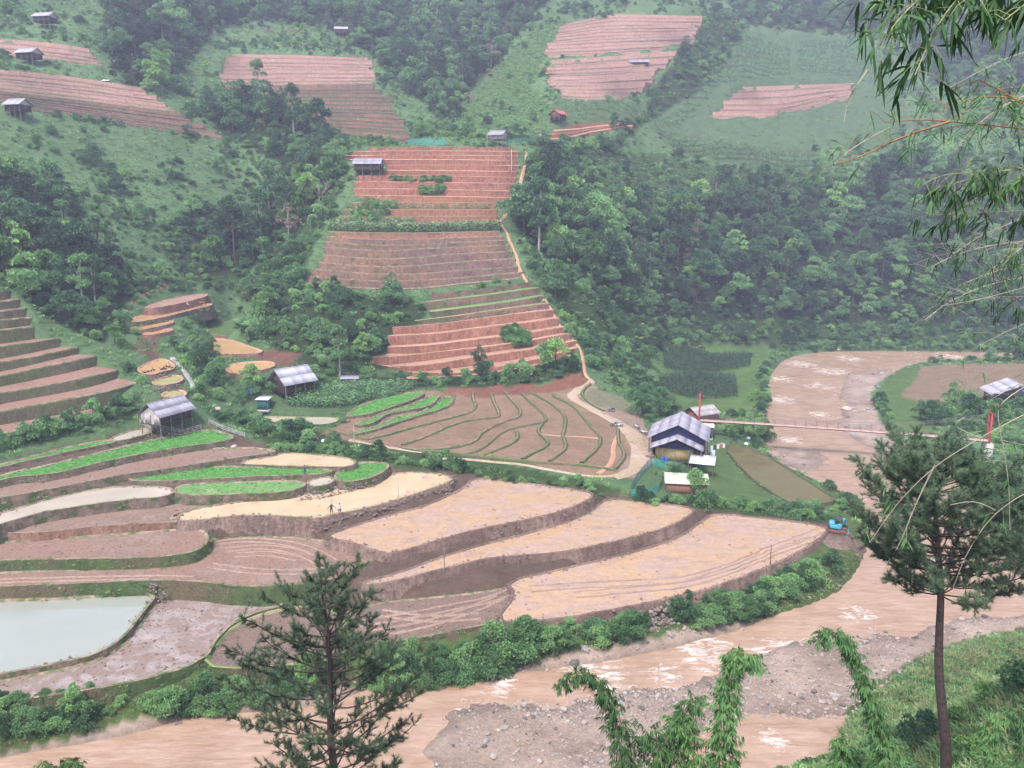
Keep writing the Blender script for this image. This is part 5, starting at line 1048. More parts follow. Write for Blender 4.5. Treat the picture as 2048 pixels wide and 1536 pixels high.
part('wall', [box((0, -2.0, 1.0), (5.4, .1, 2.6)), box((0, 2.0, 1.0), (5.4, .1, 2.6)), box((2.7, 0, 1.0), (.1, 3.9, 2.6)), box((-2.7, 0, 1.0), (.1, 3.9, 2.6))], 'wood_red', e)
for sx in (-1, 1):
    V, F = gable_wall(4.2, 2.2, 3.1, 0, .06, 1.5); V2 = V[:, [1, 0, 2]] * [1, -1, 1]; V2[:, 0] += sx * 2.72; link('gable', mesh_np('gable', V2, F, [M('wood_red')]), e)
roof(e, 6.6, 5.6, 2.05, 3.4, 'sheet_rust', 7, 2); tag(e, 'brown wooden barn with a rust-stained roof at the bridge end', 'barn')
p = place(2040, 815); e = empty('farm_house', p, R(-10))
part('wall', [box((0, .8, 1.2), (11, .12, 3)), box((0, 8, 1.2), (11, .12, 3)), box((5.5, 4.4, 1.2), (.12, 7.1, 3)), box((-5.5, 4.4, 1.2), (.12, 7.1, 3))], 'wood_dark', e)
V, F = gable_wall(9.5, 3.2, 5.0, .6, .1, 2.2); link('gable', mesh_np('gable', V, F, [M('wood_dark')]), e)
roof(e, 9.5, 13.0, 2.7, 5.6, 'sheet_pale', 8, 3, 0, 4.5, along='y')
V, F = corrugated(13.0, 1.8); aw = link('awning', mesh_np('awning', V, F, [M('sheet_pale')], smooth_=True), e); aw.location = (0, .45, 2.95); aw.rotation_euler = (R(20), 0, math.pi)
V, F = capped((.6, .5, 3.9), (.6, .38, 3.9), .5, 16); dk = link('round_disc', mesh_np('round_disc', V, F, [M('plastic_blue')]), e)
for q in np.linspace(-6, 6, 5): part('post', [bar((q, -1.1, -1), (q, -1.1, 2.4), .09, 6)], 'wood_grey', e)
tag(e, 'pale-roofed house with a blue disc in its gable at the right edge', 'house')
# ------------------------------------------------------------------ green netting
def net(pts, h, label, lean=0.0):
    W = ground_px(pts); W = resample(W, step=1.2); W[:, 2] = gz(W[:, 0], W[:, 1]); s0 = W[0].copy(); W = W - s0; e = empty('net_fence', s0); n = len(W)
    sag = np.array([random.uniform(-.12, .05) for _ in range(n)]); V = np.vstack([W - [0, 0, .1], W + np.c_[np.zeros((n, 2)), h * .5 + sag * .5] + np.c_[np.array([[random.uniform(-.1, .1), random.uniform(-.1, .1)] for _ in range(n)]), np.zeros(n)], W + np.c_[np.zeros((n, 2)), h + sag]])
    a = np.arange(n - 1); F = np.vstack([np.stack([r * n + a, r * n + a + 1, (r + 1) * n + a + 1, (r + 1) * n + a], 1) for r in range(2)])
    link('net', mesh_np('net', V, F, [M('net_green')]), e)
    for q in W[::2]: part('stake', [bar((q[0], q[1], q[2] - .3), (q[0], q[1], q[2] + h + .15), .035, 5)], 'wood_grey', e)
    return tag(e, label, 'net')
net([(1262, 988), (1272, 968), (1290, 945), (1303, 930)], 1.6, 'turquoise net fence along the yard track')
net([(1303, 930), (1330, 938), (1358, 940)], 1.4, 'turquoise net fence in front of the blue drums')
net([(1262, 990), (1295, 992), (1318, 985), (1326, 965)], 1.3, 'turquoise net fence around the weedy patch')
net([(815, 291), (850, 290), (890, 292)], 2.2, 'pale turquoise net along the crest of the spur')
net([(1012, 286), (1060, 283), (1090, 280)], 1.2, 'low turquoise net right of the crest hut')
# ------------------------------------------------------------------ suspension bridge
A = Vector([float(q) for q in atZ(1398, 840, 8.2)]); B = Vector([float(q) for q in atZ(1976, 881, 7.6)])
br = empty('suspension_bridge', (A + B) / 2); br.location.z = 0
dvec = (B - A); Lb = dvec.to_2d().length; ang = math.atan2(dvec.y, dvec.x); br.rotation_euler = (0, 0, ang)
def bz(s): return A.z + (B.z - A.z) * (s / Lb + .5) + .25 * math.cos(math.pi * s / Lb)
ss = np.linspace(-Lb / 2, Lb / 2, 240)
part('deck', [box((s, 0, bz(s) + random.uniform(-.015, .015)), (Lb / 240 * .9, 1.7, .09)) for s in ss], 'deck_pink', br)
for sd in (-.6, .6): part('beam', [tube([(s, sd, bz(s) - .14) for s in ss[::8]], .1, 5)], 'wood_red', br)
for sd in (-.74, .74):
    for s in np.linspace(-Lb / 2 + 1, Lb / 2 - 1, 27): part('rail_post', [bar((s, sd, bz(s) - .15), (s, sd, bz(s) + 1.05), .035, 5)], 'wood_red', br)
    for hz_ in (.45, 1.0): part('hand_rail', [tube([(s, sd, bz(s) + hz_) for s in ss[::8]], .018, 5)], 'cable', br)
    TH = 5.6
    cp = [(s, sd, bz(s) + 1.3 + (TH - 1.5) * (2 * s / Lb) ** 2) for s in ss[::6]]
    part('main_cable', [tube(cp, .035, 5)], 'cable', br)
    for s in np.linspace(-Lb / 2 + 2, Lb / 2 - 2, 25): part('hanger', [bar((s, sd, bz(s)), (s, sd, bz(s) + 1.3 + (TH - 1.5) * (2 * s / Lb) ** 2), .012, 4)], 'cable', br)
    for q, o in ((-Lb / 2, -1), (Lb / 2, 1)): part('anchor_cable', [bar((q, sd, bz(q) + TH), (q + o * 9, sd, bz(q) - 2), .03, 5)], 'cable', br)
for q in (-Lb / 2, Lb / 2):
    tw = part('tower', [box((q, -.85, bz(q) - 4 + (TH + 4) / 2), (.34, .3, TH + 4.2)), box((q, .85, bz(q) - 4 + (TH + 4) / 2), (.34, .3, TH + 4.2)), box((q, 0, bz(q) + TH - .15), (.3, 1.6, .3)), box((q, 0, bz(q) + TH - 1.9), (.26, 1.6, .24))], 'iron_red', br)
    part('footing', [box((q, 0, bz(q) - 3.2), (1.4, 3.0, 5.6))], 'concrete', br)
tag(br, 'red footbridge with plank deck and cables spanning the muddy river', 'bridge')
# ------------------------------------------------------------------ excavator at the end of the mud paddy
p = Vector([float(q) for q in atZ(1674, 1064, 5.3)]); p.z = max(float(gz(p.x, p.y)), 5.2); zb_ = float(gz(p.x, p.y)); th = np.linspace(0, 2 * math.pi, 40, endpoint=False); RV = []
for rr_, hh_ in ((.02, 1.0), (1.6, 1.0), (2.3, .86), (3.4, .35), (4.6, -.5)):
    k_ = 1 + .18 * np.sin(th * 3 + 1) + .1 * np.sin(th * 5); xx = p.x + np.cos(th) * rr_ * k_ * 1.15; yy = p.y + np.sin(th) * rr_ * k_; RV.append(np.stack([xx, yy, np.where(hh_ > .9, p.z - .03, np.minimum(p.z - .03, gz(xx, yy) + (p.z - zb_) * hh_ - (.3 if hh_ < 0 else 0))) + fbm(xx, yy, 1.2, 777, 3) * (.06 if rr_ > 2 else .01)], 1))
a_ = np.arange(40); b_ = (a_ + 1) % 40; F = np.vstack([np.stack([r * 40 + a_, (r + 1) * 40 + a_, (r + 1) * 40 + b_, r * 40 + b_], 1) for r in range(4)])
tag(link('spoil_mound', mesh_np('spoil_mound', np.vstack(RV), F, [M('bank_pink')], smooth_=True)), 'mound of dug earth under the turquoise excavator', 'mound', kind='structure')
e = empty('excavator', p, R(-24)); e.scale = (1.05,) * 3
for sd in (-.62, .62):
    th = np.linspace(0, 2 * math.pi, 20, endpoint=False); cx = np.where(np.cos(th) > 0, .95, -.95); pr = np.stack([cx + .28 * np.cos(th), 0 * th + sd, .3 + .28 * np.sin(th)], 1)
    V = np.vstack([pr + [0, -.17, 0], pr + [0, .17, 0]]); F = [(i, (i + 1) % 20, 20 + (i + 1) % 20, 20 + i) for i in range(20)] + [tuple(range(19, -1, -1)), tuple(range(20, 40))]
    tr = link('track', mesh_np('track', V, F, [M('track_mud')]), e)
    for q in (-.95, -.45, 0, .45, .95): part('roller', capped((q, sd - .19, .26), (q, sd + .19, .26), .17, 10), 'paint_dark', tr)
part('undercarriage', [box((0, 0, .42), (1.3, .95, .3)), capped((0, 0, .5), (0, 0, .72), .42, 16)], 'paint_dark', e)
def rounded(c, s, b=.12):
    bm = bmesh.new(); bmesh.ops.create_cube(bm, size=1.0); bmesh.ops.scale(bm, vec=s, verts=bm.verts); bmesh.ops.bevel(bm, geom=list(bm.edges), offset=b, segments=3, affect='EDGES', profile=.5); bmesh.ops.translate(bm, vec=c, verts=bm.verts)
    V = np.array([v_.co[:] for v_ in bm.verts]); F = [tuple(v_.index for v_ in f_.verts) for f_ in bm.faces]; bm.free(); return V, F
def rpart(name, c, s, mat, parent, b=.1): V, F = rounded(c, s, b); return link(name, mesh_np(name, V, F, [M(mat)]), parent)
up = rpart('body', (-.25, 0, .98), (1.5, 1.3, .5), 'paint_cyan', e, .12)
rpart('engine_cover', (-.75, 0, 1.38), (.75, 1.24, .5), 'paint_cyan', up, .16); rpart('counterweight', (-1.12, 0, 1.0), (.3, 1.2, .55), 'paint_dark', up, .1); rpart('side_cover', (.25, -.52, 1.3), (.6, .25, .35), 'paint_cyan', up, .08)
cb = rpart('cab', (.1, .18, 2.12), (1.05, .95, .14), 'paint_dark', e, .06); cb['label'] = 'dark canopy roof'
for qx, qy in ((-.36, -.22), (.56, -.22), (.56, .58), (-.36, .58)): part('cab_post', [bar((qx, qy, 1.2), (qx, qy, 2.08), .045, 6)], 'paint_dark', cb)
rpart('seat', (-.02, .18, 1.42), (.45, .5, .5), 'black_rubber', e, .08)
bo = part('boom', [tube([(.6, -.1, 1.05), (1.0, -.1, 1.6), (1.45, -.1, 1.75), (1.95, -.1, 1.4)], [.14, .17, .15, .1], 8)], 'paint_cyan', e)
part('arm', [tube([(1.9, -.1, 1.5), (2.1, -.1, .95), (2.1, -.1, .55)], [.12, .11, .08], 8)], 'paint_cyan', e); part('piston', [bar((.8, -.1, 1.0), (1.3, -.1, 1.6), .06, 8)], 'steel', e)
part('bucket', [box((1.95, -.1, .35), (.5, .6, .08), 0), box((2.15, -.1, .52), (.08, .6, .4)), box((1.95, -.38, .48), (.45, .05, .32)), box((1.95, .18, .48), (.45, .05, .32))], 'paint_dark', e)
for o_ in list(e.children):
    if o_.name.split('.')[0] in ('boom', 'arm', 'piston', 'bucket'): o_.rotation_euler = (0, 0, R(62))
part('blade', [box((1.45, 0, .3), (.08, 1.5, .4))], 'paint_cyan', e)
tag(e, 'small turquoise excavator on muddy tracks at the far end of the mud paddy', 'excavator')
# ------------------------------------------------------------------ motorbikes
def motorbike(px, rz, mat, label, lean=.12, loc=None):
    p = place(*px) if loc is None else Vector(loc); e = empty('motorbike', p, rz); e.rotation_euler = (lean, 0, rz)
    for q in (-.62, .62):
        th = np.linspace(0, 2 * math.pi, 17)[:-1]; ring = np.stack([q + .27 * np.cos(th), 0 * th, .29 + .27 * np.sin(th)], 1); V, F = tube(np.vstack([ring, ring[:2]]), .05, 6); wh = link('wheel', mesh_np('wheel', V, F, [M('black_rubber')], smooth_=True), e)
        part('rim', capped((q, -.03, .29), (q, .03, .29), .17, 12), 'steel', wh)
    V, F = tube([(-.75, 0, .62), (-.45, 0, .68), (-.1, 0, .6), (.15, 0, .42), (.38, 0, .6), (.45, 0, .88)], [.06, .12, .13, .12, .12, .09], 8); part('body', (V, F), mat, e, True)
    V, F = tube([(-.75, 0, .74), (-.4, 0, .79), (0, 0, .74)], [.06, .12, .08], 8); part('seat', (V, F), 'black_rubber', e, True)
    part('fork', [bar((.62, -.07, .3), (.42, -.07, .95), .03, 5), bar((.62, .07, .3), (.42, .07, .95), .03, 5)], 'steel', e); part('handlebar', [tube([(.32, -.33, 1.02), (.42, -.1, 1.0), (.42, .1, 1.0), (.32, .33, 1.02)], .02, 5)], 'paint_dark', e)
    part('engine', [box((.02, 0, .36), (.36, .22, .22))], 'steel', e); part('exhaust', [bar((0, -.14, .28), (-.75, -.16, .38), .045, 6)], 'steel', e); part('fender', [tube([(.8, 0, .5), (.66, 0, .6), (.45, 0, .56)], [.03, .06, .04], 6)], mat, e); V, F = capped((.5, 0, .86), (.58, 0, .84), .09, 10); part('headlight', (V, F), 'plastic_white', e)
    return tag(e, label, 'motorbike')
motorbike((1222, 824), R(185), 'tarp_blue', 'dark blue motorbike parked on the dry grass left of the yard trees')
motorbike((1229, 853), R(200), 'paint_dark', 'left motorbike of the pair at the track edge'); motorbike((1238, 854), R(195), 'plastic_white', 'white-sided motorbike of the pair at the track edge')
motorbike((1273, 857), R(120), 'plastic_white', 'black and white motorbike leaning near the tree by the farm house'); motorbike((1287, 868), R(140), 'plastic_white', 'white motorbike against the farm house wall')
motorbike((672, 878), R(190), 'paint_dark', 'dark motorbike beside the path below the green fan paddies'); motorbike((628, 881), R(170), 'clay_orange', 'orange motorbike half hidden in weeds by the path')
# ------------------------------------------------------------------ stakes and poles
def pole(px, h, r, mat, label, name='pole', lean=(0, 0), z=None):
    p = place(*px)
    if z is not None: x, y, z_ = atZ(px[0], px[1], z); p = Vector((float(x), float(y), z))
    V, F = tube([(0, 0, -.5), (lean[0] * h * .5, lean[1] * h * .5, h * .5), (lean[0] * h, lean[1] * h, h), (lean[0] * h, lean[1] * h, h + .01)], [r, r * .95, r * .85, .002], 8); o = link(name, mesh_np(name, V, F, [M(mat)], smooth_=True)); o.location = p; return tag(o, label, 'pole')
pole((889, 1141), 3.0, .055, 'wood_grey', 'grey stake on the edge of the middle mud paddy', z=6.9); pole((1540, 1130), 2.9, .055, 'wood_dark', 'thin dark stake in the nearest mud paddy', z=5.4); pole((797, 996), 3.2, .05, 'wood_pale', 'thin pale stake in the flooded yellow paddy', z=9.7)
pole((893, 537), 7.5, .1, 'wood_grey', 'grey power pole on the purple steps'); pole((1023, 350), 8.0, .12, 'wood_pale', 'pale pole at the top right of the spur steps'); pole((709, 892), 4.0, .05, 'wood_pale', 'thin pale pole by the green fan paddies'); pole((719, 775), 4.6, .06, 'sheet_green', 'thin green pole behind the maize patch')
pole((556, 836), 1.7, .04, 'wood_dark', 'thin stake in the small fish pond', z=11.9)
barrel((729, 1021), .22, .55, 'plastic_blue', 'blue bucket on the flooded paddy bank', 'bucket', 'bucket')
# tarps by the upper hut and white sacks
def tarp(px, w, l, mat, label, rz=0.0, tilt=.35):
    p = place(*px); n = 9; a, b = np.meshgrid(np.linspace(-w / 2, w / 2, n), np.linspace(-l / 2, l / 2, n)); z = .5 + b * tilt + fbm(a + p.x, b + p.y, 1.4, 301, 3) * .22
    i = np.arange(n * n).reshape(n, n); F = np.stack([i[:-1, :-1], i[:-1, 1:], i[1:, 1:], i[1:, :-1]], -1).reshape(-1, 4); o = link('tarp', mesh_np('tarp', np.stack([a, b, z], -1).reshape(-1, 3), F, [M(mat)], smooth_=True)); o.location = p; o.rotation_euler = (0, 0, rz); return tag(o, label, 'tarp')
tarp((1232, 131), 5.5, 3.0, 'cloth_white', 'larger white tarp left of the long upper hut'); tarp((1248, 134), 4.0, 3.0, 'cloth_white', 'smaller white tarp touching the long upper hut', .2)
tarp((793, 383), 4.2, 2.4, 'cloth_white', 'white sheet lying on the bare upper steps of the spur', -.2, .5); tarp((211, 163), 3.0, 1.6, 'cloth_white', 'small white sheet on the left red plot')
# ------------------------------------------------------------------ tracks
def drape(name, pts, width, mat, label, cat='path', lift=.06, wob=.25, step=.7):
    W = resample(chaikin(ground_px(pts)[:, :2], 2, closed=False), step=step); n = len(W); d = unit(np.gradient(W, axis=0)); N = np.stack([-d[:, 1], d[:, 0]], 1); wd = np.broadcast_to(width, n) if np.isscalar(width) else np.interp(np.linspace(0, 1, n), np.linspace(0, 1, len(width)), width)
    rows = []
    for t in (-.5, -.25, 0, .25, .5):
        q = W + N * (wd * t + fbm(W[:, 0] + t * 9, W[:, 1], 3, 401, 3) * wob * abs(t) * 2)[:, None]; rows.append(np.c_[q, gz(q[:, 0], q[:, 1]) + lift * (1 if abs(t) < .5 else -.8)])
    V = np.vstack(rows); a = np.arange(n - 1); F = np.vstack([np.stack([r * n + a, r * n + a + 1, (r + 1) * n + a + 1, (r + 1) * n + a], 1) for r in range(4)])
    o = link(name, mesh_np(name, V, F, [M(mat)], smooth_=True)); return tag(o, label, cat, kind='structure')
drape('footpath', [(1053,305),(1050,335),(1040,365),(1045,385),(1030,410),(1005,435),(1000,445),(1015,465),(1018,480),(1033,508),(1040,540),(1050,560),(1072,585),(1098,606),(1118,640),(1126,658),(1150,680),(1164,705),(1168,730),(1170,752),(1190,765)], 1.1, 'path_soil', 'orange dirt path climbing along the right edge of the spur', lift=.16)
drape('dirt_track', [(1185,762),(1165,775),(1142,790),(1150,800),(1180,815),(1215,835),(1245,850),(1275,875),(1290,905),(1275,935),(1245,950),(1228,955)], [1.6, 2.2, 3.0, 3.2, 3.4, 4.0, 6.0, 6.5, 6.0, 4.5, 2.5, 2.0], 'yard_soil', 'pale dirt track curving past the farm yard', lift=.12, wob=.5)
drape('footpath', [(1235,952),(1180,955),(1100,940),(1020,925),(940,918),(885,917)], .9, 'yard_soil', 'narrow path under the fan of brown fields', lift=.08)
drape('footpath', [(700,880),(740,888),(790,897),(850,905)], 1.2, 'yard_soil', 'grey path beside the parked motorbikes', lift=.1)
drape('footpath', [(1235,872),(1225,895),(1228,915),(1215,935),(1195,948)], 1.0, 'path_soil', 'worn trail along the right end of the fan', lift=.1)
drape('footpath', [(1075,868),(1120,873),(1170,874),(1202,878)], .5, 'path_soil', 'pale trail crossing the brown fan', lift=.1)
drape('stone_path', [(345,715),(372,745),(385,770),(395,795)], 1.3, 'rock', 'stony bank path beside the small olive ponds', lift=.15)
drape('footpath', [(330,568),(290,590),(262,605),(250,625),(245,645)], 1.0, 'soil_red', 'red footpath left of the small orange paddies', lift=.12)
drape('footpath', [(0,1160),(60,1156),(160,1153),(260,1150),(350,1152)], .7, 'lip_soil', 'pale strip of wet mud along the graded field', lift=-.0) if False else None
# ------------------------------------------------------------------ bunds between the brown fan fields
def z5(pts): return [(600 + a / 2.926, 450 + b / 2.926) for a, b in pts]
FB = [[(1015,980),(1010,1020),(1035,1060),(1000,1100),(850,1140),(650,1190),(500,1235),(400,1255)], [(1120,990),(1140,1050),(1165,1100),(1170,1130),(1000,1140),(880,1175),(750,1240),(600,1290)],
      [(1200,980),(1260,1050),(1295,1090),(1280,1130),(1190,1150),(1060,1220),(1030,1270),(900,1310),(700,1322),(600,1310)], [(1300,990),(1350,1040),(1420,1100),(1445,1140),(1420,1160),(1300,1180),(1180,1210),(1100,1290),(1020,1335),(900,1345)],
      [(1270,1210),(1278,1262),(1160,1320),(1050,1352)], [(1350,980),(1440,1030),(1530,1090),(1562,1150),(1535,1230)], [(1420,1160),(1385,1215),(1455,1270),(1445,1300),(1300,1375)], [(1535,1230),(1562,1290),(1540,1330),(1460,1385)],
      [(1480,990),(1490,1010),(1600,1060),(1660,1130),(1700,1180),(1765,1250),(1745,1310),(1650,1395)], [(1860,1195),(1860,1270),(1912,1355),(1840,1430)], [(400,1258),(300,1240),(180,1200),(150,1190)], [(590,1300),(640,1322),(800,1330),(1000,1352),(1200,1375),(1400,1395),(1600,1405),(1850,1440)],
      [(905,985),(890,1060),(780,1095),(650,1135)], [(1700,930),(1660,960),(1650,1000),(1700,1050),(1780,1090)]]
for k, l in enumerate(FB):
    W = resample(chaikin(ground_px(z5(l))[:, :2], 2, closed=False), step=.5); n = len(W); d = unit(np.gradient(W, axis=0)); N = np.stack([-d[:, 1], d[:, 0]], 1); W = W + N * (fbm(W[:, 0], W[:, 1], 2.5, 411, 3) * .15)[:, None]
    h = .34 + fbm(W[:, 0], W[:, 1], 2, 413, 2) * .1; wv = .55
    rows = [np.c_[W + N * o, gz((W + N * o)[:, 0], (W + N * o)[:, 1]) + np.where(np.abs(o) > .5, -.12, h * (1 if abs(o) < .1 else .8))] for o in (-.55, -.16, 0, .16, .55)]
    V = np.vstack(rows); a = np.arange(n - 1); F = np.vstack([np.stack([r * n + a, r * n + a + 1, (r + 1) * n + a + 1, (r + 1) * n + a], 1) for r in range(4)])
    me = mesh_np('field_bund', V, F, [M('bank_green'), M('bund_olive'), M('lip_soil')], np.repeat([0, 1 if k > 2 else 2, 1 if k > 2 else 2, 0], n - 1), smooth_=True); tag(link('field_bund', me), kind='structure')
# ------------------------------------------------------------------ stones
def stone_mesh(seed, mat, sub=1):
    bm = bmesh.new(); bmesh.ops.create_icosphere(bm, subdivisions=sub, radius=.5); g = random.Random(seed)
    for v_ in bm.verts: v_.co *= g.uniform(.72, 1.15)
    bmesh.ops.scale(bm, vec=(1.15, .9, .65), verts=bm.verts); me = bpy.data.meshes.new('stone'); bm.to_mesh(me); bm.free(); me.materials.append(M(mat)); return me
STN = [stone_mesh(i, m_) for i, m_ in enumerate(('rock_warm', 'rock_warm', 'rock_dark', 'rock'))]; WST = [stone_mesh(60 + i, 'rock_wall') for i in range(3)]; BIG = [stone_mesh(20 + i, m_, 2) for i, m_ in enumerate(('rock', 'rock_dark', 'rock_pale'))]
def big_rock(px, s, kind, label, z=None, cat='rock', name='rock'):
    p = place(*px)
    if z is not None: p = Vector([float(q) for q in atZ(px[0], px[1], z)])
    o = link(name, BIG[kind]); o.location = p; o.scale = (s, s * .9, s); o.rotation_euler = (0, 0, random.uniform(0, 6)); return tag(o, label, cat)
big_rock((98, 726), 2.6, 2, 'large pinkish boulder sitting on the left terraces', cat='boulder', name='boulder')
for px, s, k, lab in (((470, 1498), .8, 1, 'dark rock in the river left of the near pine'), ((272, 1512), .9, 2, 'pale wave-washed rock in the lower left of the river'), ((928, 1424), 1.0, 1, 'dark rock in the rapids right of the near pine'), ((358, 1452), 1.1, 1, 'flat dark rock at the lower left river bank'),
                      ((1170, 1298), 1.3, 0, 'grey boulder under the bank bushes at the rapids'), ((965, 1345), 1.2, 0, 'grey rock at the foot of the long bank hedge'), ((860, 1350), 1.2, 0, 'grey rock under the left part of the bank hedge'), ((1150, 1325), 1.2, 1, 'dark rock at the head of the rapids'), ((1340, 1268), 1.2, 0, 'rock below the stone slump on the bank'),
                      ((1770, 720), 2.4, 1, 'dark boulder at the river bend'), ((1615, 776), 1.6, 1, 'dark rock in the middle of the upper river'), ((1695, 818), 2.2, 2, 'pale boulder on the gravel above the bridge'), ((1030, 1480), .8, 0, 'grey rock on the near gravel bar'), ((1128, 1480), .7, 0, 'bluish rock on the near gravel bar'), ((1375, 1398), .8, 0, 'grey rock between the bamboo tops'),
                      ((445, 897), .9, 2, 'left pale stone by the brown paddy corner'), ((468, 893), 1.0, 2, 'pointed pale stone by the brown paddy corner'), ((492, 897), .8, 0, 'right pale stone by the brown paddy corner'), ((938, 672), 1.2, 2, 'white stone on the red lower steps'), ((985, 743), 1.7, 2, 'white rock at the foot of the red steps'), ((435, 818), 1.3, 2, 'reddish stones in the stream bed')): big_rock(px, s, k, lab)
# pebbles on the bars and along the water
cand = [];
x = np.r_[rng.uniform(-130, 170, 120000), rng.uniform(-15, 110, 90000)]; y = np.r_[rng.uniform(58, 320, 120000), rng.uniform(58, 108, 90000)]; s = bil(sdR, x, y); zz = gz(x, y); wl_ = water_z(y); u, v, _ = project(x, y, zz)
k = (s > -1.2) & (zz > wl_ - .12) & (u > -50) & (u < 2100) & (v < 1560) & (rng.uniform(0, 1, len(x)) < np.where(y < 130, .9, .5) * np.clip(.45 + fbm(x, y, 7, 431, 3), .12, 1)); x, y, zz = x[k], y[k], zz[k]; n = len(x)
sz = np.clip(rng.lognormal(-1.8, .6, n), .07, .9) * np.where(y > 140, 1.7, 1)
gn_scatter('river_gravel', np.stack([x, y, zz + sz * .1], 1), rng.uniform(0, 6.28, n), sz, rng.choice(4, n, p=[.4, .3, .15, .15]), [proto(m_) for m_ in STN], 'stones and cobbles strewn over the gravel bars', 'gravel')
# dry-stone edges of the flooded paddies and the slump on the bank
def stone_wall(pts, z, n, label, h=1.0, spread=.5, smin=.22, smax=.52, name='stone_wall'):
    px = np.asarray(pts, float); x, y, _ = atZ(px[:, 0], px[:, 1], z); W = resample(np.stack([x, y], 1), n=n); e = empty(name, (W[0, 0], W[0, 1], z))
    for i, q in enumerate(W):
        t = random.random(); s = random.uniform(smin, smax); o = link('stone', random.choice(WST), e)
        o.location = (q[0] - W[0, 0] + random.uniform(-.2, .2), q[1] - W[0, 1] - .25 - (1 - t) * spread, -h + t * (h + .1)); o.scale = (s, s, s * .8); o.rotation_euler = (random.uniform(-.3, .3), random.uniform(-.3, .3), random.uniform(0, 6))
    return tag(e, label, 'stone wall')
stone_wall([(600,985),(640,983),(690,970),(750,958),(779,937)], 10.7, 120, 'dry-stone edge under the small round rice paddy', 1.0)
stone_wall([(620,1043),(690,1029),(760,1013),(840,988),(900,968),(912,952)], 9.7, 170, 'long dry-stone edge below the two field workers', 1.4, .8)
stone_wall([(480,913),(550,906)], 11.9, 40, 'short dry-stone edge at the tip of the brown paddy', .9)
stone_wall([(300,1165),(335,1175)], 6.9, 36, 'stone corner above the milky pool', 1.5, .8)
stone_wall([(305,753),(358,739)], 20.2, 50, 'stone edge under the orange side-valley pond', 1.2); stone_wall([(308,775),(372,766)], 19.3, 60, 'stone edge under the olive side-valley pond', 1.2)
stone_wall([(1280,1222),(1345,1205)], 5.1, 130, 'slumped stones on the river bank below the mud paddy', 2.8, 2.6, .4, .9, 'stone_slump')
stone_wall([(315,862),(350,862),(400,852)], 13.8, 45, 'low stones under the pole fence of the stilt house', .8)
# ------------------------------------------------------------------ hedges and single trees of the valley floor
def hedge(pts, gap, keys, smin, smax, name, label, group, cat='bush', jit=.8, z=None):
    W = ground_px(pts)[:, :2] if z is None else np.stack(atZ(np.asarray(pts, float)[:, 0], np.asarray(pts, float)[:, 1], z)[:2], 1)
    for i, q in enumerate(resample(W, step=gap)):
        a = q + rng.uniform(-1, 1, 2) * jit * np.array([.4, 1]); s_ = random.uniform(smin, smax) * random.choice([.55, .8, 1, 1, 1.1])
        plant(name, random.choice(keys), (a[0], a[1], float(gz(a[0], a[1])) - .3), s_, None, ordinal(i + 1) + ' ' + label.replace('bush ', 'bush from the left ', 1) if 'plant' not in label else ordinal(i + 1) + ' ' + label.replace('plant ', 'plant from the left ', 1), cat, group, sz=s_ * random.uniform(.8, 1.3))
B_ = ['bush0', 'bush1', 'bush2']; HB = ['hedge0', 'hedge1', 'hedge2', 'hedge1']
hedge([(0,1475),(60,1462),(150,1440),(230,1420)], .9, HB, .5, .9, 'riverbank_bush', 'bush on the lower left river bank', 'bushes on the lower left bank')
hedge([(-10,1425),(80,1412),(170,1395)], 1.2, HB, .4, .7, 'riverbank_bush', 'bush at the rim of the wet ploughed paddy', 'bushes at the rim of the wet ploughed paddy')
hedge([(300,1425),(380,1404),(460,1390),(540,1378),(640,1370)], .8, HB, .65, 1.0, 'riverbank_bush', 'bush in the bank hedge left of the near pine', 'bank hedge left of the near pine')
hedge([(740,1358),(820,1356),(900,1346),(980,1334),(1060,1308),(1130,1296)], .65, HB, .7, 1.15, 'riverbank_bush', 'bush in the long dark hedge on the river bank', 'long dark hedge on the river bank')
hedge([(1180,1292),(1230,1282),(1285,1272)], .7, HB, .7, 1.0, 'riverbank_bush', 'bush left of the stone slump', 'bushes left of the stone slump')
hedge([(1350,1252),(1400,1240),(1460,1230),(1520,1222)], .7, HB, .7, 1.0, 'riverbank_bush', 'bush right of the stone slump', 'bushes right of the stone slump')
hedge([(1510,1215),(1550,1197),(1600,1175),(1630,1155)], .75, HB, .6, 1.0, 'riverbank_bush', 'tall bush on the bank below the excavator track', 'tall bushes on the bank below the excavator')
hedge([(760,1325),(860,1318),(960,1300),(1060,1278),(1140,1268)], 1.2, HB, .35, .65, 'riverbank_bush', 'low bush on the bank top behind the long dark hedge', 'low bushes on the bank top')
hedge([(1360,1215),(1440,1200),(1520,1180),(1580,1150)], 1.2, HB, .3, .5, 'riverbank_bush', 'low bush at the rim of the nearest mud paddy', 'low bushes at the mud paddy rim')
hedge([(560,895),(620,905),(700,912),(780,922),(860,935),(940,945)], 1.3, B_ + ['bush3'], .35, .7, 'lane_bush', 'bush along the lane above the flooded paddies', 'bushes along the lane above the flooded paddies')
hedge([(960,950),(1060,962),(1150,975),(1220,985)], 1.5, B_ + ['bush3'], .3, .55, 'lane_bush', 'low bush behind the far mud paddy', 'low bushes behind the far mud paddy')
hedge([(1270,1000),(1340,1003),(1420,1010),(1500,1018),(1580,1028),(1640,1038)], 1.1, B_ + ['bush3'], .4, .75, 'lane_bush', 'bush behind the middle and near mud paddies', 'bushes behind the mud paddies')
hedge([(0,895),(80,875),(160,855),(230,832),(270,805)], 1.1, B_, .5, .95, 'lane_bush', 'bush in the dark hedge under the left terraces', 'dark hedge under the left terraces')
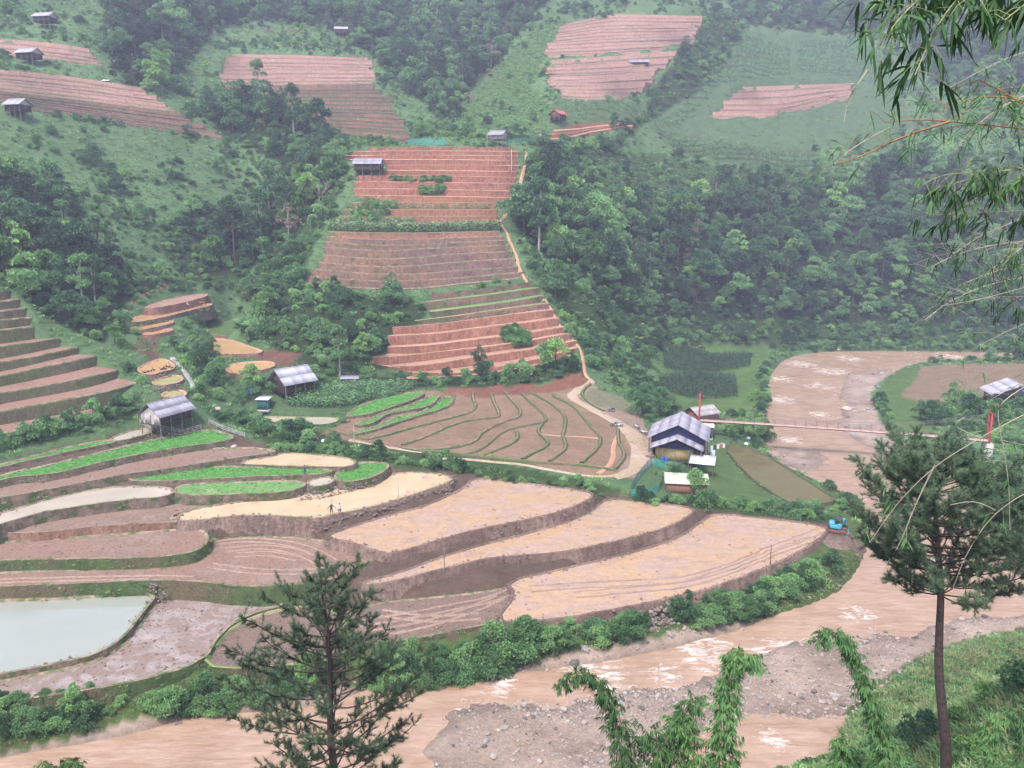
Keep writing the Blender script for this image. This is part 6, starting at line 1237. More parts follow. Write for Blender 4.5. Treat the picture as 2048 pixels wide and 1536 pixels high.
hedge([(430,830),(480,845),(530,860),(580,875)], 1.2, B_, .45, .8, 'lane_bush', 'bush on the stream bank right of the stilt house', 'bushes on the stream bank by the stilt house')
hedge([(790,765),(870,768),(960,765),(1050,752),(1140,728)], 1.3, B_, .4, .75, 'lane_bush', 'bush in the hedge at the foot of the terraced spur', 'hedge at the foot of the terraced spur')
hedge([(350,690),(390,720),(410,760),(400,790)], 1.6, B_ + ['yard1'], .5, .9, 'stream_bush', 'bush along the side stream', 'bushes along the side stream')
hedge([(1460,885),(1520,905),(1570,935),(1640,985)], 1.6, ['bush1', 'bush3'], .18, .32, 'pond_bush', 'low plant on the dyke between pond and river', 'low plants on the pond dyke')
hedge([(1530,870),(1520,830),(1530,790),(1528,745),(1545,722)], 2.0, B_, .5, .9, 'river_bush', 'bush on the left bank of the upper river', 'bushes on the left bank of the upper river')
hedge([(1760,800),(1770,830),(1790,870)], 2.0, B_, .6, .9, 'river_bush', 'bush on the right bank above the bridge', 'bushes on the right bank above the bridge')
SOLO = [((1285, 835), 'yard0', 1.15, 'broad dark tree behind the farm house roof'), ((1320, 832), 'yard0', 1.0, 'second broad tree behind the farm house roof'), ((1275, 800), 'forest1', .82, 'single round-topped tree at the meadow corner'), ((1390, 990), 'yard1', .95, 'leafy bush growing over the cream pen roof'), ((1355, 835), 'bush0', 1.0, 'bush between the farm house and the barn'),
        ((1480, 870), 'yard1', .85, 'left tree under the bridge'), ((1500, 862), 'yard1', .9, 'middle tree under the bridge'), ((1518, 875), 'yard1', .75, 'right tree under the bridge'), ((1485, 835), 'bush3', 1.0, 'bright bush above the bridge deck'), ((1510, 800), 'bush3', 1.1, 'bright bush at the maize meadow edge'),
        ((680, 752), 'tall0', .95, 'tall thin-trunked tree right of the farm house with a big pale roof'), ((625, 770), 'yard1', .9, 'round tree right of the pale farm house roof'), ((505, 775), 'yard1', 1.05, 'leafy tree left of the pale farm house roof'), ((545, 790), 'bush0', .9, 'bush in front of the pale farm house'), ((590, 792), 'yard1', .55, 'small tree covering the corner of the pale farm house'),
        ((415, 750), 'yard0', 1.0, 'dark tree beside the stream ponds'), ((440, 765), 'yard0', .8, 'lower dark tree beside the stream ponds'), ((425, 705), 'yard1', .8, 'narrow tree at the corner of the orange side-valley pond'), ((570, 440), 'bright0', 1.15, 'pale yellow-green tree left of the spur'), ((500, 500), 'bright1', 1.05, 'bright green tree above the side valley'), ((75, 520), 'forest0', 1.6, 'tall dark tree towering above the left terraces'), ((130, 560), 'forest2', 1.4, 'dark tree right of the towering left tree'), ((230, 690), 'bright0', .6, 'yellow-green tree beside the small orange paddies'), ((60, 600), 'forest1', 1.1, 'tree at the top corner of the left terraces'),
        ((1110, 390), 'forest2', 1.5, 'dark bamboo-like clump right of the spur top'), ((1075, 470), 'forest0', 1.25, 'dark tree beside the orange path'), ((1150, 470), 'forest3', 1.2, 'broad dark tree right of the orange path'), ((1300, 560), 'tall0', 1.1, 'slim light tree in the forest edge'), ((1880, 950), 'bright0', .75, 'bright round tree under the right bridge tower'), ((1940, 830), 'yard0', .8, 'dark tree left of the right bridge tower'), ((1990, 850), 'bright1', .7, 'pale green tree behind the right bridge tower'), ((1860, 850), 'yard0', .9, 'dark tree right of the gravel bank'), ((1840, 840), 'yard1', 1.0, 'rounded tree by the right river bank'), ((1690, 1015), 'bush2', .7, 'bush behind the excavator'), ((1640, 1028), 'bush0', .5, 'low bush left of the excavator')]
for px, k, s, lab in SOLO:
    p = place(*px); plant('bush' if k.startswith('bush') else 'broadleaf_tree', k, (p.x, p.y, p.z - .15), s, None, lab, 'bush' if k.startswith('bush') else 'tree')
def bare_tree(px, h, label):
    p = place(*px); g = random.Random(5); parts = []
    def grow(a, d, l, r, k):
        b = a + d * l; parts.append(tube([a, (a + b) / 2 + np.array([g.uniform(-.1, .1), g.uniform(-.1, .1), 0]) * l, b], [r, r * .8, r * .6], 5))
        if k: 
            for _ in range(3): grow(b, unit(d + np.array([g.uniform(-.7, .7), g.uniform(-.7, .7), g.uniform(-.1, .4)])), l * g.uniform(.6, .8), r * .6, k - 1)
    e = empty('bare_tree', p); grow(np.array([0, 0, -.3]), np.array([.05, 0, 1.]), h * .36, .16, 4); V, F = join(parts); link('trunk', mesh_np('trunk', V, F, [M('bark_pale')]), e); return tag(e, label, 'tree')
bare_tree((638, 425), 9.5, 'leafless pale tree at the left edge of the spur')
# long-leaved cane grass and bananas
e = tuft(501, 260, 4.2, 2.8, .32, 'leaf_maize', 1.1)
for k, (px, s) in enumerate((((505, 650), 1.0), ((530, 655), 1.1), ((552, 648), .9))):
    p = place(*px); o = link('cane_clump', e); o.location = p; o.scale = (s, s, s); o.rotation_euler = (0, 0, k * 2.0); tag(o, ['left', 'middle', 'right'][k] + ' clump of tall arching cane grass beside the grass plot', 'grass', 'cane grass beside the grass plot')
bn = tuft(502, 11, 3.6, .25, .6, 'banana', .7)
for px, s, lab in (((1478, 835), 1.0, 'banana plant between barn and bridge deck'), ((1440, 838), .9, 'banana plant beside the barn'), ((1318, 335), 1.3, 'pale banana plant on the scrub slope'), ((770, 640), .8, 'banana plant right of the thicket')):
    p = place(*px); o = link('banana_plant', bn); o.location = p; o.scale = (s, s, s); tag(o, lab, 'banana plant')
# ------------------------------------------------------------------ people and animals
def skin_body(name, pts, edges, rad, mat, parent):
    me = bpy.data.meshes.new(name); me.from_pydata(pts, edges, []); o = bpy.data.objects.new(name, me); COL.objects.link(o)
    sk = o.modifiers.new('skin', 'SKIN'); ss_ = o.modifiers.new('sub', 'SUBSURF'); ss_.levels = 1; ss_.render_levels = 1
    for i, r in enumerate(rad): me.skin_vertices[0].data[i].radius = (r, r) if not isinstance(r, tuple) else r
    me.skin_vertices[0].data[0].use_root = True; dg = bpy.context.evaluated_depsgraph_get(); me2 = bpy.data.meshes.new_from_object(o.evaluated_get(dg)); bpy.data.objects.remove(o)
    me2.materials.clear(); me2.materials.append(mat); me2.polygons.foreach_set('use_smooth', np.ones(len(me2.polygons), bool)); return link(name, me2, parent)
def person_mat(name, legs, shirt, skin=(.32, .18, .12), hip=.88, shin=.32):
    n = NT(name); sx = n.n('ShaderNodeSeparateXYZ'); n.l(n.obj(), sx.inputs[0]); mr = n.n('ShaderNodeMapRange'); mr.inputs['From Max'].default_value = 2.0; n.l(sx.outputs['Z'], mr.inputs[0])
    r = n.n('ShaderNodeValToRGB'); r.color_ramp.interpolation = 'CONSTANT'; el = r.color_ramp.elements
    while len(el) < 4: el.new(.5)
    for e_, (p_, c_) in zip(el, [(0, skin), (shin / 2, legs), (hip / 2, shirt), (1.42 / 2, skin)]): e_.position = p_; e_.color = (*c_, 1)
    n.l(mr.outputs[0], r.inputs[0]); return n.bsdf(r.outputs[0], .85)
def person(px, z, rz, mat, label, bend=0.0, arms='down', hat=None, hair=(.02, .018, .016), crouch=0.0):
    p = Vector([float(q) for q in atZ(px[0], px[1], z)]) if z is not None else place(*px); e = empty('person', p, rz)
    s, c = math.sin(bend), math.cos(bend); hipz = .9 - crouch
    def up(h, y=0.0): return (0 + 0, -s * h + y, hipz + c * h)
    def off(p_, dx, dy=0, dz=0): return (p_[0] + dx, p_[1] + dy, p_[2] + dz)
    P_ = [(0, 0, hipz), up(.25), up(.48), up(.56), up(.66), up(.76)]; E_ = [(0, 1), (1, 2), (2, 3), (3, 4), (4, 5)]; Rd = [(.15, .11), (.14, .1), (.16, .1), .055, .085, .075]
    for sd in (-1, 1):
        sh = off(up(.47), sd * .19); 
        if arms == 'down': el, wr = off(sh, sd * .06, -.02, -.28), off(sh, sd * .07, -.08, -.52)
        elif arms == 'out': el, wr = off(sh, sd * .2, -.1, -.18), off(sh, sd * .42, -.2, -.3)
        else: el, wr = off(sh, sd * .05, -.2, -.2), off(sh, -sd * .05, -.42, -.32)
        b = len(P_); P_ += [sh, el, wr, off(wr, sd * .02, -.04, -.09)]; E_ += [(2, b), (b, b + 1), (b + 1, b + 2), (b + 2, b + 3)]; Rd += [.065, .045, .035, (.04, .02)]
        k = off((0, 0, hipz), sd * .1, -.03 - crouch * .5, -.08); kn = (sd * .12, -.06 - crouch * .6, .48 - crouch * .1); an = (sd * .13, .03, .08)
        b = len(P_); P_ += [k, kn, an, (sd * .14, -.14, .03)]; E_ += [(0, b), (b, b + 1), (b + 1, b + 2), (b + 2, b + 3)]; Rd += [.095, .065, .045, (.045, .03)]
    skin_body('body', P_, E_, Rd, mat, e); h = up(.75)
    V, F = tube([(h[0], h[1] + .02, h[2] - .06), (h[0], h[1] + .02, h[2] + .02), (h[0], h[1] + .01, h[2] + .09), (h[0], h[1], h[2] + .1)], [.095, .1, .06, .005], 10)
    if hat: V, F = tube([(h[0], h[1], h[2] - .01), (h[0], h[1], h[2] + .04), (h[0], h[1], h[2] + .16), (h[0], h[1], h[2] + .17)], [.26, .2, .03, .002], 12); part('hat', (V, F), hat, e)
    else: part('hair', (V, F), 'paint_dark', e)
    return tag(e, label, 'person')
pm = [person_mat('person_dark', (.03, .03, .045), (.035, .035, .06)), person_mat('person_pale', (.035, .03, .05), (.5, .45, .55), shin=.45), person_mat('person_blue', (.04, .06, .1), (.03, .05, .09), shin=.1), person_mat('person_white', (.05, .05, .06), (.75, .73, .7))]
p1 = person((663, 1028), 9.75, R(20), pm[0], 'person in dark clothes bending on the flooded paddy bank with a hoe', .45, 'out')
person((680, 1029), 9.75, R(-10), pm[1], 'person in a pale shirt and dark shorts on the flooded paddy bank', .05, 'down')
person((610, 951), 11.15, R(170), pm[2], 'person in dark blue standing in the crescent rice paddy', .1, 'front')
person((374, 617), 26.65, R(70), pm[3], 'person in white ploughing the small orange paddy', .3, 'front', 'wood_pale')
person((720, 515), None, R(30), pm[3], 'person in white crouching on the purple steps', .7, 'front', None, crouch=.3)
hoe = link('hoe', None); q = p1.location; V, F = join([tube([(-.75, -.35, .02), (-.1, -.25, .95)], .022, 5), box((-.77, -.36, .04), (.16, .2, .03))]); hoe = link('hoe', mesh_np('hoe', V, F, [M('wood_grey')])) if False else None
bpy.data.objects.remove(bpy.data.objects['hoe']); hoe = link('hoe', mesh_np('hoe', V, F, [M('wood_grey')])); hoe.location = q; hoe.rotation_euler = (0, 0, R(20)); tag(hoe, 'long-handled hoe held by the bending worker', 'hoe')
def cattle(px, z, rz, mat, label, s=1.0, graze=True):
    p = Vector([float(q) for q in atZ(px[0], px[1], z)]) if z is not None else place(*px); e = empty('buffalo', p, rz, s)
    P_ = [(0, 0, .98), (.45, 0, 1.0), (.85, 0, 1.05), (-.5, 0, 1.02), (-.8, 0, 1.0), (1.15, 0, .95 if graze else 1.2), (1.4, 0, .55 if graze else 1.25), (1.6, 0, .3 if graze else 1.1), (-.95, 0, .75), (-1.0, 0, .4)]; E_ = [(0, 1), (1, 2), (0, 3), (3, 4), (2, 5), (5, 6), (6, 7), (4, 8), (8, 9)]; Rd = [(.33, .38), (.32, .38), (.27, .33), (.33, .36), (.24, .28), .19, .14, .09, .035, .03]
    for sd in (-1, 1):
        b = len(P_); P_ += [(.7, sd * .2, .75), (.72, sd * .2, .4), (.7, sd * .2, .04), (-.65, sd * .2, .72), (-.78, sd * .2, .42), (-.7, sd * .2, .04), (1.3, sd * .22, .8 if graze else 1.42), (1.1, sd * .4, .95 if graze else 1.5)]
        E_ += [(2, b), (b, b + 1), (b + 1, b + 2), (4, b + 3), (b + 3, b + 4), (b + 4, b + 5), (6, b + 6), (b + 6, b + 7)]; Rd += [.12, .065, .06, .15, .075, .06, .04, .02]
    skin_body('body', P_, E_, Rd, M(mat), e); return tag(e, label, 'buffalo')
mat_plain('hide_brown', (.2, .075, .04), .8); mat_plain('hide_dark', (.03, .028, .03), .8)
cattle((406, 612), 26.65, R(200), 'hide_brown', 'reddish buffalo standing in the small orange paddy', .95, False); cattle((1405, 700), None, R(160), 'hide_dark', 'dark buffalo grazing on the river meadow', 1.0)
mat_plain('feather', (.05, .04, .035), .8)
V, F = join([tube([(-.24, 0, .14), (-.15, 0, .13), (0, 0, .12), (.14, 0, .14), (.2, 0, .18)], [.02, .09, .12, .09, .05], 8), tube([(.15, 0, .16), (.22, 0, .28), (.24, 0, .36), (.3, 0, .36), (.37, 0, .34)], [.05, .04, .055, .045, .012], 7)]); dk = mesh_np('duck', V, F, [M('feather')], smooth_=True)
for i, px in enumerate(((290, 746), (297, 744), (303, 743), (308, 741), (323, 740), (327, 738), (331, 739), (333, 734), (338, 735), (345, 737))):
    x, y, _ = atZ(px[0], px[1], 20.2); o = link('duck', dk); o.location = (float(x), float(y), 20.18); o.scale = (1.5,) * 3; o.rotation_euler = (0, 0, random.uniform(0, 6)); tag(o, 'dark duck swimming on the orange side-valley pond', 'duck', 'ducks on the orange side-valley pond')
# ------------------------------------------------------------------ weeds that break the edges of paddies and terraces
WP = []
for (nm, px, z, ms, mk, ml, bh, W) in FIELDS:
    N = normals2(W); gr_ = .75 if 'green' in mk else (.42 if mk == 'bank_brown' else .2)
    for rep in range(3):
        o = rng.uniform(.15, 1.1, len(W)); p = W + N * o[:, None] + rng.uniform(-.3, .3, W.shape); k = (fbm(p[:, 0], p[:, 1], 4.5, 701, 3) * .9 + rng.uniform(-.3, .3, len(p))) > (.62 - gr_)
        zz = z + bh - np.maximum(0, o - .2) * 1.9; WP.append(np.c_[p, np.maximum(zz, gz(p[:, 0], p[:, 1]) - .1)][k])
n_field = sum(len(w_) for w_ in WP)
for (nm, lines, mr, mb, ml), Ls in zip(PLOTS, LOFT):
    far = nm == 'hill_plot'; gr_ = .5 if 'green' in mr else (.22 if not far else .0)
    for i in range(len(Ls) - 1):
        L = resample(Ls[i], step=.9 if not far else 1.6); p = L + rng.normal(0, .22, L.shape) * [1, 1, 0]; p[:, 2] += .05; k = (fbm(p[:, 0], p[:, 1] + i * 3, 6, 703, 3) + rng.uniform(-.25, .25, len(p))) > (.5 - gr_); WP.append(p[k])
        t = rng.uniform(0, 1, (len(Ls[0]), 1)); q = Ls[i] * (1 - t) + Ls[i + 1] * t; q[:, 2] = Ls[i][:, 2] + np.maximum(0, t[:, 0] - .55) / .45 * (Ls[i + 1] - Ls[i])[:, 2]; k = (fbm(q[:, 0], q[:, 1], 5, 705, 3) + rng.uniform(-.2, .2, len(q))) > (.62 - gr_ * .5); WP.append(q[k])
rx = rng.uniform(-75, 75, 60000); ry = rng.uniform(64, 130, 60000); rs = bil(sdR, rx, ry); k = (rs > -2.2) & (rs < .15) & (rng.uniform(0, 1, 60000) < .75) & (gz(rx, ry) > 2.35) & (inpoly(*project(rx, ry, gz(rx, ry))[:2], [(-100,1520),(300,1300),(1000,1230),(1700,1050),(1760,1100),(1700,1200),(1300,1300),(700,1390),(-100,1540)]))
WP.append(np.stack([rx, ry, gz(rx, ry)], 1)[k]); print('bank tufts', k.sum())
WP = np.vstack(WP); n = len(WP); print('weeds', n)
gn_scatter('edge_weeds', WP, rng.uniform(0, 6.28, n), rng.uniform(.22, .62, n) * np.where(WP[:, 1] > 290, 1.6, np.where(WP[:, 1] > 160, 1.25, 1)), rng.integers(0, 3, n), [proto(tuft(711, 26, .9, .5, .08, 'leaf_grass', 1.2)), proto(tuft(712, 26, .7, .6, .1, 'leaf_bush', 1.4)), proto(tuft(713, 22, .8, .5, .08, 'leaf_dry', 1.2))], 'weeds and grass sprouting on paddy banks and terrace lips', 'weeds')
# ------------------------------------------------------------------ wheel ruts in the worked mud
def ruts(name, px, z, width, mat, wob=.12, pair=0.0, lift=.035):
    x, y, _ = atZ(np.asarray(px, float)[:, 0], np.asarray(px, float)[:, 1], z); W0 = resample(chaikin(np.stack([x, y], 1), 2, closed=False), step=.4)
    for o in ((-pair / 2, pair / 2) if pair else (0,)):
        d = unit(np.gradient(W0, axis=0)); N = np.stack([-d[:, 1], d[:, 0]], 1); W = W0 + N * (o + fbm(W0[:, 0], W0[:, 1] + o, 2.0, 721, 3) * wob)[:, None]; n = len(W); wd = width * (1 + fbm(W[:, 0], W[:, 1], 1.2, 723, 2) * .5)
        V = np.vstack([np.c_[W + N * (wd * t)[:, None], np.full(n, z + hh)] for t, hh in ((-.8, -.08), (-.4, lift * 1.6), (0, lift), (.4, lift * 1.6), (.8, -.08))]); a = np.arange(n - 1); F = np.vstack([np.stack([r * n + a, r * n + a + 1, (r + 1) * n + a + 1, (r + 1) * n + a], 1) for r in range(4)])
        tag(link(name, mesh_np(name, V, F, [M(mat)], smooth_=True)), kind='structure')
for px in ([(1640,1062),(1540,1100),(1420,1150),(1330,1165),(1180,1170),(1060,1178)], [(1625,1078),(1520,1115),(1400,1165),(1300,1178),(1150,1190)]): ruts('wheel_rut', px, 5.42, .2, 'rut_dark', wob=.3, pair=1.5, lift=.05)
for px in ([(700,1250),(800,1235),(900,1215),(980,1200),(1030,1180)], [(720,1270),(830,1255),(930,1225),(1000,1195)], [(760,1225),(860,1240),(960,1232)]): ruts('wheel_rut', px, 4.98, .2, 'rut_mud', pair=1.4, lift=.08)
for px in ([(430,1085),(500,1078),(580,1085),(650,1110),(690,1140)], [(450,1100),(520,1092),(590,1100),(650,1128)], [(420,1130),(500,1142),(600,1145),(670,1135)], [(470,1110),(540,1105),(600,1118)]): ruts('wheel_rut', px, 7.26, .16, 'rut_mud', pair=1.3, lift=.05)
for px in ([(-60,1160),(60,1156),(180,1153),(300,1150),(390,1153)], [(-60,1167),(60,1163),(180,1160),(300,1157)]): ruts('wheel_rut', px, 7.26, .22, 'rut_mud', lift=.05)
for px in ([(340,1037),(380,1030),(430,1022),(480,1012)], [(350,1042),(400,1034),(450,1026)]): ruts('wheel_rut', px, 9.55, .3, 'rut_mud', lift=.04)
# ------------------------------------------------------------------ weed patches on the steps
for px, n, s, lab in (([(1005,660),(1030,655),(1055,668),(1060,690),(1030,692),(1000,675)], 130, .5, 'square patch of green weeds on the red lower steps'), ([(700,440),(720,400),(800,405),(760,440)], 90, .5, 'weedy left end of the middle steps'), ([(835,375),(890,376),(885,388),(840,388)], 60, .5, 'dark green weeds on a bare upper step'), ([(780,352),(900,354),(900,364),(780,362)], 80, .4, 'green strip of weeds under the stilt house steps')):
    W = ground_px(px); lo, hi = W.min(0), W.max(0); p = rng.uniform(lo[:2], hi[:2], (n * 4, 2)); k = inpoly(p[:, 0], p[:, 1], [tuple(q) for q in W[:, :2]]); p = p[k][:n]; zz = bil(BASE, p[:, 0], p[:, 1]); n = len(p)
    gn_scatter('weed_patch', np.c_[p, zz - .1], rng.uniform(0, 6.28, n), rng.uniform(.6, 1.2, n) * s, rng.integers(0, 2, n), [proto(TREES['bush1'][0]), proto(TREES['bush3'][0])], lab, 'weeds')

# ------------------------------------------------------------------ rice seedlings and crumbled soil
RP = []; CL = []
for (nm, px, z, ms, mk, ml, bh, W) in FIELDS:
    if ms.startswith('rice'):
        lo, hi = W.min(0), W.max(0); gx, gy = np.meshgrid(np.arange(lo[0], hi[0], .42), np.arange(lo[1], hi[1], .5)); p = np.stack([gx.ravel(), gy.ravel()], 1) + rng.normal(0, .07, (gx.size, 2)); k = (polysd(p[:, 0], p[:, 1], W[::2]) > .35) & (rng.uniform(0, 1, len(p)) < (.85 if ms == 'rice' else .4)); RP.append(np.c_[p[k], np.full(k.sum(), z)])
    if mk in ('bank_pink', 'bank_brown', 'bank_red'):
        N = normals2(W)
        for rep in range(4 if mk == 'bank_pink' else 2):
            o = rng.normal(.1, .45, len(W)); p = W + N * o[:, None] + rng.uniform(-.4, .4, W.shape); CL.append(np.c_[p, z + bh * .7 - np.maximum(0, o - .2) * 1.9])
    if ms in ('soil_plough', 'wet_plough', 'muddy_water', 'soil_brown'):
        lo, hi = W.min(0), W.max(0); p = rng.uniform(lo, hi, (int((hi - lo).prod() * (1.6 if 'plough' in ms else (.1 if ms == 'muddy_water' else .3))), 2)); k = polysd(p[:, 0], p[:, 1], W[::3]) > .3; CL.append(np.c_[p[k], np.full(k.sum(), z + .03)])
RP = np.vstack(RP); n = len(RP); print('rice', n)
gn_scatter('rice_seedlings', RP, rng.uniform(0, 6.28, n), rng.uniform(.7, 1.25, n), rng.integers(0, 2, n), [proto(tuft(731, 14, .34, .18, .06, 'leaf_rice', .8)), proto(tuft(732, 14, .3, .18, .06, 'leaf_rice', .9))], 'young rice seedlings filling the green paddies', 'rice')
CL = np.vstack(CL); n = len(CL); print('clods', n)
gn_scatter('soil_clods', CL, rng.uniform(0, 6.28, n), np.clip(rng.lognormal(-1.75, .45, n), .08, .5), rng.integers(0, 2, n), [proto(stone_mesh(41, 'clod')), proto(stone_mesh(42, 'clod'))], 'clods of soil on banks and ploughed paddies', 'soil')
# ------------------------------------------------------------------ clutter of the farm yards
def laundry(px, rz, cols, label):
    p = place(*px); e = empty('clothes_line', p, rz)
    for q in (-2.2, 2.2): part('post', [bar((q, 0, -.3), (q, 0, 1.8), .04, 5)], 'wood_grey', e)
    part('line', [tube([(-2.2, 0, 1.75), (0, 0, 1.62), (2.2, 0, 1.75)], .012, 4)], 'cable', e)
    for i, m_ in enumerate(cols):
        a, b = np.meshgrid(np.linspace(-.32, .32, 6), np.linspace(0, -.85, 6)); x0 = -1.7 + i * .8; V = np.stack([a + x0, .05 * np.sin(a * 9 + i) * (-b), 1.65 + b], -1).reshape(-1, 3); ii = np.arange(36).reshape(6, 6); F = np.stack([ii[:-1, :-1], ii[:-1, 1:], ii[1:, 1:], ii[1:, :-1]], -1).reshape(-1, 4); link('garment', mesh_np('garment', V, F, [M(m_)], smooth_=True), e)
    return tag(e, label, 'clothes line')
laundry((1436, 905), .5, ['cloth_white', 'tarp_blue', 'cloth_white', 'clay_orange', 'cloth_white'], 'clothes line hung with washing right of the water tank')
def pile(px, mat, n, l, r, label, name, rz=0.0, cat='wood pile'):
    p = place(*px); e = empty(name, p, rz); V, F = capped((-l / 2, 0, 0), (l / 2, 0, 0), r, 7); me = mesh_np('log', V, F, [M(mat)])
    for i in range(n): o = link('log', me, e); o.location = (random.uniform(-.15, .15), (i % 6) * r * 2.1 - r * 6, r + (i // 6) * r * 1.8)
    return tag(e, label, cat)
pile((1300, 915), 'wood_grey', 22, 1.4, .07, 'stacked firewood at the left corner of the large farm house', 'firewood', .2); pile((1440, 890), 'wood_pale', 16, 1.8, .06, 'pale poles piled near the pond head', 'pole_pile', .8); pile((520, 826), 'wood_grey', 14, 1.3, .07, 'small woodpile beside the green outhouse', 'firewood', .1)
for px, m_, lab in (((1497, 878), 'cloth_white', 'left white sack at the pond head'), ((1492, 890), 'cloth_white', 'right white sack at the pond head'), ((1470, 880), 'tarp_blue', 'blue tarp bundle under the bridge'), ((648, 884), 'cloth_white', 'white sheet in the weeds beside the motorbikes'), ((1380, 925), 'clay_orange', 'orange basin by the white-roofed shelter')):
    p = place(*px); bm = bmesh.new(); bmesh.ops.create_icosphere(bm, subdivisions=2, radius=.5)
    for v_ in bm.verts: v_.co *= random.uniform(.85, 1.12); v_.co.z *= .7
    me = bpy.data.meshes.new('bundle'); bm.to_mesh(me); bm.free(); me.materials.append(M(m_)); me.polygons.foreach_set('use_smooth', np.ones(len(me.polygons), bool)); o = link('bundle', me); o.location = (p.x, p.y, p.z + .2); tag(o, lab, 'bundle')
# ------------------------------------------------------------------ pines on the near slope
def pine(x, y, top, base_z, R0, cb, seed, label, lean=(0, 0), whorls=17, nb=5, dens=1.0, tuftl=.24, droop=0.0):
    g = np.random.default_rng(seed); zg = float(gz(x, y)); H = top - zg; e = empty('pine_tree', (x, y, zg)); cbh = cb - zg
    zz = np.linspace(-.5, H, 14); ax = lambda z: np.array([lean[0] * (z / H) + .12 * math.sin(z * .7 + seed), lean[1] * (z / H) + .1 * math.cos(z * .6), z])
    V, F = tube([ax(z) for z in zz], .02 * H * np.clip(1 - zz / H, 0, 1) ** .8 * .75 + .025, 8); link('trunk', mesh_np('trunk', V, F, [M('bark_pine')], smooth_=True), e)
    wood, TP, TD = [], [], []
    for w_ in range(whorls):
        t = (w_ + g.uniform(-.2, .2)) / (whorls - 1); t = min(max(t, 0), 1); z = cbh + (H - .25 - cbh) * t
        ln0 = R0 * (math.sin(math.pi * (.24 + .72 * t)) ** .9) * (1.0 if t < .55 else (1.15 - .3 * t)) + .2; k = nb if t < .9 else 3
        for b in range(k):
            a = b * 2 * math.pi / k + g.uniform(-.5, .5) + w_ * .8; ln = ln0 * g.uniform(.55, 1.12); d = np.array([math.cos(a), math.sin(a), 0]); o = ax(z); rise = .1 + .55 * t
            s = np.linspace(0, 1, 8)[:, None]; P_ = o + d * ln * s + np.array([0, 0, 1.]) * ln * (rise * s * .7 - droop * s + .32 * s ** 2.2); P_ += g.normal(0, .03, P_.shape) * s
            wood.append(tube(P_, .016 + .028 * (1 - s[:, 0]) * min(1, ln / 2.5), 5))
            nt_ = int((5 + 7 * ln) * dens)
            for q in range(nt_):
                f_ = g.uniform(.25, 1) ** .7; i = min(6, int(f_ * 7)); p = P_[i] + (P_[i + 1] - P_[i]) * (f_ * 7 - i)
                td = unit(d * .5 + rdir(1, g)[0] * np.array([1, 1, .8]) + np.array([0, 0, .35])); tl = g.uniform(.15, .6) * min(1.0, .5 + ln / 3); tip = p + td * tl + np.array([0, 0, .15 * tl])
                wood.append(tube([p, (p + tip) / 2 - [0, 0, .02], tip], [.009, .007, .004], 3))
                for m_ in (.35, .6, .8, 1.0): TP.append(p + (tip - p) * m_); TD.append(unit(td + np.array([0, 0, .6])))
            TP.append(P_[-1]); TD.append(unit(d + [0, 0, .6]))
    V, F = join(wood); link('branches', mesh_np('branches', V, F, [M('bark_pine')]), e)
    TP = np.array(TP); TD = np.array(TD); nn = 15; n = len(TP); D = unit(np.repeat(TD, nn, 0) + rdir(n * nn, g) * .95); P0 = np.repeat(TP, nn, 0) - np.repeat(TD, nn, 0) * g.uniform(0, .1, (n * nn, 1)); L = tuftl * g.uniform(.6, 1.1, (n * nn, 1)); S = unit(np.cross(D, rdir(n * nn, g))) * .011
    V = np.stack([P0 - S, P0 + S, P0 + D * L], 1).reshape(-1, 3); link('needles', mesh_np('needles', V, np.arange(len(V)).reshape(-1, 3), [M('needle')]), e); print('pine', n)
    return tag(e, label, 'pine')
def wxyz(u, v, Y): x, y, z = atY(u, v, Y); return float(x), float(y), float(z)
x, y, z = wxyz(645, 1150, 32); _, _, zb = wxyz(655, 1560, 32); pine(-7.7, y, z, 0, 4.3, zb - .8, 11, 'feathery pine rising at the bottom edge left of centre', (-.3, 0), 18, 5, .85)
x, y, z = wxyz(1868, 895, 36); _, _, zb = wxyz(1868, 1190, 36); pine(21.9, y, z, 0, 4.4, zb, 12, 'tall dark pine with a bare trunk at the right', (-2.6, 0), 15, 7, 1.5, .25)
x, y, z = wxyz(2190, 900, 38); _, _, zb = wxyz(2190, 1200, 38); pine(x, y, z, 0, 3.8, zb, 13, 'second dark pine cut by the right edge', (0, 0), 12, 6, 1.2, .28)
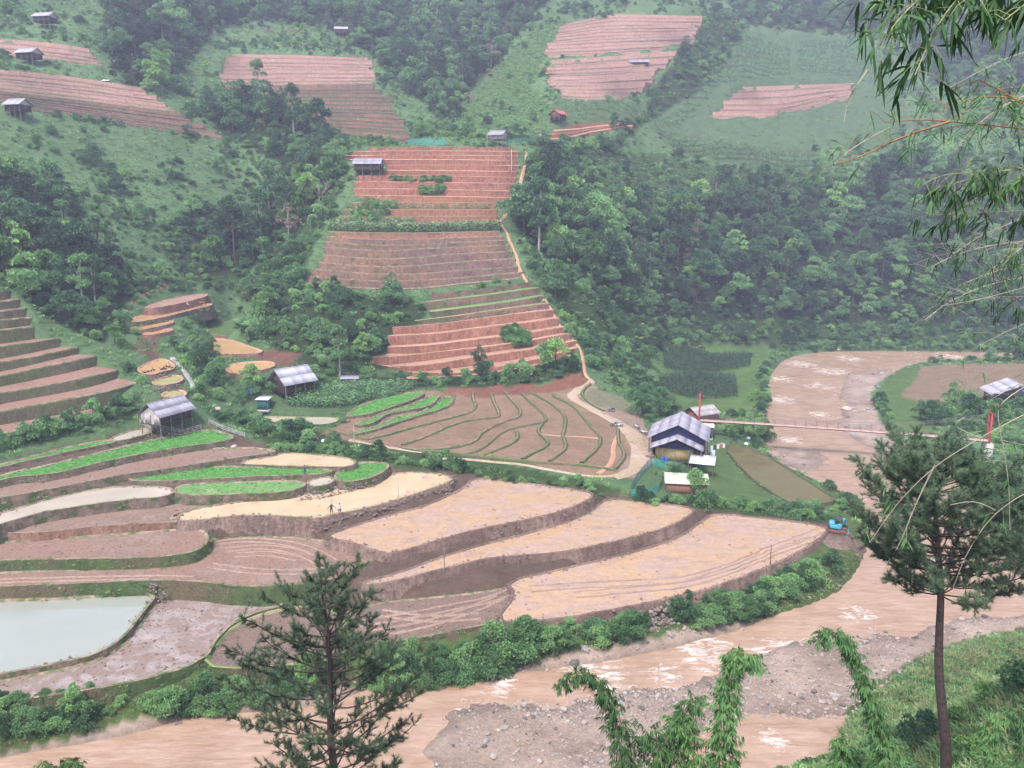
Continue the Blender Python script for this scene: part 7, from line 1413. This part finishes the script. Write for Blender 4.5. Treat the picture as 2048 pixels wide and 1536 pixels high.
# ------------------------------------------------------------------ bamboo on the near slope
def bamboo(name, culms, label, leafm='leaf_bamboo', L=.2, clus=9, culmm='culm', spread=.32, skip=.25, group=None):
    """culms: list of polylines (world), each with leaf sprays along its upper length"""
    o0 = np.array(culms[0][0]); e = empty(name, o0); g = rng
    for c in culms:
        P_ = chaikin(np.array(c, float), 2, closed=False) - o0; P_ = resample(P_, step=.22); n = len(P_); V, F = tube(P_, .03 * (1 - .8 * np.linspace(0, 1, n)) + .004, 6); link('culm', mesh_np('culm', V, F, [M(culmm)], smooth_=True), e)
        i0 = int(n * skip); LP, LD = [], []; tw = []
        for i in range(i0, n):
            f_ = (i - i0) / max(1, n - i0 - 1); r = spread * (1.3 - .6 * f_) * (1 if f_ > .08 else .6)
            for q in range(9):
                d = rdir(1)[0]; d[2] = abs(d[2]) * .4 - .15; d = unit(d); tip = P_[i] + d * r * g.uniform(.4, 1.3); tw.append(tube([P_[i], (P_[i] + tip) / 2 + [0, 0, .05], tip], [.006, .004, .002], 3))
                m_ = int(clus * g.uniform(.5, 1.1)); b = P_[i] + (tip - P_[i]) * g.uniform(.3, 1.0, (m_, 1)); LP.append(b); LD.append(unit(d * .5 + rdir(m_) * .55 + np.array([0, 0, -.75])))
        LP = np.vstack(LP); LD = np.vstack(LD); V, F = leaf_long(LP, LD, L * g.uniform(.55, 1.15, len(LP)), L * .15, .3); link('leaves', mesh_np('leaves', V, F, [M(leafm)]), e); V, F = join(tw); link('twigs', mesh_np('twigs', V, F, [M(culmm)]), e)
    return tag(e, label, 'bamboo', group)
def arch(pts): return [wxyz(*p) for p in pts]
bamboo('bamboo', [arch([(1262,1640,25),(1245,1530,25),(1232,1440,25),(1205,1375,25),(1170,1345,25),(1140,1352,24.8),(1125,1372,24.8)])], 'left arching bamboo top over the gravel bar', L=.27, clus=17, spread=.5, skip=.1)
bamboo('bamboo', [arch([(1440,1660,24),(1445,1540,24),(1450,1440,24),(1455,1360,24),(1465,1310,24),(1490,1300,24),(1510,1330,23.8)])], 'middle bamboo top, thick and upright over the gravel bar', L=.28, clus=20, spread=.55, skip=.05)
bamboo('bamboo', [arch([(1790,1600,28),(1770,1500,28),(1740,1400,28),(1715,1330,28),(1690,1275,28),(1662,1258,28),(1640,1285,27.8)])], 'right arching bamboo top against the gravel', L=.27, clus=17, spread=.5, skip=.1)
bamboo('bamboo', [arch([(1330,1680,26),(1335,1560,26),(1350,1480,26),(1370,1420,26),(1385,1395,26)]), arch([(1400,1680,26),(1395,1560,26),(1380,1480,26),(1350,1440,26)]), arch([(1290,1680,25.5),(1300,1570,25.5),(1310,1500,25.5),(1290,1460,25.5)])], 'low leafy bamboo clump between the left and middle bamboo tops', L=.27, clus=20, spread=.75, skip=.05)
bamboo('bamboo', [arch([(120,1680,27),(115,1600,27),(110,1545,27),(130,1520,27),(155,1528,27)]), arch([(90,1680,27),(92,1600,27),(98,1540,27),(85,1528,27)])], 'bamboo tip poking up at the lower left corner', L=.3, clus=10, spread=.4, skip=.2)
bamboo('bamboo', [arch([(1660,1680,30),(1668,1580,30),(1675,1520,30),(1690,1490,30),(1672,1478,30)]), arch([(1720,1680,30),(1718,1580,30),(1700,1510,30)])], 'small pale bamboo tip beside the grassy shoulder', L=.3, clus=14, spread=.5, skip=.1)
bamboo('bamboo', [arch([(2000,1640,33),(1990,1540,33),(1975,1470,33),(1990,1430,33),(2015,1440,33)]), arch([(2040,1640,33),(2050,1540,33),(2045,1450,33),(2030,1420,33)])], 'leafy bamboo tips on the grassy shoulder right of the pine trunk', L=.26, clus=13, spread=.6, skip=.1)
bamboo('bamboo', [arch([(1800,1660,31),(1795,1560,31),(1780,1500,31),(1760,1470,31)]), arch([(1760,1660,31),(1755,1580,31),(1740,1520,31)])], 'leafy bamboo tips left of the pine trunk', L=.26, clus=13, spread=.6, skip=.1)
# bushy growth and tall grass on the shoulder
for px, Y, s, k, lab in (((1760, 1480), 31, .8, 'bush1', 'feathery bush at the left rim of the grassy shoulder'), ((1810, 1530), 30, .7, 'bush1', 'feathery bush left of the bare pine trunk'), ((1990, 1290), 46, .7, 'bush3', 'leafy bush at the far rim of the grassy shoulder'), ((1930, 1350), 44, .6, 'bush3', 'low bush on the far side of the grassy shoulder'), ((2040, 1310), 46, .8, 'bush0', 'bush at the right edge above the grass'), ((1960, 1420), 40, .5, 'bush3', 'small bush in the grass right of the bare pine trunk'), ((1830, 1440), 40, .55, 'bush0', 'small bush in the grass left of the bare pine trunk'), ((2010, 1480), 36, .5, 'bush1', 'small bush low on the grassy shoulder'), ((1900, 1480), 37, .45, 'bush0', 'low bush just right of the bare pine trunk'), ((1850, 1390), 44, .6, 'bush2', 'dark bush on the rim of the shoulder'), ((1790, 1420), 41, .6, 'bush3', 'bright bush on the rim of the shoulder')):
    x, y, z = wxyz(px[0], px[1], Y); plant('bush', k, (x, y, float(gz(x, y)) - .1), s, None, lab, 'bush')
x = rng.uniform(4, 90, 120000); y = rng.uniform(22, 92, 120000); z = gz(x, y); u, v, _ = project(x, y, z); k = (bil(sdR, x, y) < -.3) & (u > 1500) & (u < 2200) & (v < 1640) & (rng.uniform(0, 1, len(x)) < np.clip(.75 + fbm(x, y, 4, 601, 3) * .8, .1, 1)); x, y, z = x[k], y[k], z[k]; n = min(len(x), 24000); x, y, z = x[:n], y[:n], z[:n]
gn_scatter('bank_grass', np.stack([x, y, z], 1), rng.uniform(0, 6.28, n), rng.uniform(.5, 1.15, n), rng.integers(0, 5, n), [proto(tuft(611, 34, 1.2, .4, .05, 'leaf_grass', 1.3)), proto(tuft(612, 30, .9, .45, .09, 'leaf_forest', 1.4)), proto(tuft(613, 30, 1.4, .3, .045, 'leaf_dry', 1.0)), proto(tuft(614, 34, 1.1, .4, .06, 'leaf_bush', 1.2)), proto(tuft(615, 34, 1.2, .35, .05, 'leaf_grass', 1.2))], 'long green grass covering the near shoulder', 'grass')
x = rng.uniform(-60, 30, 40000); y = rng.uniform(5, 62, 40000); z = gz(x, y); u, v, _ = project(x, y, z); k = (u > -300) & (u < 1800) & (v < 2400) & (rng.uniform(0, 1, len(x)) < .12); x, y, z = x[k], y[k], z[k]; n = len(x)
gn_scatter('slope_scrub', np.stack([x, y, z - .1], 1), rng.uniform(0, 6.28, n), rng.uniform(.25, .5, n), rng.integers(0, 2, n), [proto(TREES['bush0'][0]), proto(TREES['bush3'][0])], 'scrub on the slope under the viewer', 'scrub')
# ------------------------------------------------------------------ bamboo hanging in from the right, close to the viewer
def hanging(name, stems, label, L, W, per, droop, leafm, stemm, spread, gap=.05, start=.2, dirv=(-.3, 0, -.9), r0=.008, twl=.25):
    o0 = np.array(stems[0][0]); e = empty(name, o0); g = rng
    for c in stems:
        P_ = resample(chaikin(np.array(c, float), 2, closed=False) - o0, step=gap); n = len(P_); V, F = tube(P_, r0 * (1 - .7 * np.linspace(0, 1, n)) + .0015, 6); br_ = link('branch', mesh_np('branch', V, F, [M(stemm)], smooth_=True), e)
        LP, LD, tw = [], [], []
        for i in range(int(n * start), n):
            if g.uniform() > per: continue
            d = unit(rdir(1)[0] * .9 + np.array(dirv)); tip = P_[i] + d * twl * g.uniform(.4, 1.2); tw.append(tube([P_[i], (P_[i] + tip) / 2 + [0, 0, .02], tip], [.0025, .002, .001], 4)); m_ = int(g.integers(3, 8)); b = P_[i] + (tip - P_[i]) * g.uniform(.5, 1.0, (m_, 1)); LP.append(b); LD.append(unit(d * .7 + rdir(m_) * spread + np.array([0, 0, -droop])))
        if LP:
            LP = np.vstack(LP); LD = np.vstack(LD); V, F = leaf_long(LP, LD, L * g.uniform(.55, 1.15, len(LP)), W, .25); link('leaves', mesh_np('leaves', V, F, [M(leafm)]), e); V, F = join(tw); link('twigs', mesh_np('twigs', V, F, [M(stemm)]), e)
    return tag(e, label, 'bamboo')
hanging('bamboo_spray', [arch([(2420,-320,6.4),(2200,-160,6.2),(2000,-70,6),(1880,-30,5.8),(1810,20,5.6),(1760,90,5.5)]), arch([(2200,-160,6.2),(1980,-60,5.8),(1900,10,5.6),(1860,80,5.5),(1830,150,5.4)]), arch([(2200,-160,6.2),(1930,-80,6),(1800,-40,5.9),(1740,20,5.8)]), arch([(2200,-160,6.2),(2100,-80,5.6),(2000,-30,5.5),(1930,0,5.4)]), arch([(2300,-160,5.6),(2150,-60,5.4),(2060,0,5.3),(2010,40,5.3)])],
        'large-leaved bamboo spray hanging in at the top right corner', .19, .024, .95, .5, 'leaf_bamboo_backlit', 'culm', .6, .04, .3, (-.35, 0, -.55), twl=.2)
hanging('bamboo_spray', [arch([(2400,350,8.4),(2200,280,8.2),(2048,257,8),(1940,247,8),(1850,238,8),(1770,245,8)]), arch([(2200,280,8.2),(2060,200,8),(1960,190,8),(1890,215,8)]), arch([(1900,243,8),(1800,275,8),(1720,315,8),(1668,330,8)]), arch([(2200,290,8),(2080,230,8),(2000,180,8),(1960,160,8)])],
        'reddish bamboo branch with wispy leaves at the right', .18, .013, .85, .1, 'leaf_bamboo', 'twig_red', .9, .045, .3, (-.5, 0, .0), .011, .3)
hanging('bamboo_spray', [arch([(2400,250,9),(2200,300,9),(2080,330,9),(1980,345,9),(1900,370,9)]), arch([(2250,300,9),(2080,350,9),(1980,380,9),(1930,410,9)]), arch([(2250,320,9),(2050,340,9),(1940,345,9),(1880,350,9),(1845,370,9)]), arch([(2300,400,9.4),(2100,420,9.4),(1950,425,9.4),(1860,430,9.4)])],
        'bright green bamboo spray at the middle right', .2, .021, .95, .55, 'leaf_bamboo_backlit', 'culm', .7, .04, .25, (-.4, 0, -.5))
hanging('bamboo_spray', [arch([(2400,470,10),(2200,480,10),(2050,480,10),(1930,500,10),(1850,540,10)]), arch([(2300,560,10.4),(2150,520,10.4),(2020,530,10.4),(1920,570,10.4)]), arch([(2350,640,10),(2150,600,10),(2000,590,10),(1900,610,10)])],
        'thin-leaved bamboo spray over the forest at the right edge', .2, .015, .9, .3, 'leaf_bamboo_backlit', 'culm_dry', .8, .05, .3, (-.5, 0, -.2), twl=.4)
hanging('bamboo_spray', [arch([(2400,560,11),(2200,600,11),(2060,640,11),(1960,690,11)]), arch([(2400,380,11),(2200,420,11),(2080,470,11),(1980,540,11)]), arch([(2300,700,11),(2150,720,11),(2050,760,11),(1980,800,11)]), arch([(2350,300,10.5),(2150,380,10.5),(2040,440,10.5),(1960,470,10.5),(1890,520,10.5)]), arch([(2350,500,11.5),(2150,540,11.5),(2000,560,11.5),(1900,600,11.5),(1850,640,11.5)]), arch([(2300,180,9.5),(2140,170,9.5),(2040,190,9.5),(1950,250,9.5),(1910,300,9.5)])],
        'misty bamboo foliage filling the right edge', .2, .014, .85, .35, 'leaf_bamboo', 'culm_dry', .85, .06, .15, (-.4, 0, -.25), twl=.5)
hanging('bamboo_branch', [arch([(2400,660,9),(2200,760,9),(2048,828,9),(1960,876,9),(1870,930,9),(1790,1010,9),(1740,1085,9)]), arch([(1870,930,9),(1830,1010,9),(1800,1090,9),(1765,1140,9)]), arch([(1960,876,9),(1900,850,9),(1930,835,9)]), arch([(2300,860,9.5),(2100,960,9.5),(1990,1020,9.5),(1930,1110,9.5),(1905,1180,9.5)]), arch([(1990,1020,9.5),(1950,1000,9.5),(1900,1010,9.5)]), arch([(2200,700,8.6),(1990,800,8.6),(2000,860,8.6),(2018,960,8.6),(2020,1060,8.6)]), arch([(2300,920,9),(2120,905,9),(2000,880,9)])],
        'bare pale bamboo twigs crossing in front of the right pine', .18, .016, .07, .3, 'leaf_bamboo', 'culm_dry', .8, .1, .3, (-.5, 0, -.2), .0055)
hanging('bamboo_branch', [arch([(2500,-60,7),(2200,0,7),(2048,35,7),(1960,52,7),(1892,74,7)]), arch([(2400,60,7.5),(2150,80,7.5),(2020,110,7.5),(1900,175,7.5)]), arch([(2300,420,9),(1900,560,9) if False else (2100,560,9),(1960,600,9),(1880,612,9)]), arch([(1735,140,6.5),(1715,170,6.5),(1695,200,6.5),(1688,245,6.5)]), arch([(1780,255,8),(1740,275,8),(1700,300,8),(1670,326,8)])],
        'pale bare bamboo stems at the top right', .18, .016, .05, .3, 'leaf_bamboo', 'culm_dry', .8, .1, .6, (-.5, 0, -.2), .005)
# thin wire strung over the near river
a = np.array(wxyz(1180, 1338, 80)); b = np.array(wxyz(2200, 1255, 62)); t = np.linspace(0, 1, 30)[:, None]; V, F = tube(a + (b - a) * t - np.array([0, 0, 1.5]) * (1 - (2 * t - 1) ** 2), .018, 4); tag(link('wire', mesh_np('wire', V, F, [M('cable')])), 'thin wire strung across the near gravel bar', 'wire')
# ------------------------------------------------------------------ wet air filling the valley
n_ = NT('haze_air'); pv = n_.n('ShaderNodeVolumePrincipled'); pv.inputs['Color'].default_value = (.77, .75, 1.0, 1); pv.inputs['Density'].default_value = HAZE; pv.inputs['Anisotropy'].default_value = 0.0
o_ = n_.n('ShaderNodeOutputMaterial'); n_.l(pv.outputs[0], o_.inputs['Volume'])
X, Ya, Yb, Za, Zb = 1300, -60, 1000, float(GZ.min()) - 1.5, max(float(GZ.max()), 60) + 25
V = [(-X,Ya,Za),(X,Ya,Za),(X,Yb,Za),(-X,Yb,Za),(-X,Ya,Zb),(X,Ya,Zb),(X,Yb,Zb),(-X,Yb,Zb)]
hz = link('haze', mesh_np('haze', V, [(3,2,1,0),(4,5,6,7),(0,1,5,4),(1,2,6,5),(2,3,7,6),(3,0,4,7)], [M('haze_air')]))
tag(hz, 'pale blue wet air hanging in the valley', 'haze', kind='stuff')
